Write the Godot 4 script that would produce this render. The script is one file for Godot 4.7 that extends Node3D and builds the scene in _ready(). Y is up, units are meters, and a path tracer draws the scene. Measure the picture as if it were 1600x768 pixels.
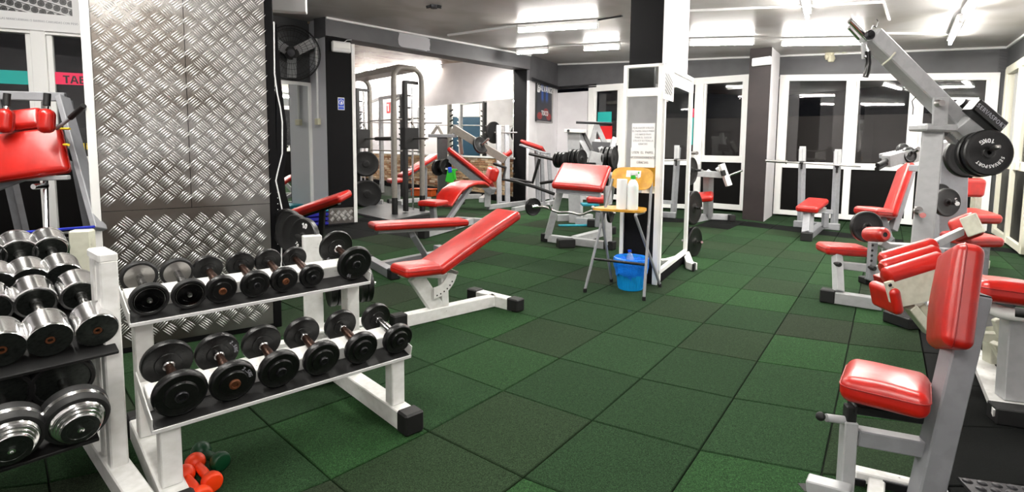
extends Node3D
# A gym at night. World: camera stands at x 0, z 0 looking along -z; units are metres.

const FOC := 850.0        # focal length in pixels of the 1600 x 768 frame
const EYE := 1.18         # camera height
const HOR := 226.0        # row of the horizon in the middle of the frame
const CEIL := 3.1         # wall tops, above the ceiling's underside
var pitch := atan(0.09)
var roll := deg_to_rad(0.5)
var O := Vector3.ZERO     # origin of the thing being built: F(), P(), V() count from it
var M := {}
var taken := {}
var rng := RandomNumberGenerator.new()

func _ready():
	rng.seed = 4711
	var cam := Camera3D.new()
	cam.name = "camera"
	cam.near = 0.05
	cam.far = 200.0
	cam.projection = Camera3D.PROJECTION_FRUSTUM
	cam.size = 0.05 * 768.0 / FOC
	cam.frustum_offset = Vector2(0, -0.05 * (384.0 - (HOR + FOC * 0.09)) / FOC)
	cam.transform = Transform3D(Basis(Vector3.RIGHT, -pitch) * Basis(Vector3.BACK, roll), Vector3(0, EYE, 0))
	cam.current = true
	add_child(cam)
	var env := Environment.new()
	env.background_mode = Environment.BG_COLOR
	env.background_color = Color(0.012, 0.012, 0.018)
	env.tonemap_mode = Environment.TONE_MAPPER_LINEAR
	env.tonemap_exposure = 2.45
	env.sdfgi_enabled = true
	env.ssao_enabled = true
	env.ssil_enabled = true
	var we := WorldEnvironment.new()
	we.name = "environment"
	we.environment = env
	add_child(we)
	materials()
	lamps()
	setting()
	racks()
	left_side()
	benches()
	mirror_room()
	middle()
	right_side()
	small_things()

# ------------------------------------------------------------ pixel <-> place
func ray(x: float, y: float) -> Vector3:
	var dx := (x - 800.0) / FOC
	var dy := -(y - (HOR + FOC * 0.09)) / FOC
	return Basis(Vector3.RIGHT, -pitch) * (Basis(Vector3.BACK, roll) * Vector3(dx, dy, -1))

func F(x: float, y: float, h := 0.0) -> Vector3:          # the point at height h seen at a pixel
	var d := ray(x, y)
	return Vector3(0, EYE, 0) + d * ((h - EYE) / d.y) - O

func P(x: float, y: float, depth: float) -> Vector3:      # the point at a depth (-z) seen at a pixel
	var d := ray(x, y)
	return Vector3(0, EYE, 0) + d * (-depth / d.z) - O

func V(x: float, y: float, a: Vector3, dir: Vector3) -> Vector3:   # the point on the upright plane through a along dir
	var n := dir.cross(Vector3.UP).normalized()
	var d := ray(x, y)
	return Vector3(0, EYE, 0) + d * (n.dot(a + O - Vector3(0, EYE, 0)) / n.dot(d)) - O

func ch(p: Vector3) -> float:                              # underside of the ceiling, which falls a little to the right
	return 2.494 - 0.0351 * p.x - 0.0422 * p.z

func flat(v: Vector3) -> Vector3:
	return Vector3(v.x, 0, v.z)

func up(v: Vector3, h: float) -> Vector3:
	return Vector3(v.x, h, v.z)

# ------------------------------------------------------------ names and metas
func numbered(called: String) -> String:
	if not taken.has(called):
		taken[called] = 0
		return called
	taken[called] += 1
	return "%s_%03d" % [called, taken[called]]

func tag(o: Node3D, label: String, category: String, group := "") -> Node3D:
	o.set_meta("label", label)
	o.set_meta("category", category)
	if group != "":
		o.set_meta("group", group)
	return o

func thing(called: String, label: String, category: String, at: Vector3, group := "") -> Node3D:
	var o := Node3D.new()
	o.name = numbered(called)
	add_child(o)
	O = Vector3.ZERO
	o.position = at
	O = at
	tag(o, label, category, group)
	return o

func done():
	O = Vector3.ZERO

func obj(called: String, mb, m: Material, parent: Node = null, at := Transform3D()) -> MeshInstance3D:
	var o := MeshInstance3D.new()
	o.mesh = mb.mesh() if mb is MB else mb
	o.material_override = m
	o.transform = at
	if parent == null:
		o.name = numbered(called)
		add_child(o)
	else:
		o.name = called
		parent.add_child(o, true)
	return o

func struct(called: String, mb, m: Material, parent: Node = null) -> MeshInstance3D:
	var o := obj(called, mb, m, parent)
	if parent == null:
		o.set_meta("kind", "structure")
	return o

func copy(src: Node3D, label: String, at: Transform3D, group := "") -> Node3D:
	var r: Node3D = src.duplicate()
	r.name = numbered(String(src.name).get_slice("_0", 0))
	add_child(r)
	r.transform = at
	r.set_meta("label", label)
	if group != "":
		r.set_meta("group", group)
	return r

# ------------------------------------------------------------ mesh builder
class MB:
	var v := PackedVector3Array()
	var n := PackedVector3Array()
	var t := PackedVector2Array()
	func tri(a: Vector3, b: Vector3, c: Vector3, na: Vector3, nb: Vector3, nc: Vector3):
		if (b - a).cross(c - a).dot(na + nb + nc) > 0.0:
			v.append_array(PackedVector3Array([a, c, b])); n.append_array(PackedVector3Array([na, nc, nb]))
		else:
			v.append_array(PackedVector3Array([a, b, c])); n.append_array(PackedVector3Array([na, nb, nc]))
		if not t.is_empty():
			t.resize(v.size())
	func quad(a: Vector3, b: Vector3, c: Vector3, d: Vector3, na: Vector3, nb = null, nc = null, nd = null):
		if nb == null:
			nb = na; nc = na; nd = na
		tri(a, b, c, na, nb, nc)
		tri(a, c, d, na, nc, nd)
	func sheet(a: Vector3, b: Vector3, c: Vector3, d: Vector3, nrm: Vector3):   # a quad with a picture on it: a top left, b top right, c bottom right, d bottom left
		v.append_array(PackedVector3Array([a, b, c, a, c, d]))
		for i in 6:
			n.append(nrm)
		t.append_array(PackedVector2Array([Vector2(0, 0), Vector2(1, 0), Vector2(1, 1), Vector2(0, 0), Vector2(1, 1), Vector2(0, 1)]))
	func mesh() -> ArrayMesh:
		var arr := []
		arr.resize(Mesh.ARRAY_MAX)
		arr[Mesh.ARRAY_VERTEX] = v
		arr[Mesh.ARRAY_NORMAL] = n
		if t.size() == v.size():
			arr[Mesh.ARRAY_TEX_UV] = t
		var am := ArrayMesh.new()
		am.add_surface_from_arrays(Mesh.PRIMITIVE_TRIANGLES, arr)
		return am

func mb() -> MB:
	return MB.new()

func box(m: MB, T: Transform3D, s: Vector3, b := 0.004) -> MB:      # a box with chamfered edges
	var h := s / 2.0
	b = minf(b, minf(h.x, minf(h.y, h.z)) * 0.49)
	var p := func(sg: Vector3, k: int) -> Vector3:
		var q := sg * (h - Vector3(b, b, b))
		q[k] = sg[k] * h[k]
		return T * q
	var B := T.basis.orthonormalized()
	for k in 3:
		var i := (k + 1) % 3
		var j := (k + 2) % 3
		for s1 in [-1.0, 1.0]:
			var c := []
			for q in [[-1, -1], [1, -1], [1, 1], [-1, 1]]:
				var sg := Vector3()
				sg[k] = s1; sg[i] = q[0]; sg[j] = q[1]
				c.append(p.call(sg, k))
			var nn := Vector3()
			nn[k] = s1
			m.quad(c[0], c[1], c[2], c[3], B * nn)
			for s2 in [-1.0, 1.0]:
				var a := Vector3(); a[k] = -1; a[i] = s1; a[j] = s2
				var d := Vector3(); d[k] = 1; d[i] = s1; d[j] = s2
				var en := Vector3(); en[i] = s1; en[j] = s2
				m.quad(p.call(a, i), p.call(d, i), p.call(d, j), p.call(a, j), B * en.normalized())
	for sx in [-1.0, 1.0]:
		for sy in [-1.0, 1.0]:
			for sz in [-1.0, 1.0]:
				var sg := Vector3(sx, sy, sz)
				var cn: Vector3 = B * sg.normalized()
				m.tri(p.call(sg, 0), p.call(sg, 1), p.call(sg, 2), cn, cn, cn)
	return m

func at_box(m: MB, c: Vector3, s: Vector3, b := 0.004) -> MB:
	return box(m, Transform3D(Basis(), c), s, b)

func frame_of(A: Vector3, B: Vector3, hint := Vector3.UP) -> Basis:    # y runs from A to B, z leans to the hint
	var y := (B - A).normalized()
	if absf(y.dot(hint)) > 0.98:
		hint = Vector3(0.61, 0, -0.79)
	var x := y.cross(hint).normalized()
	return Basis(x, y, x.cross(y))

func beam(m: MB, A: Vector3, B: Vector3, w: float, h: float, hint := Vector3.UP, b := 0.004) -> MB:   # w across the hint, h along it
	return box(m, Transform3D(frame_of(A, B, hint), (A + B) / 2.0), Vector3(w, A.distance_to(B), h), b)

func round_off(pts: Array, r: float, n := 4) -> Array:
	var out := [pts[0]]
	for i in range(1, pts.size() - 1):
		var a: Vector3 = pts[i - 1]
		var b: Vector3 = pts[i]
		var c: Vector3 = pts[i + 1]
		var d := minf(r, minf(a.distance_to(b), b.distance_to(c)) * 0.49)
		var p0 := b + (a - b).normalized() * d
		var p1 := b + (c - b).normalized() * d
		for k in n + 1:
			var u := float(k) / n
			out.append(p0.lerp(b, u).lerp(b.lerp(p1, u), u))
	out.append(pts[-1])
	return out

func tube(m: MB, pts: Array, r: float, seg := 8, closed := false, r2 := -1.0) -> MB:
	var cnt := pts.size()
	var rings := []
	var norms := []
	var x := Vector3.ZERO
	for i in cnt:
		var a: Vector3 = pts[(i - 1 + cnt) % cnt] if closed or i > 0 else pts[0]
		var b: Vector3 = pts[(i + 1) % cnt] if closed or i < cnt - 1 else pts[-1]
		var y := (b - a).normalized()
		if x == Vector3.ZERO:
			x = y.cross(Vector3.UP if absf(y.y) < 0.9 else Vector3.RIGHT).normalized()
		x = (x - y * x.dot(y)).normalized()
		var z := x.cross(y)
		var ring := PackedVector3Array()
		var nn := PackedVector3Array()
		var rr := r if r2 < 0 else lerpf(r, r2, float(i) / (cnt - 1))
		for k in seg:
			var an := TAU * k / seg
			var d := x * cos(an) + z * sin(an)
			ring.append(pts[i] + d * rr)
			nn.append(d)
		rings.append(ring); norms.append(nn)
	for i in cnt - (0 if closed else 1):
		var j := (i + 1) % cnt
		for k in seg:
			var l := (k + 1) % seg
			m.quad(rings[i][k], rings[i][l], rings[j][l], rings[j][k], norms[i][k], norms[i][l], norms[j][l], norms[j][k])
	if not closed:
		for e in [0, cnt - 1]:
			var nn: Vector3 = ((pts[0] - pts[1]) if e == 0 else (pts[-1] - pts[-2])).normalized()
			for k in seg:
				m.tri(pts[e], rings[e][k], rings[e][(k + 1) % seg], nn, nn, nn)
	return m

func lathe(m: MB, T: Transform3D, prof: Array, seg := 24, closed := false) -> MB:   # Vector2(radius, z) turned about z
	var cnt := prof.size()
	var sn := []
	var ln := []
	for i in cnt - 1:
		var d: Vector2 = prof[i + 1] - prof[i]
		sn.append(Vector2(d.y, -d.x).normalized())
		ln.append(d.length())
	var B := T.basis.orthonormalized()
	for i in cnt - 1:
		var n0: Vector2 = sn[i]
		var n1: Vector2 = sn[i]
		if i > 0 and sn[i - 1].dot(sn[i]) > 0.75:
			n0 = (sn[i - 1] * ln[i - 1] + sn[i] * ln[i]).normalized()
		if i < cnt - 2 and sn[i + 1].dot(sn[i]) > 0.75:
			n1 = (sn[i + 1] * ln[i + 1] + sn[i] * ln[i]).normalized()
		var a: Vector2 = prof[i]
		var b: Vector2 = prof[i + 1]
		for k in seg:
			var c0 := cos(TAU * k / seg)
			var s0 := sin(TAU * k / seg)
			var c1 := cos(TAU * (k + 1) / seg)
			var s1 := sin(TAU * (k + 1) / seg)
			var pa := T * Vector3(a.x * c0, a.x * s0, a.y)
			var pb := T * Vector3(b.x * c0, b.x * s0, b.y)
			var pc := T * Vector3(b.x * c1, b.x * s1, b.y)
			var pd := T * Vector3(a.x * c1, a.x * s1, a.y)
			var na := B * Vector3(n0.x * c0, n0.x * s0, n0.y)
			var nb := B * Vector3(n1.x * c0, n1.x * s0, n1.y)
			var nc := B * Vector3(n1.x * c1, n1.x * s1, n1.y)
			var nd := B * Vector3(n0.x * c1, n0.x * s1, n0.y)
			if b.x > 1e-5:
				m.tri(pa, pb, pc, na, nb, nc)
			if a.x > 1e-5:
				m.tri(pa, pc, pd, na, nc, nd)
	return m

func pad(m: MB, T: Transform3D, s: Vector3, r: float, bulge := 0.0, taper := 0.0, wob := 0.0) -> MB:   # a stuffed cushion, its top (+y) domed, tapering along z
	var h := s / 2.0
	r = minf(r, minf(h.x, minf(h.y, h.z)) * 0.98)
	var ax := []
	for k in 3:
		var g: float = h[k] - r
		var l := [-h[k], -g - 0.67 * r, -g - 0.41 * r, -g - 0.2 * r, -g]
		if k != 1 and g > 0.02:
			for q in [-0.75, -0.5, -0.25, 0.0, 0.25, 0.5, 0.75]:
				l.append(g * q)
		l.append_array([g, g + 0.2 * r, g + 0.41 * r, g + 0.67 * r, h[k]])
		ax.append(l)
	var B := T.basis.orthonormalized()
	var put := func(q: Vector3) -> Array:
		var inner := Vector3(clampf(q.x, -h.x + r, h.x - r), clampf(q.y, -h.y + r, h.y - r), clampf(q.z, -h.z + r, h.z - r))
		var d := (q - inner).normalized()
		var p := inner + d * r
		var u := p.x / h.x
		var w := p.z / h.z
		var up_ := clampf(p.y / h.y, 0, 1)
		var lift := bulge * (1 - u * u) * (1 - w * w) + wob * sin(u * 5.0 + w * 3.0) * (1 - w * w)
		p.y += lift * up_
		if up_ > 0.5:
			d += Vector3(bulge * 2 * u * (1 - w * w) / h.x, 0, bulge * 2 * w * (1 - u * u) / h.z) * d.y
		p.x *= 1.0 + taper * w
		return [T * p, B * d.normalized()]
	for k in 3:
		var i := (k + 1) % 3
		var j := (k + 2) % 3
		for sg in [-1.0, 1.0]:
			var grid := []
			for a in ax[i]:
				var row := []
				for b in ax[j]:
					var q := Vector3()
					q[k] = sg * h[k]; q[i] = a; q[j] = b
					row.append(put.call(q))
				grid.append(row)
			for a in grid.size() - 1:
				for b in grid[a].size() - 1:
					var c: Array = [grid[a][b], grid[a + 1][b], grid[a + 1][b + 1], grid[a][b + 1]]
					m.quad(c[0][0], c[1][0], c[2][0], c[3][0], c[0][1], c[1][1], c[2][1], c[3][1])
	return m

func seam(m: MB, T: Transform3D, s: Vector3, y: float, r: float, taper := 0.0, thick := 0.0025) -> MB:     # the piping round a cushion
	var pts := []
	for c in [[1, 1], [-1, 1], [-1, -1], [1, -1]]:
		for k in 4:
			var a: float = (k / 3.0 * PI / 2.0) + atan2(c[1], c[0]) - PI / 4.0
			var p := Vector3(c[0] * (s.x / 2 - r) + cos(a) * r, y, c[1] * (s.z / 2 - r) + sin(a) * r)
			p.x *= 1.0 + taper * p.z / (s.z / 2)
			pts.append(T * p)
	return tube(m, pts, thick, 5, true)

func prism(m: MB, T: Transform3D, poly: PackedVector2Array, depth: float) -> MB:     # an outline given thickness along z
	var idx := Geometry2D.triangulate_polygon(poly)
	var B := T.basis.orthonormalized()
	for z in [-depth / 2, depth / 2]:
		var nn: Vector3 = B * Vector3(0, 0, signf(z))
		for i in range(0, idx.size(), 3):
			var a := poly[idx[i]]
			var b := poly[idx[i + 1]]
			var c := poly[idx[i + 2]]
			m.tri(T * Vector3(a.x, a.y, z), T * Vector3(b.x, b.y, z), T * Vector3(c.x, c.y, z), nn, nn, nn)
	var cw := Geometry2D.is_polygon_clockwise(poly)
	for i in poly.size():
		var a := poly[i]
		var b := poly[(i + 1) % poly.size()]
		var e := (b - a).normalized()
		var en := Vector3(-e.y, e.x, 0) if cw else Vector3(e.y, -e.x, 0)
		m.quad(T * Vector3(a.x, a.y, -depth / 2), T * Vector3(b.x, b.y, -depth / 2), T * Vector3(b.x, b.y, depth / 2), T * Vector3(a.x, a.y, depth / 2), B * en)
	return m

func text(m: MB, s: String, T: Transform3D, size: float, depth := 0.001, bold := false, centre := true) -> MB:
	var tm := TextMesh.new()
	var f := SystemFont.new()
	f.font_names = PackedStringArray(["Droid Sans"])
	if bold:
		f.font_weight = 700
	tm.font = f
	tm.text = s
	tm.font_size = 32
	tm.pixel_size = size / 32.0
	tm.depth = depth
	tm.curve_step = 4.0
	if not centre:
		tm.horizontal_alignment = HORIZONTAL_ALIGNMENT_LEFT
	if tm.get_surface_count() == 0:
		return m
	for k in tm.get_surface_count():
		var a := tm.surface_get_arrays(k)
		var vv: PackedVector3Array = a[Mesh.ARRAY_VERTEX]
		var nn: PackedVector3Array = a[Mesh.ARRAY_NORMAL]
		var ii: PackedInt32Array = a[Mesh.ARRAY_INDEX]
		for i in ii:
			m.v.append(T * vv[i])
			m.n.append((T.basis * nn[i]).normalized())
	return m

func ring_text(m: MB, s: String, T: Transform3D, radius: float, size: float, mid: float, step: float, inward := false) -> MB:   # lettering round a plate
	for i in s.length():
		var a := mid + (i - (s.length() - 1) / 2.0) * step * (1.0 if inward else -1.0)
		var b := Basis(Vector3.BACK, a - PI / 2 + (PI if inward else 0.0))
		text(m, s[i], T * Transform3D(b, Vector3(cos(a), sin(a), 0) * radius), size, 0.0016, true)
	return m

# parts in one go: a beam, a tube or a cushion of thing t
func bm(t: Node3D, called: String, A: Vector3, B: Vector3, w: float, h: float, m: Material, hint := Vector3.UP, b := 0.004) -> MeshInstance3D:
	return obj(called, beam(mb(), A, B, w, h, hint, b), m, t)

func tb(t: Node3D, called: String, pts: Array, r: float, m: Material, seg := 8, bend := 0.0) -> MeshInstance3D:
	return obj(called, tube(mb(), round_off(pts, bend) if bend > 0.0 else pts, r, seg), m, t)

func cushion(t: Node3D, called: String, c: Vector3, side: Vector3, along: Vector3, s: Vector3, bulge := 0.01, taper := 0.0, m: Material = null, piping := true) -> MeshInstance3D:
	# s: width along side, thickness, length along along; the top faces side x along turned upwards
	var z := along.normalized()
	var x := (side - z * side.dot(z)).normalized()
	var y := z.cross(x)
	if y.y < 0:
		x = -x; y = -y
	var T := Transform3D(Basis(x, y, z), c)
	var r := s.y * 0.42
	var o := obj(called, pad(mb(), T, s, r, bulge, taper, s.y * 0.02), m if m else M.vinyl, t)
	if piping:
		obj("piping", seam(mb(), T, s + Vector3(0.001, 0, 0.001), s.y * 0.16, r, taper), M.vinyl_dark, o)
	return o

func cap(t: Node3D, c: Vector3, along: Vector3, w: float, h: float, l: float) -> MeshInstance3D:    # a black rubber foot on the end of a beam; c on the floor
	var z := along.normalized()
	var x := Vector3.UP.cross(z)
	return obj("end_cap", box(mb(), Transform3D(Basis(x, Vector3.UP, z), c + Vector3(0, h / 2, 0)), Vector3(w, h, l), 0.008), M.rubber, t)

# ------------------------------------------------------------ materials
func mk(called: String, c: Color, rough: float, metal := 0.0) -> StandardMaterial3D:
	var m := StandardMaterial3D.new()
	m.resource_name = called
	m.albedo_color = c
	m.roughness = rough
	m.metallic = metal
	M[called] = m
	return m

func noise(sd: int, freq: float, cols: Array, offs: Array, size := 256, oct := 4, normal := false, bump := 4.0) -> NoiseTexture2D:
	var n := FastNoiseLite.new()
	n.seed = sd
	n.frequency = freq
	n.fractal_octaves = oct
	var t := NoiseTexture2D.new()
	t.width = size
	t.height = size
	t.seamless = true
	t.noise = n
	if normal:
		t.as_normal_map = true
		t.bump_strength = bump
	else:
		var g := Gradient.new()
		g.offsets = PackedFloat32Array(offs)
		g.colors = PackedColorArray(cols)
		t.color_ramp = g
	return t

func skin(m: StandardMaterial3D, tex: Texture2D, scale: float, nrm: Texture2D = null, strength := 0.3) -> StandardMaterial3D:
	m.uv1_triplanar = true
	m.uv1_world_triplanar = true
	m.uv1_scale = Vector3.ONE * scale
	if tex:
		m.albedo_texture = tex
	if nrm:
		m.normal_enabled = true
		m.normal_texture = nrm
		m.normal_scale = strength
	return m

func speckle(sd: int, base: float, hi: float, share: float) -> ImageTexture:
	var r := RandomNumberGenerator.new()
	r.seed = sd
	var im := Image.create(384, 384, false, Image.FORMAT_RGB8)
	for y in 384:
		for x in 384:
			var g := base + r.randf_range(-0.26, 0.22)
			if r.randf() < share:
				g = hi + r.randf_range(-0.1, 0.1)
			im.set_pixel(x, y, Color(g, g, g))
	return ImageTexture.create_from_image(im)

func materials():
	var vn := noise(3, 0.02, [], [], 256, 3, true, 3.0)
	var m := mk("vinyl", Color(0.72, 0.085, 0.035), 0.36)
	skin(m, noise(5, 0.012, [Color(0.86, 0.86, 0.86), Color.WHITE], [0.3, 0.7]), 1.6, vn, 0.25)
	m.clearcoat_enabled = true
	m.clearcoat = 0.35
	m.clearcoat_roughness = 0.25
	skin(mk("vinyl_dark", Color(0.55, 0.05, 0.03), 0.45), null, 1.0)
	var chips := noise(11, 0.03, [Color(0.42, 0.4, 0.37), Color(0.93, 0.93, 0.92), Color.WHITE], [0.07, 0.10, 0.7], 512, 5)
	skin(mk("white", Color(0.90, 0.90, 0.89), 0.42), chips, 1.3)
	skin(mk("cream", Color(0.84, 0.84, 0.77), 0.45), chips, 1.1)
	skin(mk("grey", Color(0.56, 0.565, 0.58), 0.40), noise(12, 0.03, [Color(0.95, 0.95, 0.95), Color.WHITE], [0.3, 0.6], 256, 5), 1.7)
	skin(mk("light_grey", Color(0.67, 0.675, 0.68), 0.40), noise(13, 0.03, [Color(0.95, 0.95, 0.95), Color.WHITE], [0.3, 0.6], 256, 5), 1.7)
	skin(mk("smith_tan", Color(0.52, 0.50, 0.47), 0.35), noise(13, 0.03, [Color(0.95, 0.95, 0.95), Color.WHITE], [0.3, 0.6], 256, 5), 1.7)
	mk("rubber", Color(0.035, 0.035, 0.037), 0.62)
	skin(mk("iron", Color(0.045, 0.045, 0.048), 0.36), noise(21, 0.05, [Color(0.6, 0.6, 0.6), Color.WHITE], [0.3, 0.6]), 6.0, noise(22, 0.08, [], [], 256, 3, true, 4.0), 0.25)
	mk("black", Color(0.02, 0.02, 0.022), 0.5)
	mk("black_gloss", Color(0.012, 0.012, 0.014), 0.16)
	mk("chrome", Color(0.92, 0.92, 0.92), 0.17, 1.0)
	skin(mk("chrome_worn", Color(0.72, 0.72, 0.72), 0.24, 1.0), noise(31, 0.03, [Color(0.45, 0.43, 0.4), Color.WHITE], [0.2, 0.45], 256, 5), 5.0)
	skin(mk("handle_rust", Color(0.38, 0.29, 0.25), 0.38, 0.85), noise(32, 0.05, [Color(0.45, 0.38, 0.34), Color.WHITE], [0.3, 0.7], 256, 5), 9.0)
	mk("rust", Color(0.42, 0.25, 0.15), 0.55, 0.5)
	mk("steel", Color(0.62, 0.61, 0.60), 0.28, 1.0)
	mk("dark_steel", Color(0.20, 0.20, 0.21), 0.4, 0.8)
	skin(mk("drum_face", Color(0.20, 0.215, 0.205), 0.30, 0.7), noise(33, 0.05, [Color(0.7, 0.7, 0.68), Color.WHITE], [0.2, 0.5]), 6.0)
	skin(mk("tread", Color(0.54, 0.53, 0.52), 0.40, 0.9), noise(41, 0.006, [Color(0.72, 0.69, 0.66), Color.WHITE], [0.3, 0.65], 256, 4), 1.2)
	mk("tread_bar", Color(0.90, 0.90, 0.895), 0.30, 0.9)
	mk("mirror", Color(0.93, 0.94, 0.93), 0.015, 1.0)
	skin(mk("wall_white", Color(0.90, 0.89, 0.90), 0.7), noise(51, 0.01, [Color(0.95, 0.95, 0.95), Color.WHITE], [0.3, 0.7]), 0.6)
	skin(mk("wall_grey", Color(0.37, 0.37, 0.38), 0.6), noise(52, 0.01, [Color(0.88, 0.88, 0.88), Color.WHITE], [0.3, 0.7]), 0.6)
	mk("wall_dark", Color(0.26, 0.265, 0.27), 0.55)
	mk("patch", Color(0.72, 0.72, 0.74), 0.8)
	mk("column_grey", Color(0.80, 0.80, 0.82), 0.6)
	mk("column_black", Color(0.05, 0.048, 0.055), 0.6).metallic_specular = 0.25
	skin(mk("column_brown", Color(0.165, 0.135, 0.135), 0.6), noise(53, 0.015, [Color(0.85, 0.85, 0.85), Color.WHITE], [0.3, 0.7]), 0.8)
	skin(mk("ceiling_paint", Color(0.64, 0.635, 0.625), 0.35), noise(54, 0.008, [Color(0.9, 0.89, 0.87), Color.WHITE], [0.3, 0.65]), 0.35)
	skin(mk("wood_ceiling", Color(0.66, 0.60, 0.52), 0.4), noise(56, 0.012, [Color(0.70, 0.58, 0.44), Color.WHITE], [0.35, 0.6]), 0.5)
	mk("frame_white", Color(0.93, 0.93, 0.92), 0.4)
	mk("frame_cream", Color(0.86, 0.85, 0.78), 0.45)
	var g := mk("glass", Color(0.2, 0.22, 0.22, 0.02), 0.02)
	g.transparency = BaseMaterial3D.TRANSPARENCY_ALPHA
	g.metallic_specular = 0.5
	mk("panel_black", Color(0.05, 0.045, 0.045), 0.45).metallic_specular = 0.25
	mk("shutter", Color(0.11, 0.072, 0.055), 0.6)
	mk("night_wall", Color(0.035, 0.03, 0.03), 0.8)
	mk("teal", Color(0.06, 0.66, 0.63), 0.5)
	mk("pink", Color(0.92, 0.10, 0.33), 0.5)
	mk("red_sign", Color(0.82, 0.06, 0.07), 0.5)
	mk("yellow", Color(0.90, 0.78, 0.20), 0.5)
	mk("blue", Color(0.04, 0.13, 0.62), 0.4)
	mk("sign_blue", Color(0.07, 0.27, 0.75), 0.4)
	mk("blue_step", Color(0.09, 0.08, 0.55), 0.5)
	mk("teal_step", Color(0.08, 0.55, 0.62), 0.5)
	mk("blue_door", Color(0.10, 0.27, 0.36), 0.5)
	skin(mk("beech", Color(0.86, 0.66, 0.24), 0.36), noise(61, 0.012, [Color(0.86, 0.8, 0.72), Color.WHITE], [0.3, 0.7]), 3.0)
	mk("paper", Color(0.93, 0.93, 0.93), 0.8)
	mk("print", Color(0.16, 0.16, 0.18), 0.8)
	mk("print_soft", Color(0.55, 0.55, 0.58), 0.8)
	mk("white_plastic", Color(0.90, 0.90, 0.90), 0.4)
	mk("cream_plastic", Color(0.82, 0.80, 0.70), 0.5)
	mk("lime", Color(0.16, 0.72, 0.16), 0.4)
	mk("orange", Color(0.93, 0.24, 0.02), 0.42)
	mk("green_vinyl", Color(0.02, 0.24, 0.13), 0.38)
	mk("orange_box", Color(0.72, 0.30, 0.07), 0.6)
	var bl := mk("bucket", Color(0.06, 0.62, 0.90), 0.4)
	bl.backlight_enabled = true
	bl.backlight = Color(0.05, 0.3, 0.5)
	skin(mk("bag", Color(0.06, 0.50, 0.96), 0.3), null, 5.0, noise(71, 0.05, [], [], 256, 3, true, 8.0), 0.8)
	var b := mk("bottle", Color(0.85, 0.9, 0.95, 0.25), 0.08)
	b.transparency = BaseMaterial3D.TRANSPARENCY_ALPHA
	var mw := mk("milky", Color(0.92, 0.94, 0.94), 0.35)
	mw.subsurf_scatter_enabled = true
	mw.subsurf_scatter_strength = 0.15
	for k in 6:
		skin(mk("stone_%d" % k, [Color(0.80, 0.66, 0.50), Color(0.88, 0.78, 0.64), Color(0.68, 0.48, 0.33), Color(0.92, 0.84, 0.73), Color(0.74, 0.56, 0.42), Color(0.84, 0.70, 0.53)][k], 0.8), noise(80 + k, 0.03, [Color(0.7, 0.7, 0.7), Color.WHITE], [0.25, 0.7]), 4.0)
	mk("mortar", Color(0.35, 0.29, 0.23), 0.9)
	var sp := speckle(7, 0.66, 1.0, 0.07)
	var tones := [Color(0.205, 0.330, 0.200), Color(0.190, 0.305, 0.185), Color(0.210, 0.345, 0.200), Color(0.215, 0.300, 0.195), Color(0.220, 0.275, 0.195), Color(0.215, 0.370, 0.205)]
	for k in tones.size():
		skin(mk("tile_%d" % k, tones[k], 0.95), sp, 1.25).metallic_specular = 0.25
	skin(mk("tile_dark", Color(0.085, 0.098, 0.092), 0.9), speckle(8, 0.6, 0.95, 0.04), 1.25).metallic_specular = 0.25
	skin(mk("floor_base", Color(0.06, 0.09, 0.055), 0.95), null, 1.0)
	mk("platform", Color(0.26, 0.265, 0.27), 0.5)
	var e := mk("tube_glow", Color(1, 1, 1), 0.4)
	e.emission_enabled = true
	e.emission = Color(1.0, 0.985, 0.96)
	e.emission_energy_multiplier = 60.0
	var e2 := mk("street_glow", Color(1, 0.6, 0.3), 0.4)
	e2.emission_enabled = true
	e2.emission = Color(1.0, 0.45, 0.15)
	e2.emission_energy_multiplier = 12.0
	mk("bark", Color(0.12, 0.08, 0.06), 0.9)
	var lf := mk("leaf", Color(0.30, 0.20, 0.06), 0.6)
	lf.backlight_enabled = true
	lf.backlight = Color(0.3, 0.2, 0.05)

# ------------------------------------------------------------ lamps
func lamp(A: Vector3, B: Vector3, energy: float, label: String):
	var t := thing("ceiling_light", label, "light", (A + B) / 2.0, "fluorescent tubes under the ceiling")
	A -= O; B -= O
	var d := (B - A).normalized()
	bm(t, "housing", A + Vector3(0, 0.01, 0), B + Vector3(0, 0.01, 0), 0.07, 0.045, M.white_plastic)
	for e in [A, B]:
		var q: Vector3 = e + Vector3(0, -0.035, 0)
		bm(t, "tube_holder", q - d * 0.012, q + d * 0.012, 0.035, 0.07, M.white_plastic)
	tb(t, "glowing_tube", [A + d * 0.013 + Vector3(0, -0.05, 0), B - d * 0.013 + Vector3(0, -0.05, 0)], 0.016, M.tube_glow, 10)
	var l := AreaLight3D.new()
	l.name = "lamp_light"
	l.area_size = Vector2(A.distance_to(B) - 0.04, 0.05)
	l.light_energy = energy
	l.light_color = Color(1.0, 0.985, 0.96)
	l.shadow_enabled = true
	l.area_range = 30.0
	l.area_attenuation = 2.0
	l.transform = Transform3D(Basis(d, Vector3.UP.cross(d).normalized() * -1.0, Vector3.UP).orthonormalized(), Vector3(0, -0.085, 0))
	var x := flat(d).normalized()
	l.transform.basis = Basis(x, Vector3.UP.cross(x), Vector3.UP)     # shines along -z, down
	t.add_child(l)
	done()

func C(x: float, y: float) -> Vector3:
	var d := ray(x, y)
	var n := Vector3(0.0351, 1, 0.0422)
	return Vector3(0, EYE, 0) + d * ((2.494 - 0.045 - EYE) / n.dot(d)) - O

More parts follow.
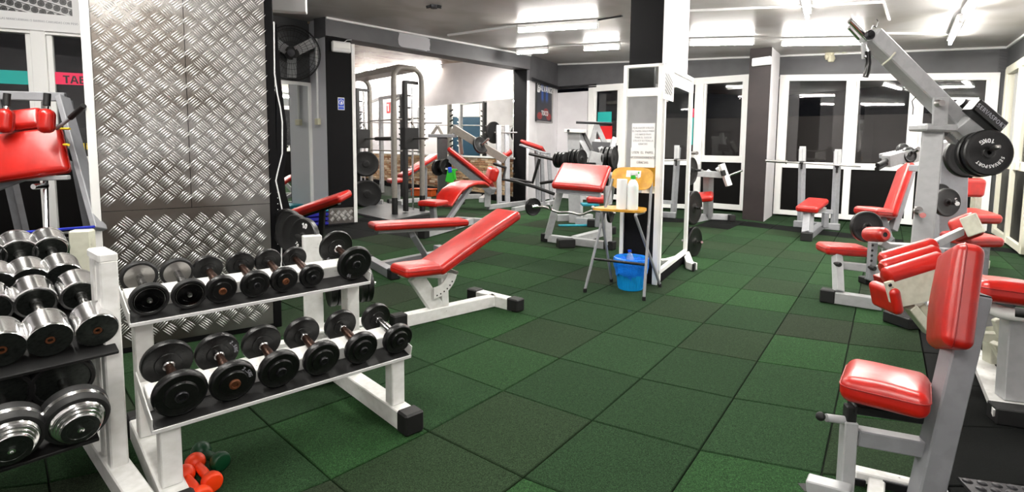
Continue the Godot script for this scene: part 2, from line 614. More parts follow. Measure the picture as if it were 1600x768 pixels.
func lamps():
	var e := 1.15
	lamp(C(810, 43), C(934, 35), e, "fluorescent tube light left of the black top of the centre column, nearer one")
	lamp(C(808, 79), C(856, 76), e, "bright fluorescent tube light at the end of the grey ceiling beam")
	lamp(C(913, 73), C(968, 70), e, "bright fluorescent tube light touching the black top of the centre column")
	lamp(C(1078, 64), C(1178, 62), e, "bright fluorescent tube light between the white column side and brown column")
	lamp(C(1222, 64), C(1349, 62), e, "long fluorescent tube light in front of the big window wall")
	lamp(C(1262, 20), C(1253, -30), e, "fluorescent tube light seen end on at the top above the brown column")
	lamp(C(1485, 62), C(1502, 26), e, "lengthwise fluorescent tube light above the lever machine, farther one")
	lamp(C(1509, 18), C(1545, -30), e, "lengthwise fluorescent tube light above the lever machine, nearer one")
	lamp(C(552, 112), C(590, 107), e * 2.0, "fluorescent tube light behind the black column in the mirror room")
	lamp(C(600, 108), C(690, 101), e * 3.0, "fluorescent tube light over the rack in the mirror room")
	var hid := Vector3(-1.3, 0, -9.7)
	lamp(up(hid, ch(hid) - 0.075), up(hid + Vector3(0.85, 0, -1.0), ch(hid + Vector3(0.85, 0, -1.0)) - 0.075), e * 3.0, "fluorescent tube light right behind the grey ceiling beam")
	# the same tubes go on over the near half of the room
	for q in [[-1.3, -1.5, "above the two dumbbell racks"], [1.4, -2.2, "above the front red seat"], [-0.2, -4.6, "above the white adjustable bench"], [3.2, -4.6, "above the grey lever machine's post"], [0.2, 0.5, "behind the place where the camera stands"], [-2.6, -2.3, "near the left window, over the red leg machine"], [-1.9, -5.2, "over the corner with the wall fan"]]:
		var qa := Vector3(q[0] - 0.45, 0, q[1] - 0.4)
		var qb := Vector3(q[0] + 0.45, 0, q[1] + 0.4)
		lamp(up(qa, ch(qa) - 0.045), up(qb, ch(qb) - 0.045), e, "fluorescent tube light overhead, " + q[2])

# ------------------------------------------------------------ the room
func wall(called: String, A: Vector3, B: Vector3, h0: float, h1: float, m: Material, inside: Vector3, th := 0.14) -> MeshInstance3D:
	var d := (B - A).normalized()
	var n := d.cross(Vector3.UP)
	if n.dot(inside - A) > 0:
		n = -n
	var c := (A + B) / 2.0 + n * th / 2.0
	c.y = (h0 + h1) / 2.0
	return struct(called, box(mb(), Transform3D(Basis(d, Vector3.UP, d.cross(Vector3.UP)), c), Vector3(A.distance_to(B), h1 - h0, th), 0.002), m)

func slab(m: MB, A: Vector3, B: Vector3, h0: float, h1: float, n: Vector3, d0: float, d1: float, b := 0.003) -> MB:  # a box on a wall line, from d0 to d1 in front of it
	var d := (B - A).normalized()
	var c := (A + B) / 2.0 + n * (d0 + d1) / 2.0
	c.y = (h0 + h1) / 2.0
	return box(m, Transform3D(Basis(d, Vector3.UP, d.cross(Vector3.UP)), c), Vector3(A.distance_to(B), h1 - h0, absf(d1 - d0)), b)

func upright(called: String, m: Material, d: Vector3, n: Vector3, pts: Array, z: float, th: float, parent: Node, at := Vector3.ZERO):   # a plate on the wall with its own outline: (distance along the wall, height)
	var poly := PackedVector2Array()
	for q in pts:
		poly.append(Vector2(q[0], q[1]))
	return obj(called, prism(mb(), Transform3D(Basis(d, Vector3.UP, d.cross(Vector3.UP)), at + n * z), poly, th), m, parent)

func window(called: String, A: Vector3, d: Vector3, n: Vector3, cuts: Array, y0: float, y1: float, y2: float, fw: float, paint: Material, y2b := -1.0):
	# cuts: distances along the wall of the frame's uprights; y0 sill, y1 rail (panes above, black panels below), y2 top, y2b top at the last upright
	var w := Node3D.new()
	w.name = called
	add_child(w)
	w.set_meta("kind", "structure")
	w.position = A
	if y2b < 0: y2b = y2
	var p := func(s: float) -> Vector3: return d * s
	var s0: float = cuts[0]
	var s1: float = cuts[-1]
	var ty := func(s: float) -> float: return lerpf(y2, y2b, (s - s0) / (s1 - s0))
	var e0: float = s0 - fw / 2
	var e1: float = s1 + fw / 2
	upright("frame_bar", paint, d, n, [[e0, ty.call(e0)], [e1, ty.call(e1)], [e1, ty.call(e1) - fw], [e0, ty.call(e0) - fw]], -0.01, 0.08, w)
	obj("frame_bar", slab(mb(), p.call(e0), p.call(e1), y0, y0 + fw * 0.8, n, -0.05, 0.03), paint, w)
	for i in cuts.size():
		obj("frame_post", slab(mb(), p.call(cuts[i] - fw / 2), p.call(cuts[i] + fw / 2), y0, ty.call(cuts[i]) - fw * 0.2, n, -0.05, 0.036), paint, w)
		if i == cuts.size() - 1:
			break
		var a: float = cuts[i] + fw / 2
		var b: float = cuts[i + 1] - fw / 2
		obj("rail", slab(mb(), p.call(a), p.call(b), y1 - fw * 0.5, y1 + fw * 0.5, n, -0.05, 0.025), paint, w)
		for q in [[a, a + fw * 0.4], [b - fw * 0.4, b]]:
			obj("sash_bar", slab(mb(), p.call(q[0]), p.call(q[1]), y1, ty.call(q[0]) - fw, n, -0.03, 0.012), paint, w)
		upright("pane", M.glass, d, n, [[a + 0.01, y1 + fw * 0.5], [b - 0.01, y1 + fw * 0.5], [b - 0.01, ty.call(b) - fw], [a + 0.01, ty.call(a) - fw]], -0.011, 0.006, w)
		if y1 - y0 > 0.2:
			obj("lower_panel", slab(mb(), p.call(a), p.call(b), y0 + fw * 0.8, y1 - fw * 0.5, n, -0.03, -0.005), M.panel_black, w)

func tile_px(i: float, j: float) -> Vector3:      # where the corner of a floor tile lies in the picture; z < 0: behind
	var R := Basis(Vector3.UP, 0.666829826) * Basis(Vector3.RIGHT, -0.199240812) * Basis(Vector3.BACK, -0.00638861)
	var c := R.transposed() * (Vector3(i, 0, -j) - Vector3(2.22719693, 2.46448455, 4.94477133))
	if c.z > -0.35:
		return Vector3(0, 0, -1)
	var tx := c.x / -c.z
	var ty := -c.y / -c.z
	var k := 1.03898198 * tx
	return Vector3(800.0 + 878.106 * atan(k) / 1.03898198, 384.0 + 878.106 * ty / sqrt(1.0 + k * k), 1)

func floor_tiles(base: Node3D):
	var list := []
	for i in range(-22, 9):
		for j in range(-6, 24):
			var px := []
			for c in [[i, j], [i + 1, j], [i + 1, j + 1], [i, j + 1]]:
				px.append(tile_px(c[0], c[1]))
			var ok := true
			var mn := Vector2(1e9, 1e9)
			var mx := -mn
			for q in px:
				if q.z < 0 or q.y < 302.0 or q.y > 1500:
					ok = false
				mn = Vector2(minf(mn.x, q.x), minf(mn.y, q.y))
				mx = Vector2(maxf(mx.x, q.x), maxf(mx.y, q.y))
			if not ok or mx.x < -300 or mn.x > 1900:
				continue
			var area := maxf(0, minf(mx.x, 1600) - maxf(mn.x, 0)) * maxf(0, minf(mx.y, 768) - maxf(mn.y, 0))
			list.append([area, px])
	list.sort_custom(func(a, b): return a[0] > b[0])
	var rest := mb()
	var r := RandomNumberGenerator.new()
	r.seed = 99
	for k in list.size():
		var px: Array = list[k][1]
		var w := []
		var cp := Vector2()
		var ctr := Vector3()
		for q in px:
			w.append(F(q.x, q.y))
			ctr += w[-1] / 4.0
			cp += Vector2(q.x, q.y) / 4.0
		var m := rest if k >= 300 else mb()
		var top := []
		var mid := []
		var hh := r.randf_range(-0.001, 0.0)
		for q in w:
			var v: Vector3 = (ctr - q).normalized()
			top.append(q + v * 0.009 + Vector3(0, hh, 0))
			mid.append(q + v * 0.0045 + Vector3(0, hh - 0.004, 0))
		m.quad(top[0], top[1], top[2], top[3], Vector3.UP)
		for e in 4:
			var f := (e + 1) % 4
			var en: Vector3 = ((w[e] + w[f]) / 2 - ctr).normalized()
			m.quad(top[e], top[f], mid[f], mid[e], (en + Vector3.UP).normalized())
			m.quad(mid[e], mid[f], up(mid[f], -0.02), up(mid[e], -0.02), en)
		if k < 300:
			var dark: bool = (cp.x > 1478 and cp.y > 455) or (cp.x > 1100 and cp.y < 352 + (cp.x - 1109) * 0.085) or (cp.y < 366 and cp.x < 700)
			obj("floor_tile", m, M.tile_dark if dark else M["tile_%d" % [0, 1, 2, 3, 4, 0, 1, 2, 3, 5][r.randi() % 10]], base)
	if rest.v.size():
		obj("far_floor_tiles", rest, M.tile_1, base).set_meta("kind", "stuff")

func tread(t: Node3D, A: Vector3, d: Vector3, n: Vector3, w: float, h0: float, h1: float, c := 0.064):
	# one aluminium tread plate: a thin sheet and its raised five-bar pattern; A: foot of its left edge, d: to the right
	var mid := A + d * w / 2 + Vector3(0, (h0 + h1) / 2, 0)
	var B := Basis(d, Vector3.UP, n)
	var sheet := obj("tread_plate", box(mb(), Transform3D(B, mid + n * 0.0015), Vector3(w - 0.003, h1 - h0 - 0.003, 0.003), 0.001), M.tread, t)
	var bar := mb()
	var L := c * 0.47
	var prev := []
	for i in 5:
		var u := -1.0 + i * 0.5
		var wd := 0.0031 * sqrt(maxf(0.0, 1.0 - u * u)) + 0.0002
		var ht := 0.0024 * sqrt(maxf(0.0, 1.0 - u * u))
		var row := [Vector3(u * L, -wd, 0), Vector3(u * L, 0, ht), Vector3(u * L, wd, 0)]
		var nn := [Vector3(u * 0.4, -0.85, 0.5).normalized(), Vector3(u * 0.5, 0, 1).normalized(), Vector3(u * 0.4, 0.85, 0.5).normalized()]
		if i > 0:
			for k in 2:
				bar.quad(prev[0][k], prev[0][k + 1], row[k + 1], row[k], prev[1][k], prev[1][k + 1], nn[k + 1], nn[k])
		prev = [row, nn]
	var mm := MultiMesh.new()
	mm.transform_format = MultiMesh.TRANSFORM_3D
	mm.mesh = bar.mesh()
	var list := []
	var q := c * sqrt(0.5)
	for i in range(-80, 80):
		for j in range(-80, 80):
			var cx := (i - j) * q
			var cy := (i + j) * q
			if absf(cx) > w / 2 - c * 0.45 or absf(cy) > (h1 - h0) / 2 - c * 0.45:
				continue
			var a := PI / 4 if (i + j) % 2 == 0 else -PI / 4
			for k in 5:
				var off := (k - 2) * c * 0.19
				list.append(Transform3D(B * Basis(Vector3.BACK, a), mid + n * 0.003 + d * (cx - sin(a) * off) + Vector3.UP * (cy + cos(a) * off)))
	mm.instance_count = list.size()
	for i in list.size():
		mm.set_instance_transform(i, list[i])
	var mi := MultiMeshInstance3D.new()
	mi.name = "raised_bars"
	mi.multimesh = mm
	mi.material_override = M.tread_bar
	mi.set_meta("kind", "stuff")
	sheet.add_child(mi, true)

func roof(m: MB, pts: Array, low: float, high: float) -> MB:      # a slab that follows the ceiling
	var poly := PackedVector2Array()
	for p in pts:
		poly.append(Vector2(p.x, p.z))
	var idx := Geometry2D.triangulate_polygon(poly)
	for q in [low, high]:
		for i in range(0, idx.size(), 3):
			var t := []
			for k in 3:
				var p: Vector3 = pts[idx[i + k]]
				t.append(up(p, ch(p) + q))
			var nn := Vector3.DOWN if q == low else Vector3.UP
			m.tri(t[0], t[1], t[2], nn, nn, nn)
	for i in pts.size():
		var a: Vector3 = pts[i]
		var b: Vector3 = pts[(i + 1) % pts.size()]
		var nn := (b - a).cross(Vector3.UP).normalized()
		m.quad(up(a, ch(a) + low), up(b, ch(b) + low), up(b, ch(b) + high), up(a, ch(a) + high), nn)
	return m

func cornice(called: String, A: Vector3, B: Vector3, n: Vector3, off: float):
	var a := up(A + n * off, ch(A) - 0.015)
	var b := up(B + n * off, ch(B) - 0.015)
	struct(called, beam(mb(), a, b, 0.03, 0.03), M.white_plastic)

func ground_plan(m: MB, pts: Array, h0: float, h1: float) -> MB:
	var poly := PackedVector2Array()
	for p in pts:
		poly.append(Vector2(p.x, -p.z))
	return prism(m, Transform3D(Basis(Vector3.RIGHT, Vector3(0, 0, -1), Vector3.UP), Vector3(0, (h0 + h1) / 2, 0)), poly, h1 - h0)

var W1A: Vector3
var w1: Vector3
var K0: Vector3
var K1: Vector3
var K1b: Vector3
var c1a: Vector3
var c1b: Vector3
var c1c: Vector3
var col2: Vector3
var far_l := Vector3(-5.2, 0, -17.5)
var PA: Vector3
var PL: Vector3
var cd: Vector3
var cn: Vector3
var CA: Vector3
var CB: Vector3
var CD: Vector3
var w4 := Vector3(0.9, 0, -0.43).normalized()
var w4n := Vector3(0.43, 0, 0.9).normalized()
var w4p := Vector3(-3.67, 0, -3.9)

func conduit(called: String, pts: Array, r: float, m: Material):
	struct(called, tube(mb(), pts, r, 6), m)

func setting():
	W1A = F(1209, 336)
	K1 = F(1550, 364)
	w1 = (K1 - W1A).normalized()
	var w1n := Vector3(-w1.z, 0, w1.x)          # into the room
	K0 = flat(V(870, 226, W1A, w1))
	K1b = F(1600, 402)
	var K2 := Vector3(2.7, 0, 1.6)
	var K3 := Vector3(-4.6, 0, 1.6)
	var K4 := w4p - w4 * 1.7
	var W4e := w4p + w4 * 1.2
	var W5e := Vector3(-3.9, 0, -7.0)
	c1a = F(514, 352)
	c1b = F(490, 346)
	c1c = F(553, 349)
	col2 = F(806, 317)
	var col2r := F(825, 318)
	var mid := Vector3(0, 0, -5)
	var midm := Vector3(-2.5, 0, -12)
	# floor and ceiling
	var fl := struct("floor", at_box(mb(), Vector3(1, -0.12, -8), Vector3(17, 0.2, 24), 0.0), M.floor_base)
	floor_tiles(fl)
	struct("ceiling", roof(mb(), [Vector3(-7.5, 0, 4), Vector3(9.5, 0, 4), Vector3(9.5, 0, -20), Vector3(-7.5, 0, -20)], 0.0, 0.7), M.ceiling_paint)
	struct("ceiling_mirror_room", roof(mb(), [c1c, col2, far_l, Vector3(-5.2, 0, -8.6)], -0.03, 0.05), M.wood_ceiling)
	# far window wall
	var s := func(px: float) -> float: return (flat(V(px, 226, W1A, w1)) - W1A).dot(w1)
	var top: float = V(1240, 116, W1A, w1).y
	var rail: float = V(1270, 258, W1A, w1).y
	var topb: float = V(1130, 119, W1A, w1).y
	var railb: float = V(1120, 248, W1A, w1).y
	wall("wall_far", K0, W1A + w1 * s.call(917), 0, 2.34, M.wall_white, mid)
	var topr: float = V(1546, 114, W1A, w1).y
	var k0: float = (K0 - W1A).dot(w1)
	var k1: float = (K1 - W1A).dot(w1)
	var band: MeshInstance3D = upright("wall_far_band", M.wall_grey, w1, w1n, [[k0, CEIL], [k1, CEIL], [k1, topr - 0.02], [s.call(1219), top - 0.02], [s.call(1166), topb - 0.02], [k0, topb - 0.02]], -0.07, 0.14, null, W1A)
	band.set_meta("kind", "structure")
	wall("wall_far_pier", W1A + w1 * s.call(1165), W1A + w1 * s.call(1215), 0, 2.34, M.wall_dark, mid)
	wall("wall_far_corner", W1A + w1 * s.call(1549), K1, 0, CEIL, M.wall_dark, mid)
	window("window_1", W1A, w1, w1n, [s.call(923), s.call(971), s.call(1020)], 0.06, V(945, 222, W1A, w1).y, topb, 0.13, M.frame_white)
	window("window_2", W1A, w1, w1n, [s.call(1026), s.call(1062), s.call(1092), s.call(1166)], 0.04, railb, topb, 0.12, M.frame_white)
	window("window_3", W1A, w1, w1n, [s.call(1219), s.call(1327), s.call(1427), s.call(1546)], 0.03, rail, top, 0.10, M.frame_white, topr)
	wall("wall_outside", W1A - w1 * 5 - w1n * 1.1, K1 + w1 * 2 - w1n * 1.1, 0, 1.75, M.shutter, mid)
	for q in [[1327, 240], [1095, 228]]:
		var hp := V(q[0], q[1], W1A + w1n * 0.05, w1)
		struct("trim_window_handle", box(mb(), Transform3D(Basis(w1, Vector3.UP, w1n), hp), Vector3(0.03, 0.16, 0.03), 0.006), M.white_plastic)
	# left part of the far end, the beam and its two columns
	wall("wall_left_far", col2r, K0, 0, 2.45, M.wall_white, mid)
	wall("wall_left_far_band", col2r, K0, 2.45, CEIL, M.wall_grey, mid)
	var beam_d := (col2r - c1c).normalized()
	var beam_n := Vector3(-beam_d.z, 0, beam_d.x)
	if beam_n.dot(mid - c1c) < 0:
		beam_n = -beam_n
	struct("trim_beam", slab(mb(), c1c - beam_d * 0.4, col2r, 2.66, CEIL, beam_n, -0.3, 0.02), M.wall_grey)
	var pa := V(622, 68, c1c + beam_n * 0.02, beam_d)
	var pb := V(672, 68, c1c + beam_n * 0.02, beam_d)
	var patch := PackedVector2Array()
	var pr := RandomNumberGenerator.new()
	pr.seed = 5
	var pw := pa.distance_to(pb)
	for k in 28:
		var a := TAU * k / 28.0
		patch.append(Vector2(signf(cos(a)) * pow(absf(cos(a)), 0.35) * pw / 2 * pr.randf_range(0.93, 1.04), signf(sin(a)) * pow(absf(sin(a)), 0.35) * 0.115 * pr.randf_range(0.9, 1.03)))
	var pc := (pa + pb) / 2
	struct("trim_plaster_patch", prism(mb(), Transform3D(Basis(beam_d, Vector3.UP, beam_n), Vector3(pc.x, 2.785, pc.z)), patch, 0.006), M.patch)
	cornice("trim_beam_cornice", c1c - beam_d * 0.4, col2r, beam_n, 0.035)
	# column_1: grey side, black front, tread-plate foot
	var c1d := c1b + (c1c - c1a)
	struct("column_left", ground_plan(mb(), [c1a, c1b, c1d, c1c], 0, CEIL), M.column_grey)
	var fd := (c1c - c1a).normalized()
	var fn := Vector3(-fd.z, 0, fd.x)
	struct("column_left_front", slab(mb(), c1a, c1c, 0.24, CEIL, fn, 0.0, 0.012), M.column_black)
	var foot := struct("column_left_foot", slab(mb(), c1a, c1c, 0.0, 0.25, fn, 0.0, 0.012), M.dark_steel)
	tread(foot, c1a + fn * 0.012, fd, fn, c1a.distance_to(c1c), 0.02, 0.25, 0.064)
	struct("trim_mirror_room_edge", slab(mb(), c1c, c1c + fd * 0.05, 0.02, 2.6, fn, -0.04, 0.02), M.frame_white)
	struct("column_middle", slab(mb(), col2, col2r, 0, 2.68, Vector3(0, 0, 1), -0.3, 0.02), M.column_black)
	struct("trim_column_strip", slab(mb(), col2 + Vector3(-0.075, 0, -0.05), col2 + Vector3(0, 0, -0.05), 0, 2.68, Vector3(0, 0, 1), -0.1, 0.0), M.mirror)
	# wall behind the tread-plate column
	wall("wall_fan", W5e, c1b, 1.95, CEIL, M.wall_dark, mid)
	wall("wall_fan_lower", W5e, c1b, 0, 1.95, M.column_grey, mid)
	wall("wall_left_return", W4e, W5e, 0, CEIL, M.wall_grey, mid)
	# near left window wall
	var s4 := func(px: float) -> float: return (flat(V(px, 220, w4p, w4)) - w4p).dot(w4)
	var t4: float = V(60, 46, w4p, w4).y
	wall("wall_left_top", K4, W4e, t4 + 0.02, CEIL, M.wall_white, mid)
	wall("wall_left_end", w4p + w4 * s4.call(175), W4e, 0, CEIL, M.wall_grey, mid)
	window("window_4", w4p, w4, w4n, [-1.6, s4.call(-130), s4.call(72), s4.call(168)], 0.05, V(120, 253, w4p, w4).y, t4 + 0.05, 0.085, M.frame_white)
	wall("wall_outside_left", K4 - w4 - w4n * 1.2, W4e - w4n * 1.2, 0, 1.3, M.night_wall, mid)
	wall("wall_near_left", K4, K3, 0, CEIL, M.wall_white, mid)
	wall("wall_near", K3, K2, 0, CEIL, M.wall_white, mid)
	wall("wall_right_near", K2, K1b, 0, CEIL, M.wall_white, mid)
	# right wall with cream door windows
	var rd := (K1b - K1).normalized()
	var rn := Vector3(rd.z, 0, -rd.x)
	if rn.dot(mid - K1) < 0:
		rn = -rn
	var rl := K1.distance_to(K1b)
	wall("wall_right_band", K1, K1b, 2.25, CEIL, M.wall_dark, mid)
	wall("wall_right_corner", K1, K1 + rd * 0.18, 0, 2.3, M.wall_dark, mid)
	window("window_5", K1, rd, rn, [0.24, 0.24 + (rl - 0.3) / 2, rl - 0.06], 0.03, 0.98, 2.27, 0.10, M.frame_cream)
	var wh := V(1590, 256, K1 + rn * 0.05, rd)
	struct("trim_window_handle", box(mb(), Transform3D(Basis(rd, Vector3.UP, rn), wh), Vector3(0.03, 0.14, 0.03), 0.006), M.white_plastic)
	# mirror room
	wall("wall_mirror_room", col2, far_l, 0, CEIL, M.wall_white, midm)
	wall("wall_mirror_room_left", far_l, Vector3(-5.2, 0, -8.6), 0, CEIL, M.wall_white, midm)
	wall("wall_mirror_room_near", Vector3(-5.2, 0, -8.6), c1d, 0, CEIL, M.wall_white, midm)
	# cornices, conduits
	cornice("trim_cornice_far", K0, K1, w1n, 0.015)
	cornice("trim_cornice_right", K1, K1b, rn, 0.015)
	conduit("trim_conduit", [C(700, 57) + Vector3(0, 0.02, 0), C(750, 50) + Vector3(0, 0.02, 0), C(808, 43) + Vector3(0, 0.02, 0)], 0.02, M.white_plastic)
	conduit("trim_conduit", [C(857, 75) + Vector3(0, 0.03, 0), C(912, 73) + Vector3(0, 0.03, 0)], 0.014, M.white_plastic)
	conduit("trim_conduit", [C(1074, 21) + Vector3(0, 0.03, 0), C(1255, 14) + Vector3(0, 0.03, 0), C(1380, 8) + Vector3(0, 0.03, 0), C(1389, 35) + Vector3(0, 0.03, 0)], 0.014, M.white_plastic)
	conduit("trim_conduit", [C(935, 35) + Vector3(0, 0.03, 0), C(972, 29) + Vector3(0, 0.03, 0)], 0.012, M.dark_steel)
	conduit("trim_conduit", [C(1350, 55) + Vector3(0, 0.03, 0), C(1482, 57) + Vector3(0, 0.03, 0)], 0.014, M.white_plastic)
	var w1f := w1n * 0.03
	for h in [2.42, 2.46]:
		conduit("trim_cable_run", [up(col2r + Vector3(0.05, 0, 0.1), h + 0.02), up(K0 + Vector3(0.02, 0, 0.06), h), up(W1A + w1 * s.call(931) + w1f, h)], 0.018, M.dark_steel)
	# tread-plate column
	PA = F(428, 512)
	cd = Vector3(0.728, 0, -0.5).normalized()
	cn = Vector3(0.5, 0, 0.728).normalized()
	PL = flat(V(158, 332, PA, cd))
	var cw := PL.distance_to(PA)
	var col := struct("column_tread_plate", slab(mb(), PL, PA, 0, CEIL, cn, -0.7, 0.0), M.column_black)
	var jh: float = V(417, 318, PA, cd).y
	var jx := (flat(V(292, 150, PA, cd)) - PL).dot(cd)
	tread(col, PL, cd, cn, cw, 0.03, jh)
	tread(col, PL, cd, cn, jx, jh, CEIL)
	tread(col, PL + cd * jx, cd, cn, cw - jx, jh, CEIL)
	struct("trim_column_edge", slab(mb(), PL - cd * 0.04, PL, 0, CEIL, cn, -0.04, 0.012), M.frame_white)
	struct("trim_column_black_edge", slab(mb(), PA + cd * 0.001, PA + cd * 0.05, 0, CEIL, cn, -0.10, -0.005), M.column_black)
	# low tread-plate panel behind the left rack
	var low := struct("wall_low_panel", slab(mb(), PL - cd * 1.5, PL - cd * 0.09, 0, 0.62, cn, -0.12, -0.02), M.column_black)
	tread(low, PL - cd * 1.5 - cn * 0.02, cd, cn, 1.41, 0.02, 0.6)
	# centre column: black front, white side, mirrors in white frames around it
	CB = F(1027, 445)
	CD = F(1071, 408)
	var sd := (CD - CB).normalized()
	var sn := Vector3(-sd.z, 0, sd.x)
	if sn.x < 0: sn = -sn
	var ld := -sn
	CA = CB + ld * 0.34
	var bk := CA + (CD - CB)
	struct("column_centre", ground_plan(mb(), [CA + sd * 0.05 + sn * 0.03, CB + sd * 0.05 - sn * 0.03, CD - sd * 0.1 - sn * 0.03, bk - sd * 0.1 + sn * 0.03], 0, CEIL), M.wall_white)
	var ftop: float = V(1000, 101, CB, ld).y
	struct("column_centre_front", slab(mb(), CA + sn * 0.03, CB - sn * 0.03, ftop, CEIL, -sd, -0.05, -0.035), M.column_black)
	var cf := Node3D.new()
	cf.name = "trim_mirror_frame"
	add_child(cf)
	cf.set_meta("kind", "structure")
	cf.position = CB
	var z := Vector3.ZERO
	var a := CA - CB
	var b := CD - CB
	var nf := -sd
	var ph := func(y: float) -> float: return V(1000, y, CB, ld).y
	var cl := a.length()
	var fdir := (z - a).normalized()
	obj("frame_post", slab(mb(), a, a + fdir * 0.033, 0, ftop, nf, -0.04, 0.015), M.frame_white, cf)
	obj("frame_post", slab(mb(), z - fdir * 0.045, z, 0, ftop, nf, -0.04, 0.015), M.frame_white, cf)
	obj("frame_bar", slab(mb(), a, z, ftop - 0.025, ftop, nf, -0.04, 0.015), M.frame_white, cf)
	obj("frame_bar", slab(mb(), a, z, ph.call(151), ph.call(138), nf, -0.04, 0.012), M.frame_white, cf)
	obj("mirror_pane", slab(mb(), a + fdir * 0.033, z - fdir * 0.045, ph.call(138), ftop - 0.025, nf, -0.03, -0.004, 0.0), M.mirror, cf)
	obj("mirror_pane", slab(mb(), a + fdir * 0.033, z - fdir * 0.045, 0.78, ph.call(151), nf, -0.03, -0.004, 0.0), M.mirror, cf)
	obj("black_panel", slab(mb(), a + fdir * 0.033, z - fdir * 0.045, 0.0, 0.78, nf, -0.03, -0.004), M.column_black, cf)
	var bl := b.length()
	obj("frame_post", slab(mb(), z + sd * 0.0, z + sd * 0.045, 0.03, ftop, sn, -0.04, 0.015), M.frame_white, cf)
	obj("frame_post", slab(mb(), b - sd * 0.045, b, 0.03, ftop, sn, -0.04, 0.015), M.frame_white, cf)
	obj("frame_bar", slab(mb(), z, b, ftop - 0.04, ftop, sn, -0.04, 0.015), M.frame_white, cf)
	obj("frame_bar", slab(mb(), z, b, 0.09, 0.13, sn, -0.04, 0.015), M.frame_white, cf)
	obj("plinth", slab(mb(), z, b, 0.0, 0.09, sn, -0.04, 0.005), M.column_black, cf)
	obj("mirror_pane", slab(mb(), z + sd * 0.045, b - sd * 0.045, 0.13, ftop - 0.15, sn, -0.03, -0.002, 0.0), M.mirror, cf)
	obj("white_panel", slab(mb(), z + sd * 0.045, b - sd * 0.045, ftop - 0.15, ftop - 0.04, sn, -0.03, 0.0, 0.0), M.frame_white, cf)
	# brown column in front of the far windows
	var da := F(1160, 342)
	var db := F(1193, 346)
	var dc := F(1206, 337)
	struct("column_right", ground_plan(mb(), [da, db, dc, da + dc - db], 0, CEIL), M.wall_white)
	var dd := (db - da).normalized()
	var dn := Vector3(-dd.z, 0, dd.x)
	if dn.z < 0: dn = -dn
	struct("column_right_front", slab(mb(), da, db, 0.0, CEIL, dn, 0.0, 0.012), M.column_brown)
	# street tree and lamp outside the right windows, seen in the centre column's mirror

# ------------------------------------------------------------ dumbbells: the handle lies along z, +z towards the viewer
func disc_half(t: Node3D, s: float, R: float, kind: String, hub: Material, half: float, th: float):
	var T := Transform3D(Basis(Vector3.UP, 0.0 if s > 0 else PI), Vector3.ZERO)
	var i := half - th
	if kind == "iron":
		var p := [Vector2(0, i), Vector2(R * 0.5, i), Vector2(R * 0.52, i + 0.004), Vector2(R * 0.9, i + 0.004), Vector2(R * 0.97, i + 0.006), Vector2(R, i + 0.012), Vector2(R, half - 0.010), Vector2(R * 0.97, half - 0.004), Vector2(R * 0.9, half - 0.001), Vector2(R * 0.84, half - 0.003), Vector2(R * 0.62, half - 0.003), Vector2(R * 0.57, half + 0.005), Vector2(R * 0.3, half + 0.006), Vector2(0, half + 0.006)]
		var o := obj("plate", lathe(mb(), T, p, 36), M.iron, t)
		var h := R * 0.25
		obj("hub", lathe(mb(), T, [Vector2(h, half + 0.004), Vector2(h, half + 0.011), Vector2(h * 0.86, half + 0.014), Vector2(h * 0.55, half + 0.014), Vector2(h * 0.5, half + 0.009), Vector2(0, half + 0.009)], 20), hub, o)
		obj("collar", lathe(mb(), T, [Vector2(R * 0.24, i + 0.002), Vector2(R * 0.24, i - 0.012), Vector2(R * 0.19, i - 0.016), Vector2(0.012, i - 0.016)], 16), M.chrome_worn, o)
	elif kind == "ring":
		obj("rubber_ring", lathe(mb(), T, [Vector2(R * 0.8, i + 0.006), Vector2(R * 0.84, i), Vector2(R * 0.96, i), Vector2(R, i + 0.006), Vector2(R, half - 0.006), Vector2(R * 0.96, half), Vector2(R * 0.86, half), Vector2(R * 0.8, half - 0.006)], 36), M.rubber, t)
		obj("dish", lathe(mb(), T, [Vector2(0.0, i + 0.004), Vector2(R * 0.82, i + 0.004)], 32), M.steel, t)
		var o := obj("face", lathe(mb(), T, [Vector2(R * 0.82, half - 0.005), Vector2(R * 0.76, half - 0.007), Vector2(R * 0.74, half - 0.002), Vector2(R * 0.45, half - 0.002), Vector2(R * 0.43, half - 0.004), Vector2(0, half - 0.004)], 32), M.black_gloss, t)
		obj("bright_ring", lathe(mb(), T, [Vector2(R * 0.765, half - 0.0065), Vector2(R * 0.765, half - 0.0015), Vector2(R * 0.735, half - 0.0015), Vector2(R * 0.735, half - 0.004)], 32), M.chrome, o)
		obj("bolt", lathe(mb(), T, [Vector2(R * 0.14, half - 0.004), Vector2(R * 0.14, half + 0.003), Vector2(R * 0.06, half + 0.004), Vector2(R * 0.05, half + 0.001), Vector2(0, half + 0.001)], 14), M.chrome_worn, o)

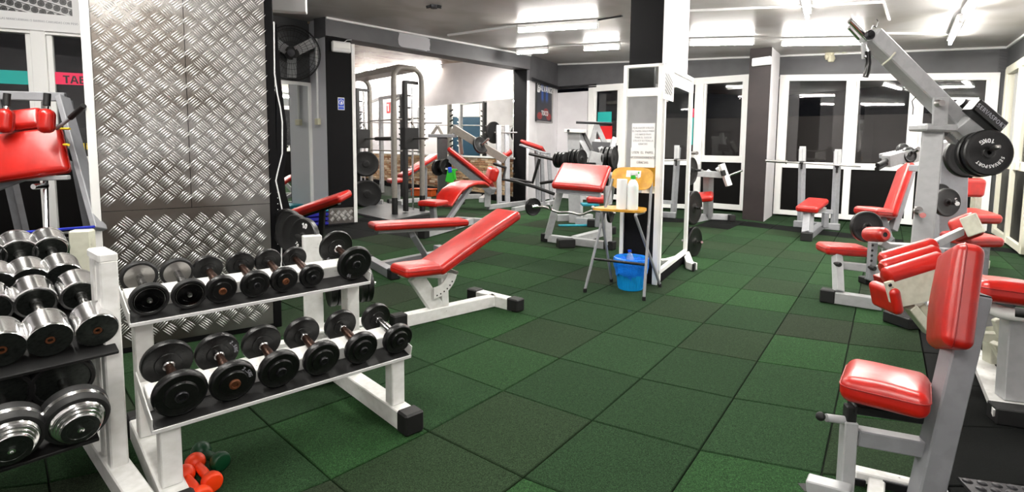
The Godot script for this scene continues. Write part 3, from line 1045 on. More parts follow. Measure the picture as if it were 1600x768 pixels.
func make_dumbbell(R: float, kind: String, hub: Material, half := 0.112, th := 0.036, mark := "", grip: Material = null) -> Node3D:
	var t := thing("dumbbell", "x", "dumbbell", Vector3.ZERO)
	for s in [1.0, -1.0]:
		disc_half(t, s, R, kind, hub, half, th)
	var g: Material = grip if grip else (M.chrome_worn if kind == "ring" else M.handle_rust)
	obj("handle", lathe(mb(), Transform3D(), [Vector2(0, -half + 0.01), Vector2(0.0135, -half + 0.01), Vector2(0.0135, -0.045), Vector2(0.0165, -0.015), Vector2(0.0165, 0.015), Vector2(0.0135, 0.045), Vector2(0.0135, half - 0.01), Vector2(0, half - 0.01)], 14), g, t)
	if mark != "":
		var m := mb()
		ring_text(m, mark, Transform3D(Basis(Vector3.UP, 0), Vector3(0, 0, half - 0.0025)), R * 0.73, R * 0.24, 0.6, 0.19)
		ring_text(m, mark, Transform3D(Basis(Vector3.UP, 0), Vector3(0, 0, -half + th + 0.0045)), R * 0.78, R * 0.22, 0.4, 0.19)
		obj("weight_mark", m, M.print_soft, t)
	done()
	return t

const ORD := ["first", "second", "third", "fourth", "fifth", "sixth", "seventh"]

func tray(t: Node3D, A: Vector3, u: Vector3, v: Vector3, L: float, tilt: float, depth := 0.275):
	# a tilted shelf: A its front right lower edge
	var z := -(v * cos(tilt) + Vector3.UP * sin(tilt))
	var y := z.cross(u)
	if y.y < 0: y = -y
	var B := Basis(u, y, z)
	var c := A - u * L / 2 - z * depth / 2
	var o := obj("tray", box(mb(), Transform3D(B, c - y * 0.006), Vector3(L + 0.04, 0.012, depth), 0.002), M.white, t)
	obj("rubber_mat", box(mb(), Transform3D(B, c + y * 0.003 + z * (depth / 2 - 0.05)), Vector3(L + 0.03, 0.005, 0.095), 0.001), M.rubber, o)
	obj("centre_rail", box(mb(), Transform3D(B, c + y * 0.028 + z * (depth / 2 - 0.138)), Vector3(L + 0.03, 0.056, 0.08), 0.003), M.white, o)
	obj("end_plate", box(mb(), Transform3D(B, c + u * (L / 2 + 0.021) + y * 0.02), Vector3(0.004, 0.05, depth), 0.001), M.white, o)
	obj("end_plate", box(mb(), Transform3D(B, c - u * (L / 2 + 0.021) + y * 0.02), Vector3(0.004, 0.05, depth), 0.001), M.white, o)
	obj("front_lip", box(mb(), Transform3D(B, c + z * (depth / 2 + 0.002) - y * 0.002), Vector3(L + 0.044, 0.014, 0.004), 0.001), M.white_plastic, o)

func rack_dumbbells(R0: Vector3, u: Vector3, v: Vector3, tilt: float, spots: Array, where: String):
	var z := -(v * cos(tilt) + Vector3.UP * sin(tilt))
	var y := z.cross(u)
	if y.y < 0: y = -y
	for i in spots.size():
		var q: Dictionary = spots[i]
		var d := make_dumbbell(q.r, q.k, q.hub, q.get("half", 0.112), q.get("th", 0.036), q.get("mark", ""), q.get("grip", null))
		var hit := V(q.x, q.y, R0 + v * 0.035, u)
		var s := (flat(hit) - flat(R0)).dot(u)
		var front := R0 + u * s - z * 0.138
		d.transform = Transform3D(Basis(u, y, z), front + y * (q.r + 0.006)) * Transform3D(Basis(Vector3.BACK, q.get("spin", 0.0)), Vector3.ZERO)
		tag(d, q.l, "dumbbell", "dumbbells on the " + where)

func racks():
	# two-tier white rack with black dumbbells
	var R0 := F(635, 557, 0.285)
	var L0 := F(250, 671, 0.285)
	var u := flat(R0 - L0).normalized()
	var v := Vector3(u.z, 0, -u.x)
	if v.z > 0: v = -v
	var L := R0.distance_to(L0)
	var tilt := deg_to_rad(14)
	var U0 := up(R0, 0.537) + v * 0.346
	var t := thing("dumbbell_rack", "white two-tier steel rack with black dumbbells in front of the tread-plate column", "rack", flat(R0))
	var e := Vector3.ZERO
	for s in [0.0, -L]:
		var b: Vector3 = e + u * (s + (-0.03 if s == 0.0 else 0.03))
		bm(t, "base_beam", b - v * 0.05 + Vector3(0, 0.04, 0), b + v * 0.62 + Vector3(0, 0.04, 0), 0.075, 0.08, M.white)
		cap(t, b - v * 0.075, v, 0.088, 0.09, 0.075)
		cap(t, b + v * 0.64, v, 0.088, 0.09, 0.075)
		bm(t, "front_post", b + v * 0.045 + Vector3(0, 0.08, 0), b + v * 0.045 + Vector3(0, 0.285, 0), 0.06, 0.06, M.white, v)
		bm(t, "rear_post", b + v * 0.45 + Vector3(0, 0.08, 0), b + v * 0.45 + Vector3(0, 0.55, 0), 0.06, 0.07, M.white, v)
	tray(t, R0 - flat(R0), u, v, L, tilt)
	tray(t, U0 - flat(R0), u, v, L, tilt)
	done()
	var lab := "dumbbell on the lower tray of the white rack, %s from the left"
	var lower := [
		{"x": 280, "y": 618, "r": 0.080, "k": "iron", "hub": M.dark_steel, "l": "largest black iron " + lab % "first"},
		{"x": 362, "y": 597, "r": 0.074, "k": "iron", "hub": M.rust, "mark": "2.5KG", "l": "rusty-hubbed black iron " + lab % "second"},
		{"x": 434, "y": 575, "r": 0.072, "k": "iron", "hub": M.dark_steel, "l": "black iron " + lab % "third"},
		{"x": 500, "y": 561, "r": 0.070, "k": "iron", "hub": M.dark_steel, "l": "black iron " + lab % "fourth"},
		{"x": 562, "y": 548, "r": 0.068, "k": "iron", "hub": M.dark_steel, "l": "black iron " + lab % "fifth"},
		{"x": 619, "y": 531, "r": 0.066, "k": "iron", "hub": M.dark_steel, "grip": M.chrome_worn, "l": "chrome-gripped black iron " + lab % "last"}]
	rack_dumbbells(R0, u, v, tilt, lower, "lower tray of the white rack")
	lab = "dumbbell on the upper tray of white rack, %s from the left"
	var upper := [
		{"x": 232, "y": 465, "r": 0.063, "k": "ring", "hub": M.chrome, "th": 0.026, "l": "rubber-rimmed " + lab % "first"},
		{"x": 294, "y": 455, "r": 0.060, "k": "ring", "hub": M.chrome, "th": 0.026, "l": "rubber-rimmed " + lab % "second"},
		{"x": 344, "y": 446, "r": 0.058, "k": "iron", "hub": M.rust, "th": 0.03, "mark": "GYM", "l": "rusty-hubbed small " + lab % "third"},
		{"x": 397, "y": 438, "r": 0.058, "k": "iron", "hub": M.dark_steel, "th": 0.03, "mark": "2X5G", "l": "dark-hubbed small " + lab % "fourth"},
		{"x": 442, "y": 431, "r": 0.057, "k": "iron", "hub": M.rust, "th": 0.03, "l": "rusty-hubbed small " + lab % "fifth"},
		{"x": 485, "y": 425, "r": 0.054, "k": "iron", "hub": M.dark_steel, "th": 0.03, "l": "dark-hubbed small " + lab % "sixth"},
		{"x": 551, "y": 412, "r": 0.083, "k": "iron", "hub": M.dark_steel, "th": 0.028, "mark": "10", "spin": -2.6, "l": "big thin-plated " + lab % "last"}]
	upper[2].mark = ""
	upper[3].mark = ""
	rack_dumbbells(U0, u, v, tilt, upper, "upper tray of the white rack")
	left_rack(u, v)
	small_dumbbells()

func make_chrome() -> Node3D:
	var t := thing("chrome_dumbbell", "x", "dumbbell", Vector3.ZERO)
	for s in [1.0, -1.0]:
		var T := Transform3D(Basis(Vector3.UP, 0.0 if s > 0 else PI), Vector3.ZERO)
		var R := 0.0595
		var o := obj("drum", lathe(mb(), T, [Vector2(R * 0.84, 0.068), Vector2(R * 0.94, 0.068), Vector2(R, 0.071), Vector2(R, 0.080), Vector2(R * 0.982, 0.0815), Vector2(R * 0.982, 0.146), Vector2(R, 0.1475), Vector2(R, 0.160), Vector2(R * 0.985, 0.164), Vector2(R * 0.95, 0.166)], 40), M.chrome, t)
		obj("drum_face", lathe(mb(), T, [Vector2(R * 0.95, 0.1658), Vector2(R * 0.26, 0.1665), Vector2(R * 0.24, 0.164), Vector2(R * 0.14, 0.164), Vector2(R * 0.12, 0.157), Vector2(0, 0.157)], 36), M.drum_face, o)
		obj("inner_face", lathe(mb(), T, [Vector2(R * 0.85, 0.0685), Vector2(0.012, 0.070)], 32), M.drum_face, o)
		obj("hub", lathe(mb(), T, [Vector2(R * 0.2, 0.164), Vector2(R * 0.2, 0.1675), Vector2(R * 0.12, 0.1675), Vector2(R * 0.12, 0.160)], 18), M.rust, o)
	obj("handle", lathe(mb(), Transform3D(), [Vector2(0.019, -0.072), Vector2(0.019, -0.062), Vector2(0.0155, -0.058), Vector2(0.0155, -0.008), Vector2(0.0175, -0.006), Vector2(0.0175, 0.006), Vector2(0.0155, 0.008), Vector2(0.0155, 0.058), Vector2(0.019, 0.062), Vector2(0.019, 0.072)], 16), M.chrome_worn, t)
	done()
	return t

func make_stacked() -> Node3D:
	var t := thing("stacked_dumbbell", "x", "dumbbell", Vector3.ZERO)
	for s in [1.0, -1.0]:
		var T := Transform3D(Basis(Vector3.UP, 0.0 if s > 0 else PI), Vector3.ZERO)
		var R := 0.086
		obj("dish", lathe(mb(), T, [Vector2(0.0, 0.072), Vector2(R * 0.82, 0.072), Vector2(R * 0.86, 0.078)], 36), M.drum_face, t)
		obj("rubber_ring", lathe(mb(), T, [Vector2(R * 0.82, 0.076), Vector2(R * 0.85, 0.066), Vector2(R * 0.96, 0.066), Vector2(R, 0.072), Vector2(R, 0.094), Vector2(R * 0.985, 0.096)], 40), M.rubber, t)
		obj("chrome_band", lathe(mb(), T, [Vector2(R * 0.985, 0.0955), Vector2(R * 0.99, 0.097), Vector2(R * 0.965, 0.107), Vector2(R * 0.94, 0.108)], 40), M.chrome, t)
		obj("rubber_ring", lathe(mb(), T, [Vector2(R * 0.94, 0.107), Vector2(R * 0.97, 0.109), Vector2(R * 0.97, 0.122), Vector2(R * 0.92, 0.132), Vector2(R * 0.8, 0.134)], 40), M.rubber, t)
		var o := obj("chrome_plates", lathe(mb(), T, [Vector2(R * 0.8, 0.132), Vector2(R * 0.74, 0.140), Vector2(R * 0.70, 0.141), Vector2(R * 0.69, 0.150), Vector2(R * 0.64, 0.152), Vector2(R * 0.63, 0.160), Vector2(R * 0.58, 0.162), Vector2(R * 0.57, 0.168), Vector2(R * 0.54, 0.170)], 40), M.chrome, t)
		obj("face", lathe(mb(), T, [Vector2(R * 0.54, 0.1698), Vector2(R * 0.40, 0.1698), Vector2(R * 0.39, 0.1685), Vector2(0, 0.1685)], 32), M.drum_face, o)
		obj("bolt", lathe(mb(), T, [Vector2(R * 0.10, 0.1685), Vector2(R * 0.10, 0.175), Vector2(R * 0.05, 0.176), Vector2(R * 0.045, 0.170), Vector2(0, 0.170)], 12), M.chrome, o)
	obj("handle", lathe(mb(), Transform3D(), [Vector2(0.0155, -0.075), Vector2(0.0155, -0.006), Vector2(0.0172, -0.004), Vector2(0.0172, 0.004), Vector2(0.0155, 0.006), Vector2(0.0155, 0.075)], 16), M.chrome_worn, t)
	done()
	return t

func left_rack(u: Vector3, v: Vector3):
	u = Vector3(0.66, 0, -0.75).normalized()
	v = Vector3(-u.z, 0, u.x) * -1.0
	v = Vector3(u.z, 0, -u.x)
	var Q := F(188, 731, 0.06)
	var q0 := flat(Q)
	var tilt := deg_to_rad(18)
	var z := -(v * cos(tilt) + Vector3.UP * sin(tilt))
	var y := z.cross(u)
	if y.y < 0: y = -y
	var t := thing("chrome_dumbbell_rack", "white steel rack with slotted end post carrying chrome dumbbells at the left edge", "rack", q0)
	var e := Vector3.ZERO
	# end frame: front post, rear post, top bar and foot
	bm(t, "front_post", e + v * 0.02 + Vector3(0, 0.06, 0), e + v * 0.02 + Vector3(0, 0.785, 0), 0.052, 0.05, M.white, v, 0.005)
	bm(t, "rear_post", e + v * 0.13 + Vector3(0, 0.06, 0), e + v * 0.13 + Vector3(0, 0.785, 0), 0.045, 0.05, M.white, v, 0.005)
	bm(t, "top_bar", e - v * 0.005 + Vector3(0, 0.795, 0), e + v * 0.155 + Vector3(0, 0.795, 0), 0.055, 0.03, M.white, Vector3.UP, 0.005)
	bm(t, "base_beam", e - v * 0.42 + Vector3(0, 0.035, 0), e + v * 0.5 + Vector3(0, 0.035, 0), 0.07, 0.07, M.white)
	bm(t, "rear_stay", e + v * 0.48 + Vector3(0, 0.06, 0), e + v * 0.15 + Vector3(0, 0.5, 0), 0.045, 0.045, M.white, v)
	var l := e - u * 1.25
	bm(t, "far_post", l + v * 0.07 + Vector3(0, 0.0, 0), l + v * 0.07 + Vector3(0, 0.785, 0), 0.052, 0.1, M.white, v)
	# chrome row: where the first one lies fixes the tray
	var pu := V(153, 516, q0 - v * 0.03 + O * 0 - O, u)
	var tr := pu - z * 0.168 - y * 0.0625
	var mid := tr + z * 0.02
	obj("upper_tray", box(mb(), Transform3D(Basis(u, y, z), mid - u * 0.475 - y * 0.01 - z * 0.17), Vector3(1.05, 0.012, 0.72), 0.002), M.rubber, t)
	var pl := V(125, 666, q0 - v * 0.22 - O, u)
	var trl := pl - z * 0.16 - y * 0.089
	obj("lower_tray", box(mb(), Transform3D(Basis(u, y, z), trl - u * 0.47 - y * 0.01 + z * -0.02), Vector3(1.05, 0.012, 0.30), 0.002), M.rubber, t)
	bm(t, "tray_bracket", tr + u * 0.04 - y * 0.03 + z * 0.02, tr + u * 0.04 - y * 0.03 - z * 0.3, 0.03, 0.03, M.white)
	done()
	var src := make_chrome()
	var names := ["nearest the slotted white post", "in the middle of the three in the front row", "cut by the left edge of the picture, front row"]
	var px := [[153, 516], [79, 532], [3, 548]]
	for i in 3:
		var h := V(px[i][0], px[i][1], q0 - v * 0.03, u)
		var s := (flat(h) - flat(pu + q0)).dot(u)
		var T := Transform3D(Basis(u, y, z) * Basis(Vector3.BACK, i * 1.3), q0 + tr + u * s + y * 0.061)
		if i == 0:
			src.transform = T
			tag(src, "shiny chrome drum dumbbell " + names[0], "dumbbell", "chrome drum dumbbells")
		else:
			copy(src, "shiny chrome drum dumbbell " + names[i], T, "chrome drum dumbbells")
	var back := [[99, 412], [46, 418], [-8, 428]]
	var bn := ["behind the others, next to the slotted white post", "in the back row, below the blue-edged foot plate", "in the back row at the left edge of the picture"]
	for i in 3:
		var pz := q0 + tr - z * 0.375 + z * 0.166 + y * 0.061
		var h := V(back[i][0], back[i][1], pz, u)
		var s := (flat(h) - flat(pz)).dot(u)
		copy(src, "chrome drum dumbbell " + bn[i], Transform3D(Basis(u, y, z) * Basis(Vector3.BACK, 2.0 + i), pz - z * 0.166 + u * s), "chrome drum dumbbells")
	var st := make_stacked()
	var low := [[125, 666], [18, 713]]
	for i in 2:
		var h := V(low[i][0], low[i][1], q0 - v * 0.22, u)
		var s := (flat(h) - flat(pl + q0)).dot(u)
		var T := Transform3D(Basis(u, y, z), q0 + trl + u * s + y * 0.087)
		if i == 0:
			st.transform = T
			tag(st, "big dumbbell of stepped chrome plates and black rubber rings beside the white post", "dumbbell", "stacked-plate dumbbells")
		else:
			copy(st, "big dumbbell of stepped chrome plates and rubber rings at the left edge", T, "stacked-plate dumbbells")

func vinyl_dumbbell(A: Vector3, B: Vector3, R: float, m: Material, label: String):
	var t := thing("vinyl_dumbbell", label, "dumbbell", flat((A + B) / 2), "small coloured dumbbells on the floor")
	A -= O; B -= O
	var z := (B - A).normalized()
	var x := Vector3.UP.cross(z).normalized()
	var T := Transform3D(Basis(x, z.cross(x), z), (A + B) / 2)
	var h := A.distance_to(B) / 2
	for s in [1.0, -1.0]:
		var Ts := T * Transform3D(Basis(Vector3.UP, 0.0 if s > 0 else PI), Vector3.ZERO)
		obj("head", lathe(mb(), Ts, [Vector2(0.012, h - R * 0.95), Vector2(R * 0.6, h - R * 0.85), Vector2(R * 0.88, h - R * 0.55), Vector2(R, h - R * 0.15), Vector2(R, h + R * 0.2), Vector2(R * 0.92, h + R * 0.42), Vector2(R * 0.75, h + R * 0.52), Vector2(0, h + R * 0.55)], 24), m, t)
	obj("grip", lathe(mb(), T, [Vector2(0.0135, -h + R * 0.8), Vector2(0.016, 0), Vector2(0.0135, h - R * 0.8)], 14), m, t)
	done()

func small_dumbbells():
	var o := F(303, 724, 0.034)
	vinyl_dumbbell(F(305, 722, 0.034), F(331, 752, 0.034), 0.034, M.orange, "orange vinyl dumbbell on the floor, nearer the green one")
	vinyl_dumbbell(F(288, 741, 0.034), F(315, 775, 0.034), 0.034, M.orange, "orange vinyl dumbbell on the floor, nearer the rack's foot")
	vinyl_dumbbell(F(314, 704, 0.034), F(344, 720, 0.034), 0.034, M.green_vinyl, "dark green vinyl dumbbell on the floor beside two orange ones")
	vinyl_dumbbell(F(476, 594, 0.034), F(508, 586, 0.034), 0.034, M.green_vinyl, "dark green vinyl dumbbell half hidden under the lower tray")

# ------------------------------------------------------------ pictures printed on flat paper
func picture(kind: String) -> StandardMaterial3D:
	var r := RandomNumberGenerator.new()
	r.seed = 12
	var w := 256
	var h := 160
	var im: Image
	if kind == "dumbbells":
		im = Image.create(w, h, false, Image.FORMAT_RGB8)
		im.fill(Color(0.72, 0.72, 0.72))
		for row in 7:
			var y0 := -30.0 + row * 30.0
			for x in w:                                  # a pale shelf edge under each row
				for k in 6:
					var yy := int(y0 + 20 + x * 0.32 + k)
					if yy >= 0 and yy < h:
						im.set_pixel(x, yy, Color(0.92, 0.92, 0.92) if k < 3 else Color(0.3, 0.3, 0.3))
			for q in 14:
				var cx := q * 19.0 + row * 3.0
				var cy := y0 + 6 + cx * 0.32
				for yy in range(int(cy) - 11, int(cy) + 12):
					for xx in range(int(cx) - 9, int(cx) + 10):
						if xx >= 0 and xx < w and yy >= 0 and yy < h:
							var d := Vector2((xx - cx) / 9.0, (yy - cy) / 11.0).length()
							if d < 1.0:
								var g := 0.06 + 0.10 * r.randf() + (0.25 if d > 0.55 and d < 0.68 else 0.0)
								im.set_pixel(xx, yy, Color(g, g, g))
	else:
		w = 128
		h = 256
		im = Image.create(w, h, false, Image.FORMAT_RGB8)
		for y in h:
			for x in w:
				var u := x / 128.0
				var v := y / 256.0
				var c := Color(0.10, 0.11, 0.17)
				var leg := minf(absf(u - 0.36 - 0.05 * v), absf(u - 0.66 + 0.0 * v))
				if v < 0.52 and leg < 0.14 - 0.20 * absf(v - 0.3):
					c = c.lerp(Color(0.16, 0.36, 0.72), clampf(1.0 - leg * 7.0, 0, 1) * clampf((0.52 - v) * 8.0, 0, 1))
				for q in [[0.22, 0.86, 0.16], [0.62, 0.74, 0.17], [0.80, 0.86, 0.16]]:
					if Vector2((u - q[0]), (v - q[1]) * 1.6).length() < q[2]:
						c = Color(0.75, 0.12, 0.12).darkened(0.5 * r.randf())
				im.set_pixel(x, y, c)
	var m := StandardMaterial3D.new()
	m.albedo_texture = ImageTexture.create_from_image(im)
	m.roughness = 0.45
	return m

func paper(t: Node3D, called: String, c: Vector3, d: Vector3, n: Vector3, w: float, h: float, m: Material) -> MeshInstance3D:
	return obj(called, box(mb(), Transform3D(Basis(d, Vector3.UP, n), c), Vector3(w, h, 0.002), 0.0), m, t)

func print_on(t: Node3D, called: String, c: Vector3, d: Vector3, n: Vector3, w: float, h: float, m: Material):
	var q := mb()
	var a := d * w / 2
	var b := Vector3.UP * h / 2
	q.sheet(c - a + b, c + a + b, c + a - b, c - a - b, n)
	return obj(called, q, m, t)

func line(m: MB, s: String, c: Vector3, d: Vector3, n: Vector3, size: float, bold := false) -> MB:
	return text(m, s, Transform3D(Basis(d, Vector3.UP, n), c), size, 0.0008, bold)

func plate(t: Node3D, called: String, c: Vector3, ax: Vector3, R: float, th: float, m: Material = null) -> MeshInstance3D:   # an iron weight plate, the middle of its face at c, facing ax
	var z := ax.normalized()
	var x := Vector3.UP.cross(z).normalized()
	var T := Transform3D(Basis(x, z.cross(x), z), c)
	return obj(called, lathe(mb(), T, [Vector2(0.014, 0.0), Vector2(R * 0.22, 0.0), Vector2(R * 0.24, -0.003), Vector2(R * 0.34, -0.008), Vector2(R * 0.74, -0.008), Vector2(R * 0.84, -0.001), Vector2(R * 0.95, 0.0), Vector2(R, -0.006), Vector2(R, -th + 0.006), Vector2(R * 0.95, -th), Vector2(0.014, -th)], 40), m if m else M.iron, t)

func plate_text(t: Node3D, c: Vector3, ax: Vector3, R: float, s: String, mid: float, step: float, inward: bool, size := 0.22, rad := 0.55):
	var z := ax.normalized()
	var x := Vector3.UP.cross(z).normalized()
	return obj("raised_lettering", ring_text(mb(), s, Transform3D(Basis(x, z.cross(x), z), c - z * 0.007), R * rad, R * size, mid, step, inward), M.paper, t)

func left_side():
	# poster over the left window
	var pc := V(40, -8, w4p + w4n * 0.045, w4)
	var t := thing("poster", "black and white photo poster of dumbbell rows taped above the left window", "poster", pc)
	var ph := 0.40
	paper(t, "sheet", Vector3.ZERO, w4, w4n, 0.74, ph + 0.08, M.paper)
	print_on(t, "photo", Vector3(0, 0.035, 0) + w4n * 0.0022 - w4 * 0.04, w4, w4n, 0.60, ph - 0.09, picture("dumbbells"))
	obj("caption", line(mb(), "CUANDO DEJAN LAS MANCUERNAS O BARRAS CARGADAS CON PESO", Vector3(0, -0.175, 0) + w4n * 0.0018, w4, w4n, 0.019), M.print_soft, t)
	done()
	# stuck on the left window's glass
	var gp := w4p - w4n * 0.006
	var a := V(-40, 120, gp, w4)
	var b := V(57, 120, gp, w4)
	t = thing("window_strip", "turquoise strip stuck across the left window pane", "sticker", (a + b) / 2)
	obj("strip", slab(mb(), (a - O) * Vector3(1, 0, 1), (b - O) * Vector3(1, 0, 1), -0.048, 0.048, w4n, 0.0, 0.002, 0.0), M.teal, t)
	done()
	a = V(84, 123, gp, w4)
	b = V(137, 123, gp, w4)
	t = thing("window_strip", "pink strip with black capitals stuck on the window beside the tread-plate column", "sticker", (a + b) / 2)
	obj("strip", slab(mb(), (a - O) * Vector3(1, 0, 1), (b - O) * Vector3(1, 0, 1), -0.044, 0.044, w4n, 0.0, 0.002, 0.0), M.pink, t)
	var tm := mb()
	text(tm, "TAE", Transform3D(Basis(w4, Vector3.UP, w4n), V(98, 124, gp - O, w4) + w4n * 0.0025), 0.078, 0.001, true, false)
	obj("lettering", tm, M.black, t)
	done()
	a = V(139, 229, gp, w4)
	t = thing("window_lettering", "yellow reversed lettering on the glass beside the tread-plate column", "lettering", a)
	tm = mb()
	text(tm, "iber", Transform3D(Basis(-w4, Vector3.UP, -w4n), w4n * 0.0025), 0.062, 0.001, true, false)
	obj("letters", tm, M.yellow, t)
	done()
	hack_squat()
	# plates and bench behind the tread-plate column
	plate_tree()
	column_bits()

func hack_squat():
	var sd := Vector3(0.96, 0, -0.28).normalized()
	t_machine = thing("hack_squat_machine", "grey leg machine with red back and shoulder pads in front of left window", "gym machine", F(40, 560))
	var t := t_machine
	var ctr_t := P(41, 150, 3.15)
	var ctr_b := P(41, 355, 2.80)
	var al := (ctr_t - ctr_b).normalized()
	for s in [1.0, -1.0]:
		var top: Vector3 = ctr_t + sd * 0.175 * s
		var bot: Vector3 = ctr_b + sd * 0.32 * s
		bm(t, "side_rail", top, bot + (bot - top) * 0.03, 0.034, 0.07, M.grey, Vector3(0, 0, 1))
		bm(t, "guide_rod", ctr_t + sd * 0.11 * s - Vector3(0, 0.03, -0.04), ctr_b + sd * 0.12 * s + Vector3(0, -0.1, 0.05), 0.022, 0.022, M.chrome, Vector3(0, 0, 1), 0.008)
		bm(t, "rear_leg", top + Vector3(0, -0.02, -0.02), up(top, 0.0) * Vector3(1, 0, 1) + Vector3(0, -O.y, -0.25), 0.05, 0.05, M.grey, Vector3(0, 0, 1))
		var hp := P(71 if s > 0 else 8, 175, 2.95)
		bm(t, "grip_post", hp, hp + Vector3(0, 0.035, -0.01), 0.022, 0.022, M.chrome, Vector3(0, 0, 1), 0.008)
		tb(t, "grip", [hp + Vector3(0, 0.035, -0.01), hp + Vector3(0, 0.10, -0.02)], 0.017, M.rubber, 12)
		cushion(t, "shoulder_pad", P(73 if s > 0 else 9, 189, 2.90), sd, Vector3(0, 1, -0.12), Vector3(0.072, 0.075, 0.125), 0.004)
	bm(t, "top_bar", ctr_t - sd * 0.19, ctr_t + sd * 0.19, 0.035, 0.05, M.grey)
	cushion(t, "head_pad", P(41, 187, 3.02), sd, al, Vector3(0.15, 0.06, 0.125), 0.006)
	cushion(t, "back_pad", P(39, 242, 2.93), sd, al, Vector3(0.375, 0.065, 0.285), 0.012, -0.10)
	obj("pad_plate", box(mb(), Transform3D(frame_of(ctr_b, ctr_t, Vector3(0, 0, 1)), P(41, 246, 2.985)), Vector3(0.38, 0.285, 0.012)), M.grey, t)
	bm(t, "carriage_bar", P(-24, 281, 2.93), P(108, 277, 2.93), 0.03, 0.025, M.light_grey)
	obj("bolt", lathe(mb(), Transform3D(Basis(), P(57, 291, 2.86)), [Vector2(0, 0.02), Vector2(0.014, 0.02), Vector2(0.016, 0.01), Vector2(0.016, -0.06)], 12), M.chrome, t)
	tb(t, "safety_lever", [P(88, 201, 2.95), P(112, 183, 2.9)], 0.009, M.grey, 8)
	tb(t, "lever_grip", [P(110, 184, 2.9), P(131, 165, 2.86)], 0.014, M.rubber, 10)
	tb(t, "yellow_pin", [P(92, 201, 3.0), P(109, 201, 2.97)], 0.006, M.yellow, 8)
	tb(t, "yellow_pin", [P(100, 226, 2.95), P(107, 226, 2.92)], 0.007, M.yellow, 8)
	for k in 2:
		plate(t, "weight_plate", P(117 + k * 4, 237, 3.2), sd, 0.055, 0.022)
	bm(t, "peg", P(104, 237, 3.2), P(124, 237, 3.2), 0.02, 0.02, M.grey)
	# foot plate: blue-edged top, metal face
	var fa := P(20, 364, 2.55)
	var fb := P(147, 354, 2.55)
	bm(t, "blue_edge", fa, fb, 0.02, 0.012, M.blue)
	bm(t, "metal_strip", fa + Vector3(0, -0.018, 0.003), fb + Vector3(0, -0.018, 0.003), 0.025, 0.01, M.steel)
	bm(t, "foot_plate_web", fa.lerp(fb, 0.5) + Vector3(0, -0.03, 0.02), fa.lerp(fb, 0.5) + Vector3(0, -0.50, 0.1), 0.38, 0.012, M.black, Vector3(0, 0, 1))
	bm(t, "adjuster", P(94, 368, 2.52), P(96, 398, 2.48), 0.012, 0.012, M.chrome, Vector3(0, 0, 1))
	bm(t, "adjuster_bar", P(91, 374, 2.52), P(100, 372, 2.52), 0.012, 0.012, M.chrome)
	obj("end_block", box(mb(), Transform3D(Basis(Vector3.UP, 0.3), P(130, 392, 2.5)), Vector3(0.085, 0.2, 0.06), 0.006), M.cream, t)
	bm(t, "end_block_leg", P(130, 420, 2.5), up(P(130, 420, 2.5), -O.y), 0.05, 0.05, M.cream, Vector3(0, 0, 1))
	bm(t, "floor_beam", Vector3(-0.35, 0.035, 0.1), Vector3(0.4, 0.035, -0.05), 0.06, 0.07, M.grey)
	done()

var t_machine: Node3D

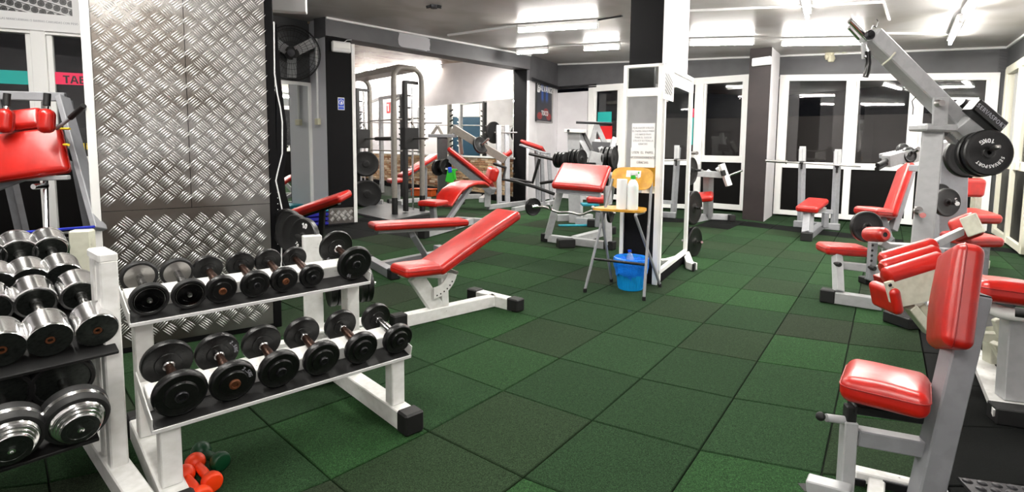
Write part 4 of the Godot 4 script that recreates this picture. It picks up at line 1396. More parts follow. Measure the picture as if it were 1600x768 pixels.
func plate_tree():
	var t := thing("plate_tree", "white plate storage stand behind the right end of the white rack", "rack", P(488, 400, 3.05) * Vector3(1, 0, 1))
	var ax := Vector3(0.86, 0, -0.5).normalized()
	var ay := Vector3(0.5, 0, 0.86).normalized()
	bm(t, "post", Vector3(0, 0, 0), Vector3(0, 0.66, 0), 0.10, 0.06, M.white, ay)
	bm(t, "base_beam", ay * -0.25 + Vector3(0, 0.035, 0), ay * 0.18 + Vector3(0, 0.035, 0), 0.07, 0.07, M.white)
	bm(t, "cross_beam", ax * -0.3 + Vector3(0, 0.035, 0), ax * 0.34 + Vector3(0, 0.035, 0), 0.07, 0.07, M.white)
	bm(t, "shelf_plate", ax * -0.02 + Vector3(0, 0.12, 0.02), ax * 0.30 + Vector3(0, 0.12, 0.02), 0.14, 0.012, M.white)
	for h in [0.42]:
		bm(t, "peg", ax * 0.0 + Vector3(0, h - 0.08, 0), ax * 0.36 + Vector3(0, h - 0.08, 0), 0.025, 0.025, M.chrome, Vector3.UP, 0.009)
	done()
	var at := P(488, 400, 3.05) * Vector3(1, 0, 1) + Vector3(0, 0.34, 0)
	var n := 0
	for s in [0.12, 0.165, 0.29, 0.325]:
		var p := thing("weight_plate", ["black weight plate on the low peg, next to the white stand's post", "second black weight plate out from the white stand's post", "black weight plate on low peg, second from the free end", "outermost black weight plate on the low peg by the grey bench foot"][n], "weight plate", at + ax * s, "plates on the low peg of the stand")
		plate(p, "disc", Vector3.ZERO, ax, 0.105, 0.038 if n < 2 else 0.032)
		done()
		n += 1
	# upper plates, one marked 10, hanging beside the column
	var f := Vector3(-0.52, 0.08, 0.85).normalized()
	n = 0
	for q in [[472, 372, 0.118, 3.12], [459, 366, 0.12, 3.2], [449, 360, 0.125, 3.28], [443, 356, 0.12, 3.36]]:
		var p := thing("weight_plate", ["black weight plate marked 10 hanging beside the tread-plate column", "black weight plate just behind the one marked 10", "third black weight plate in the row beside the column", "rearmost black weight plate of the row beside the column"][n], "weight plate", P(q[0], q[1], q[3]), "plates beside the tread-plate column")
		plate(p, "disc", Vector3.ZERO, f, q[2], 0.035)
		if n == 0:
			plate_text(p, Vector3.ZERO, f, q[2], "10", PI / 2 - 0.1, 0.32, false, 0.36, 0.62)
			plate_text(p, Vector3.ZERO, f, q[2], "10 KG", -PI / 2 - 0.5, 0.28, true, 0.24, 0.56)
		done()
		n += 1
	t = thing("plate_peg", "black peg on the column edge carrying the plate marked 10", "peg", P(449, 360, 3.30))
	tb(t, "rod", [P(437, 352, 3.45), P(474, 373, 3.08)], 0.012, M.black, 8)
	done()
	# red incline bench behind
	var c0 := P(452, 336, 5.3)
	var c1 := P(543, 304, 5.1)
	t = thing("incline_bench", "red incline bench half hidden behind the tread-plate column", "bench", F(505, 430))
	c0 = P(446, 338, 5.3); c1 = P(541, 305, 5.1)
	var ax2 := (c1 - c0).normalized()
	cushion(t, "back_pad", (c0 + c1) / 2, Vector3(0.3, 0, 0.95), c1 - c0, Vector3(0.24, 0.075, c0.distance_to(c1)), 0.008)
	bm(t, "pad_rail", c0 + Vector3(0, -0.055, 0), c1 + Vector3(0, -0.055, 0) - ax2 * 0.08, 0.05, 0.03, M.black)
	bm(t, "prop", c0.lerp(c1, 0.62) + Vector3(0, -0.06, 0), up(c0.lerp(c1, 0.55), 0.05), 0.05, 0.05, M.black, Vector3(0, 0, 1))
	bm(t, "base_beam", up(c0, 0.03) - ax2 * 0.2 * Vector3(1, 0, 1), up(c1, 0.03), 0.06, 0.06, M.black)
	done()
	# step platforms in the corner
	var sc := F(497, 353)
	var fd := (c1c - c1a).normalized()
	var names := ["lowest blue step platform in the corner by the black column", "middle blue step platform of the corner stack", "upper blue step platform right under the turquoise one"]
	for k in 4:
		var q := thing("step_platform", names[k] if k < 3 else "turquoise step platform on top of the blue ones", "step platform", sc + Vector3(-0.12, 0.065 * k, -0.05) , "stacked step platforms")
		obj("deck", box(mb(), Transform3D(Basis(fd, Vector3.UP, Vector3(-fd.z, 0, fd.x)), Vector3(0, 0.034, 0)), Vector3(0.42, 0.05, 0.3), 0.015), M.teal_step if k == 3 else M.blue_step, q)
		for sx in [-0.15, 0.15]:
			obj("foot", box(mb(), Transform3D(Basis(fd, Vector3.UP, Vector3(-fd.z, 0, fd.x)), fd * sx + Vector3(0, 0.006, 0)), Vector3(0.09, 0.012, 0.26), 0.003), M.black, q)
		done()

func column_bits():
	# black padding and cables hanging down the column's edge
	var t := thing("cable", "white beaded cable running down the black edge of the tread-plate column", "cable", PA + Vector3(0, 0.5, 0) + cd * 0.03)
	var pts := []
	for q in [[428, 34], [429, 114], [433, 145], [438, 168], [441, 190], [441, 240], [434, 268], [431, 282], [436, 305], [441, 328], [440, 390], [439, 420]]:
		pts.append(V(q[0], q[1], PA + cn * 0.03 - O, cd))
	tb(t, "cord", pts, 0.004, M.white_plastic, 6)
	done()
	t = thing("padded_cover", "black padded cover with wavy edge along the side of the tread-plate column", "cover", PA + cd * 0.05 + Vector3(0, 0.5, 0))
	var cp := PackedVector2Array()
	for q in [[431, 38], [434, 80], [438, 130], [443, 170], [447, 200], [447, 237], [442, 268], [445, 300], [453, 328], [461, 345], [463, 390], [452, 430], [431, 430]]:
		var w := V(q[0], q[1], PA - cn * 0.03 - O, cd)
		cp.append(Vector2(w.dot(cd), w.y))
	var back: Vector3 = (PA - cn * 0.03 - O)
	obj("cover", prism(mb(), Transform3D(Basis(cd, Vector3.UP, cn), cn * back.dot(cn)), cp, 0.05), M.column_black, t)
	var st := mb()
	for k in 14:
		var w := V(434 + (6 if k > 9 else 0), 300.0 + k * 9.0, PA - cn * 0.004 - O, cd)
		at_box(st, w, Vector3(0.005, 0.005, 0.005), 0.001)
	obj("stitching", st, M.white_plastic, t)
	done()
	# fan on the dark wall
	var W5e := Vector3(-3.9, 0, -7.0)
	var d := (c1b - W5e).normalized()
	var n := Vector3(-d.z, 0, d.x)
	if n.x < 0: n = -n
	var c := P(456, 83, 7.75)
	t = thing("wall_fan", "large black caged wall fan on the dark wall", "fan", c)
	var ax := (Vector3(0.30, -0.10, 1)).normalized()
	var x := Vector3.UP.cross(ax).normalized()
	var B := Basis(x, ax.cross(x), ax)
	var R := 0.375
	var ring := func(r: float, z: float) -> Array:
		var o := []
		for k in 36:
			o.append(B * Vector3(cos(TAU * k / 36) * r, sin(TAU * k / 36) * r, z))
		return o
	var cage := mb()
	for q in [[R, 0.0, 0.007], [R * 0.97, 0.05, 0.004], [R * 0.8, 0.085, 0.003], [R * 0.6, 0.10, 0.003], [R * 0.4, 0.11, 0.003], [R * 0.9, -0.08, 0.004]]:
		tube(cage, ring.call(q[0], q[1]), q[2], 5, true)
	for k in 40:
		var a := TAU * k / 40
		tube(cage, [B * Vector3(cos(a) * 0.05, sin(a) * 0.05, 0.115), B * Vector3(cos(a) * R * 0.6, sin(a) * R * 0.6, 0.10), B * Vector3(cos(a) * R * 0.97, sin(a) * R * 0.97, 0.05), B * Vector3(cos(a) * R, sin(a) * R, 0.0)], 0.0022, 4)
	obj("cage", cage, M.black, t)
	obj("badge", lathe(mb(), Transform3D(B, Vector3.ZERO), [Vector2(0, 0.125), Vector2(0.05, 0.123), Vector2(0.055, 0.11)], 20), M.dark_steel, t)
	for k in 3:
		var a := TAU * k / 3 + 0.5
		var bl := mb()
		box(bl, Transform3D(B * Basis(Vector3.BACK, a) * Basis(Vector3.RIGHT, 0.45), B * Vector3(cos(a) * 0.2, sin(a) * 0.2, 0.02)), Vector3(0.27, 0.14, 0.004), 0.001)
		obj("blade", bl, M.light_grey, t)
	obj("motor", lathe(mb(), Transform3D(B, Vector3.ZERO), [Vector2(0, 0.03), Vector2(0.09, 0.03), Vector2(0.1, 0.0), Vector2(0.1, -0.16), Vector2(0.05, -0.2), Vector2(0, -0.2)], 20), M.black, t)
	bm(t, "wall_arm", B * Vector3(0, -0.05, -0.15), B * Vector3(-0.02, -0.30, -0.30), 0.05, 0.05, M.black)
	bm(t, "mount", B * Vector3(-0.02, -0.36, -0.28), B * Vector3(-0.02, -0.24, -0.34), 0.12, 0.1, M.black)
	done()
	# framed mirror below the fan
	var wp := flat(c1b) + n * 0.004
	var ma := flat(V(418, 200, wp, d))
	var mbp := flat(V(487, 200, wp, d))
	var mt: float = V(470, 128, wp, d).y
	t = thing("framed_mirror", "tall white-framed mirror on the wall below the black fan", "mirror", ma)
	var q := mbp - ma
	obj("glass", slab(mb(), Vector3.ZERO, q, 0.05, mt - 0.03, n, 0.0, 0.01, 0.0), M.mirror, t)
	obj("frame_bar", slab(mb(), Vector3.ZERO, q, mt - 0.05, mt, n, 0.0, 0.025), M.frame_white, t)
	obj("frame_bar", slab(mb(), q - d * 0.05, q, 0.02, mt, n, 0.0, 0.025), M.frame_white, t)
	done()
	# on the left column
	var fd := (c1c - c1a).normalized()
	var fn := Vector3(-fd.z, 0, fd.x)
	var ep := c1a + fn * 0.014
	c = V(532, 74, ep, fd)
	t = thing("emergency_light", "white emergency light high on the black column", "emergency light", c)
	obj("housing", box(mb(), Transform3D(Basis(fd, Vector3.UP, fn), fn * 0.03), Vector3(0.27, 0.15, 0.06), 0.018), M.white_plastic, t)
	obj("lens", box(mb(), Transform3D(Basis(fd, Vector3.UP, fn), fn * 0.058 + Vector3(0, 0.015, 0)), Vector3(0.24, 0.075, 0.016), 0.007), M.frame_white, t)
	tb(t, "cable", [Vector3(0.06, 0.07, 0.02) , Vector3(0.1, 0.10, 0.015), fd * 0.17 + Vector3(0, 0.12, 0.02)], 0.004, M.white_plastic, 5)
	done()
	c = V(533, 162, ep, fd)
	t = thing("safety_sign", "small blue and white safety sign on the black column", "sign", c)
	paper(t, "board", fn * 0.002, fd, fn, 0.095, 0.175, M.white_plastic)
	paper(t, "blue_field", fn * 0.0036 + Vector3(0, 0.018, 0), fd, fn, 0.082, 0.115, M.sign_blue)
	obj("white_ring", lathe(mb(), Transform3D(Basis(fd, Vector3.UP, fn), fn * 0.004 + Vector3(0, 0.022, 0)), [Vector2(0.036, 0.001), Vector2(0.032, 0.0015), Vector2(0.028, 0.001)], 24), M.white_plastic, t)
	obj("white_figure", box(mb(), Transform3D(Basis(fd, Vector3.UP, fn), fn * 0.0048 + Vector3(0.004, 0.016, 0)), Vector3(0.022, 0.032, 0.001), 0.0), M.white_plastic, t)
	paper(t, "blue_strip", fn * 0.0036 + Vector3(0, -0.063, 0), fd, fn, 0.082, 0.035, M.sign_blue)
	done()
	var sd := (c1a - c1b).normalized()
	var sn := Vector3(-sd.z, 0, sd.x)
	if sn.x > 0: sn = -sn
	c = V(499, 190, c1a, sd)
	t = thing("socket_box", "cream electrical box on the grey side of the black column", "socket", c)
	obj("housing", box(mb(), Transform3D(Basis(sd, Vector3.UP, -sn), sn * 0.025), Vector3(0.11, 0.09, 0.05), 0.006), M.cream_plastic, t)
	obj("conduit", tube(mb(), [Vector3(0, 0.045, 0) + sn * 0.02, Vector3(0, 1.30, 0) + sn * 0.02], 0.018, 8), M.white_plastic, t)
	done()

# ------------------------------------------------------------ benches in the middle of the floor
func benches():
	# white adjustable bench
	var e0 := F(618, 512)
	var ca := F(738, 467)
	var cb := F(812, 486)
	var e1 := (ca + cb) / 2
	var a := flat(e1 - e0).normalized()
	var s := Vector3(-a.z, 0, a.x)
	var t := thing("adjustable_bench", "white adjustable bench with bright red pads beside the dumbbell rack", "bench", (e0 + e1) / 2)
	var pl := e0 - O
	e1 -= O; ca -= O; cb -= O
	var cr := (cb - ca).normalized()
	var at := func(k: float, h: float) -> Vector3: return pl + a * k + Vector3(0, h, 0)
	bm(t, "base_beam", pl + Vector3(0, 0.04, 0), e1 + Vector3(0, 0.04, 0), 0.07, 0.08, M.white)
	bm(t, "cross_beam", ca + cr * 0.04 + Vector3(0, 0.04, 0), cb - cr * 0.04 + Vector3(0, 0.04, 0), 0.08, 0.08, M.white)
	cap(t, ca + cr * 0.03, cr, 0.088, 0.09, 0.10)
	cap(t, cb - cr * 0.04, cr, 0.088, 0.09, 0.10)
	cap(t, pl + a * 0.02, a, 0.08, 0.09, 0.10)
	var hx := func(x: float, y: float) -> Vector3: return V(x, y, pl, a)
	var p0: Vector3 = hx.call(688, 490)
	var p1: Vector3 = hx.call(648, 430)
	bm(t, "post", p0, p1, 0.05, 0.10, M.white, a)
	bm(t, "seat_brace", p0 + a * 0.03, hx.call(692, 430), 0.05, 0.055, M.white, a)
	bm(t, "seat_rail", hx.call(625, 428), hx.call(700, 430), 0.07, 0.03, M.white)
	# toothed quadrant
	var q := PackedVector2Array()
	for k in 9:
		var an := -PI / 2 + PI * 0.42 * k / 8
		q.append(Vector2(cos(an), sin(an)) * 0.19)
	for k in 9:
		var an := -PI / 2 + PI * 0.42 * (8 - k) / 8
		q.append(Vector2(cos(an), sin(an)) * 0.115)
	var hinge: Vector3 = hx.call(676, 420)
	var QT := Transform3D(Basis(a, Vector3.UP, s), hinge + s * 0.045 - a * 0.02)
	var quad := obj("quadrant", prism(mb(), QT, q, 0.008), M.white, t)
	for k in 6:
		var an := -PI / 2 + PI * 0.38 * (k + 0.8) / 7
		obj("pin_hole", lathe(mb(), QT * Transform3D(Basis(), Vector3(cos(an) * 0.172, sin(an) * 0.172, 0.0042)), [Vector2(0.006, 0.0004), Vector2(0, 0.0004)], 10), M.black, quad)
	bm(t, "locking_pin", hinge + a * 0.14 - Vector3(0, 0.03, 0), hinge + a * 0.14 - Vector3(0, 0.03, 0) + s * 0.09, 0.022, 0.022, M.steel, a, 0.006)
	var top: Vector3 = hx.call(791, 336)
	var low: Vector3 = hx.call(682, 412)
	var al := (top - low).normalized()
	var nrm := s.cross(al)
	if nrm.y < 0: nrm = -nrm
	bm(t, "pad_rail", low + al * 0.02 - nrm * 0.045, low.lerp(top, 0.75) - nrm * 0.045, 0.06, 0.03, M.white)
	cushion(t, "back_pad", (low + top) / 2 - al * 0.01, s, al, Vector3(0.275, 0.07, low.distance_to(top) + 0.10), 0.012, -0.04)
	cushion(t, "seat_pad", (hx.call(618, 417) as Vector3).lerp(hx.call(686, 421), 0.5), s, a * 1.0 + Vector3(0, -0.03, 0), Vector3(0.25, 0.065, 0.30), 0.010, 0.10)
	done()
	# grey flat bench behind it
	var f0 := P(583, 353, 4.95)
	var f1 := P(723, 346, 5.4)
	t = thing("flat_bench", "grey-framed flat red bench behind the white adjustable bench", "bench", flat((f0 + f1) / 2))
	f0 -= O; f1 -= O
	a = flat(f1 - f0).normalized()
	s = Vector3(-a.z, 0, a.x)
	cushion(t, "pad", (f0 + f1) / 2, s, f1 - f0, Vector3(0.25, 0.065, f0.distance_to(f1) + 0.04), 0.006)
	bm(t, "pad_rail", f0 + a * 0.03 - Vector3(0, 0.05, 0), f1 - a * 0.1 - Vector3(0, 0.05, 0), 0.12, 0.03, M.light_grey)
	var b0 := F(596, 422)
	var b1 := F(700, 400)
	bm(t, "base_beam", b0 + Vector3(0, 0.04, 0), b1 + Vector3(0, 0.04, 0), 0.08, 0.08, M.grey)
	bm(t, "post", V(668, 404, b0, b1 - b0), V(643, 364, f0, a), 0.10, 0.05, M.grey, a)
	var x0 := F(575, 412)
	var x1 := F(615, 435)
	bm(t, "cross_beam", x0 + Vector3(0, 0.04, 0), x1 + Vector3(0, 0.04, 0), 0.08, 0.08, M.grey)
	cap(t, x1, x1 - x0, 0.09, 0.09, 0.09)
	cap(t, x0, x0 - x1, 0.09, 0.09, 0.09)
	var x2 := b1 + (x1 - x0) * 0.4
	var x3 := b1 - (x1 - x0) * 0.4
	bm(t, "cross_beam", x2 + Vector3(0, 0.04, 0), x3 + Vector3(0, 0.04, 0), 0.08, 0.08, M.grey)
	done()
	# curved red abdominal bench
	var g0 := F(664, 371)
	var g1 := F(738, 350)
	t = thing("abdominal_bench", "arched red abdominal bench on grey frame behind the flat bench", "bench", (g0 + g1) / 2)
	g0 -= O; g1 -= O
	a = (g1 - g0).normalized()
	s = Vector3(-a.z, 0, a.x)
	bm(t, "base_beam", g0 + Vector3(0, 0.05, 0), g1 + Vector3(0, 0.05, 0), 0.09, 0.09, M.light_grey)
	cap(t, g0 - a * 0.03, a, 0.11, 0.11, 0.12)
	bm(t, "cross_beam", g1 - s * 0.28 + Vector3(0, 0.05, 0), g1 + s * 0.28 + Vector3(0, 0.05, 0), 0.09, 0.09, M.light_grey)
	var arc := []
	for p in [[694, 321], [698, 309], [706, 298], [717, 290], [730, 286], [744, 286], [754, 290]]:
		arc.append(V(p[0], p[1], g0, a))
	var pm := mb()
	var prof := []
	for k in 14:
		var an := TAU * k / 14
		prof.append(Vector2(signf(cos(an)) * pow(absf(cos(an)), 0.5) * 0.16, signf(sin(an)) * pow(absf(sin(an)), 0.6) * 0.042))
	var rings := []
	for i in arc.size():
		var dd: Vector3 = (arc[mini(i + 1, arc.size() - 1)] - arc[maxi(i - 1, 0)]).normalized()
		var nn := s.cross(dd)
		if nn.y < 0: nn = -nn
		var sc := 0.75 if i == 0 or i == arc.size() - 1 else 1.0
		var r := []
		for k in prof.size():
			r.append([arc[i] + (s * prof[k].x + nn * prof[k].y) * sc, (s * prof[k].x * 0.05 + nn * prof[k].y).normalized()])
		rings.append(r)
	for i in rings.size() - 1:
		for k in prof.size():
			var l := (k + 1) % prof.size()
			pm.quad(rings[i][k][0], rings[i][l][0], rings[i + 1][l][0], rings[i + 1][k][0], rings[i][k][1], rings[i][l][1], rings[i + 1][l][1], rings[i + 1][k][1])
	for e in [0, rings.size() - 1]:
		var dn: Vector3 = (arc[0] - arc[1]).normalized() if e == 0 else (arc[-1] - arc[-2]).normalized()
		for k in prof.size():
			pm.tri(arc[e] + dn * 0.02, rings[e][k][0], rings[e][(k + 1) % prof.size()][0], dn, (rings[e][k][1] + dn).normalized(), (rings[e][(k + 1) % prof.size()][1] + dn).normalized())
	obj("arched_pad", pm, M.vinyl, t)
	cushion(t, "seat_pad", V(676, 317, g0, a), s, a, Vector3(0.30, 0.07, 0.30), 0.01, 0.08)
	bm(t, "post", V(680, 358, g0, a), V(676, 322, g0, a), 0.07, 0.07, M.grey, a)
	bm(t, "strut", V(694, 352, g0, a), V(735, 292, g0, a), 0.06, 0.06, M.grey, a)
	bm(t, "pad_bracket", V(712, 352, g0, a), V(712, 342, g0, a), 0.2, 0.1, M.light_grey, a)
	done()

# ------------------------------------------------------------ the mirror room
func mirror_room():
	var d := (far_l - col2).normalized()
	var n := Vector3(-d.z, 0, d.x)
	if n.dot(Vector3(-2.5, 0, -10) - col2) < 0: n = -n
	# stone cladding under a white ledge
	var st := []
	for k in 6:
		st.append(mb())
	var r := RandomNumberGenerator.new()
	r.seed = 31
	var h := 0.13
	while h < 0.86:
		var rh := r.randf_range(0.04, 0.07)
		var x := 0.0
		while x < 8.1:
			var l := r.randf_range(0.10, 0.32)
			slab(st[r.randi() % 6], col2 + d * (x + 0.003), col2 + d * (x + l - 0.003), h + 0.003, minf(h + rh, 0.885) - 0.003, n, 0.0, r.randf_range(0.015, 0.04), 0.005)
			x += l
		h += rh
	var cl := struct("trim_stone_cladding", slab(mb(), col2, far_l, 0.0, 0.9, n, 0.0, 0.012), M.mortar)
	for k in 6:
		obj("cladding_stones", st[k], M["stone_%d" % k], cl).set_meta("kind", "stuff")
	struct("trim_ledge", slab(mb(), col2, far_l, 0.89, 0.925, n, 0.0, 0.05), M.frame_white)
	struct("baseboard_mirror_room", slab(mb(), col2, far_l, 0.0, 0.125, n, 0.0, 0.05), M.column_black)
	var wp := col2 + n * 0.002
	var s := func(px: float) -> float: return (flat(V(px, 200, wp, d)) - col2).dot(d)
	var cuts := [s.call(803.0), s.call(750.0), s.call(697.0), s.call(640.0)]
	var t := thing("wall_mirror", "wide frameless mirror above the stone-clad strip in the mirror room", "mirror", col2 + d * s.call(722))
	for k in 3:
		obj("mirror_panel", slab(mb(), col2 + d * (cuts[k] + 0.003) - O, col2 + d * (cuts[k + 1] - 0.003) - O, 0.93, 2.11, n, 0.0, 0.008, 0.0), M.mirror, t)
	done()
	# what that mirror shows: the blue door and pictures on the hidden left wall
	var bd := thing("blue_door", "blue door standing in the mirror room's left wall", "door", Vector3(-5.2, 0, -13.6))
	obj("leaf", at_box(mb(), Vector3(0.02, 1.0, 0), Vector3(0.04, 2.0, 0.86)), M.blue_door, bd)
	for q in [-0.47, 0.47]:
		obj("frame_post", at_box(mb(), Vector3(0.03, 1.03, q), Vector3(0.06, 2.06, 0.07)), M.frame_white, bd)
	obj("frame_bar", at_box(mb(), Vector3(0.03, 2.05, 0), Vector3(0.06, 0.07, 1.0)), M.frame_white, bd)
	obj("handle", at_box(mb(), Vector3(0.06, 1.0, 0.36), Vector3(0.04, 0.03, 0.12)), M.chrome, bd)
	done()
	var pn := 0
	for z in [-11.3, -10.7]:
		var q := thing("framed_picture", ["black-framed picture on the mirror room's left wall, nearer the blue door", "black-framed picture on the mirror room's left wall, farther from the door"][pn], "picture", Vector3(-5.2, 1.75, z))
		obj("frame", at_box(mb(), Vector3(0.01, 0, 0), Vector3(0.02, 0.5, 0.36)), M.black, q)
		obj("print", at_box(mb(), Vector3(0.021, 0, 0), Vector3(0.003, 0.36, 0.22), 0.0), M.print_soft, q)
		done()
		pn += 1
	t = thing("fire_sign", "red fire extinguisher sign on the white wall of the mirror room", "sign", V(607, 168, wp, d))
	obj("board", box(mb(), Transform3D(Basis(-d, Vector3.UP, n), n * 0.004), Vector3(0.22, 0.30, 0.006), 0.0), M.red_sign, t)
	obj("white_symbol", box(mb(), Transform3D(Basis(-d, Vector3.UP, n), n * 0.008 + Vector3(0, -0.02, 0)), Vector3(0.05, 0.16, 0.003), 0.0), M.paper, t)
	obj("white_symbol", box(mb(), Transform3D(Basis(-d, Vector3.UP, n), n * 0.008 + Vector3(0, 0.075, 0) + d * 0.02), Vector3(0.10, 0.04, 0.003), 0.0), M.paper, t)
	done()
	smith_machine()
	power_rack(wp, d, n)
	# red incline bench in front of the stones
	var c0 := P(621, 279, 10.6)
	var c1 := P(679, 243, 11.3)
	t = thing("incline_bench", "red incline bench in the mirror room, standing in front of the stone strip", "bench", F(650, 312))
	c0 -= O * 0; c0 = P(621, 279, 10.6); c1 = P(679, 243, 11.3)
	var sd := Vector3(0.85, 0, -0.5)
	sd = Vector3(0.6, 0, 0.8)
	cushion(t, "back_pad", c0.lerp(c1, 0.56), sd, c1 - c0, Vector3(0.30, 0.08, c0.distance_to(c1) * 0.92), 0.01)
	cushion(t, "seat_pad", P(618, 282, 10.55), sd, Vector3(1, 0.1, -0.6), Vector3(0.30, 0.08, 0.28), 0.01)
	bm(t, "pad_rail", c0 - Vector3(0, 0.07, 0), c1 - Vector3(0, 0.08, 0), 0.06, 0.05, M.grey)
	bm(t, "front_post", P(622, 288, 10.6), up(P(622, 288, 10.6), 0.03), 0.07, 0.07, M.light_grey, Vector3(0, 0, 1))
	bm(t, "rear_post", P(664, 262, 11.1), up(P(664, 262, 11.1), 0.03), 0.08, 0.08, M.grey, Vector3(0, 0, 1))
	bm(t, "base_beam", up(P(618, 290, 10.55), 0.05), up(P(672, 262, 11.2), 0.05), 0.08, 0.08, M.light_grey)
	bm(t, "cross_beam", up(P(610, 298, 10.6), 0.05), up(P(630, 298, 10.35), 0.05), 0.08, 0.08, M.light_grey)
	cap(t, up(P(609, 298, 10.62), 0.0), Vector3(-1, 0, 0.3), 0.1, 0.1, 0.1)
	done()
	t = thing("step_box", "orange-brown wooden step box on the floor by the mirror", "box", F(662, 306))
	obj("box_body", box(mb(), Transform3D(Basis(Vector3.UP, -0.3), Vector3(0, 0.075, 0)), Vector3(0.52, 0.15, 0.25), 0.01), M.orange_box, t)
	obj("top_board", box(mb(), Transform3D(Basis(Vector3.UP, -0.3), Vector3(0, 0.16, 0)), Vector3(0.55, 0.022, 0.28), 0.004), M.orange_box, t)
	done()
	leg_press()
	wall_rack(wp, d)

func smith_machine():
	var a := F(617, 337)
	var b := F(660, 332)
	var c := F(580, 317)
	var t := thing("smith_machine", "tall tubular guided-barbell machine with black carriages in the mirror room", "gym machine", flat((a + b + c + c) / 4.0))
	a = F(617, 337); b = F(660, 332); c = F(580, 317)
	var back := b - a
	var e := c - back
	var H := 2.42
	var arch := func(p: Vector3, q: Vector3) -> Array:
		return [p, up(p, H), up(q, H), q]
	var black_foot := [a, b, c, e]
	tb(t, "end_frame", arch.call(a, b), 0.045, M.smith_tan, 12, 0.22)
	tb(t, "end_frame", arch.call(e, c), 0.045, M.smith_tan, 12, 0.22)
	for p in black_foot:
		tb(t, "black_sleeve", [p, p + Vector3(0, 0.30, 0)], 0.05, M.black, 12)
	var m0: Vector3 = up((a + b) / 2, H)
	var m1: Vector3 = up((e + c) / 2, H)
	bm(t, "top_board", m0, m1, 0.34, 0.10, M.smith_tan, Vector3.UP, 0.01)
	var along := (m1 - m0).normalized()
	for k in 2:
		var base: Vector3 = (a + b) / 2 if k == 0 else (e + c) / 2
		var x := flat(base) + along * (0.06 if k == 0 else -0.06)
		bm(t, "toothed_post", up(x, 0.05) - back * 0.05, up(x, 2.22) - back * 0.05, 0.06, 0.09, M.black, along)
		tb(t, "guide_rod", [up(x, 0.05) + back * 0.22, up(x, 2.2) + back * 0.22], 0.018, M.chrome, 10)
		bm(t, "rod_clamp", up(x, 2.2) + back * 0.42, up(x, 2.2) - back * 0.1, 0.05, 0.05, M.black)
		for i in 9:
			var hh := 0.38 + i * 0.2
			tb(t, "catch", [up(x, hh) + back * 0.02, up(x, hh) + back * 0.15], 0.014, M.black, 6)
		obj("carriage", box(mb(), Transform3D(frame_of(x, x + back, Vector3.UP), up(x, 1.27) + back * 0.12), Vector3(0.12, 0.30, 0.36), 0.01), M.black, t)
		tb(t, "latch_hook", [up(x, 1.55) + back * 0.18, up(x, 1.42) + back * 0.30, up(x, 1.33) + back * 0.2], 0.02, M.chrome, 8)
	var b0 := up((a + b) / 2 + back * 0.22, 1.27)
	var b1 := up((e + c) / 2 + back * 0.22, 1.27)
	tb(t, "bar", [b0 - along * 0.42, b1 + along * 0.35], 0.016, M.steel, 10)
	tb(t, "bar_pad", [b0.lerp(b1, 0.42), b0.lerp(b1, 0.72)], 0.035, M.black, 12)
	tb(t, "back_bar", [up(b, 1.05), up(c, 1.05)], 0.012, M.smith_tan, 8)
	tb(t, "back_bar", [up(b, 1.62), up(c, 1.62)], 0.012, M.smith_tan, 8)
	for q in [[568, 256, 0.24, 10.5], [570, 303, 0.26, 10.2]]:
		for k in 3:
			plate(t, "stored_plate", P(q[0] + k * 2, q[1], q[3] - k * 0.06), Vector3(0.35, 0, 1), q[2], 0.05)
	obj("storage_foot", box(mb(), Transform3D(Basis(), up(P(578, 318, 10.4), 0.06)), Vector3(0.5, 0.09, 0.1)), M.light_grey, t)
	done()
	var p := thing("platform", "flat dark grey platform on the floor under the guided-barbell machine", "platform", F(612, 333))
	var pts := [F(548, 333), F(612, 347), F(676, 333), F(598, 317)]
	obj("deck", ground_plan(mb(), pts, 0.0, 0.03), M.platform, p)
	done()

func power_rack(wp: Vector3, d: Vector3, n: Vector3):
	var f := wp + n * 1.15
	var t := thing("power_rack", "grey squat rack with rows of bar hooks behind the guided-barbell machine", "rack", flat(V(613, 290, f, d)))
	f = wp + n * 1.15 - O
	var g := f + n * -0.75
	var H: float = V(598, 153, f, d).y
	var posts := [[596, f, M.light_grey, -1, M.white_plastic], [629, f, M.black, -1, M.black], [614, g, M.grey, 1, M.black], [659, g, M.smith_tan, 1, M.black], [562, g, M.grey, 1, M.black]]
	for q in posts:
		var b := flat(V(q[0], 230, q[1], d))
		bm(t, "upright", b, up(b, H), 0.085, 0.085, q[2], d)
		for k in 8:
			var hh: float = H - 0.28 - k * 0.125
			bm(t, "bar_hook", up(b, hh) , up(b, hh + 0.05) + d * 0.15 * -q[3], 0.035, 0.03, q[4], Vector3.UP)
	var x0 := up(V(596, 230, f, d), H)
	var x1 := up(V(629, 230, f, d), H)
	bm(t, "top_bar", x0 + d * 0.05, x1 - d * 0.05, 0.07, 0.07, M.light_grey)
	bm(t, "top_bar", x0, up(V(562, 230, g, d), H), 0.07, 0.07, M.white)
	bm(t, "top_bar", x1, up(V(614, 230, g, d), H), 0.07, 0.07, M.grey)
	for p in [[596, 562], [629, 614]]:
		bm(t, "floor_beam", up(V(p[0], 230, f, d), 0.04), up(V(p[1], 230, g, d), 0.04), 0.08, 0.08, M.light_grey)
	tb(t, "safety_bar", [V(560, 191, f, d), V(690, 192, f, d)], 0.016, M.steel, 8)
	done()

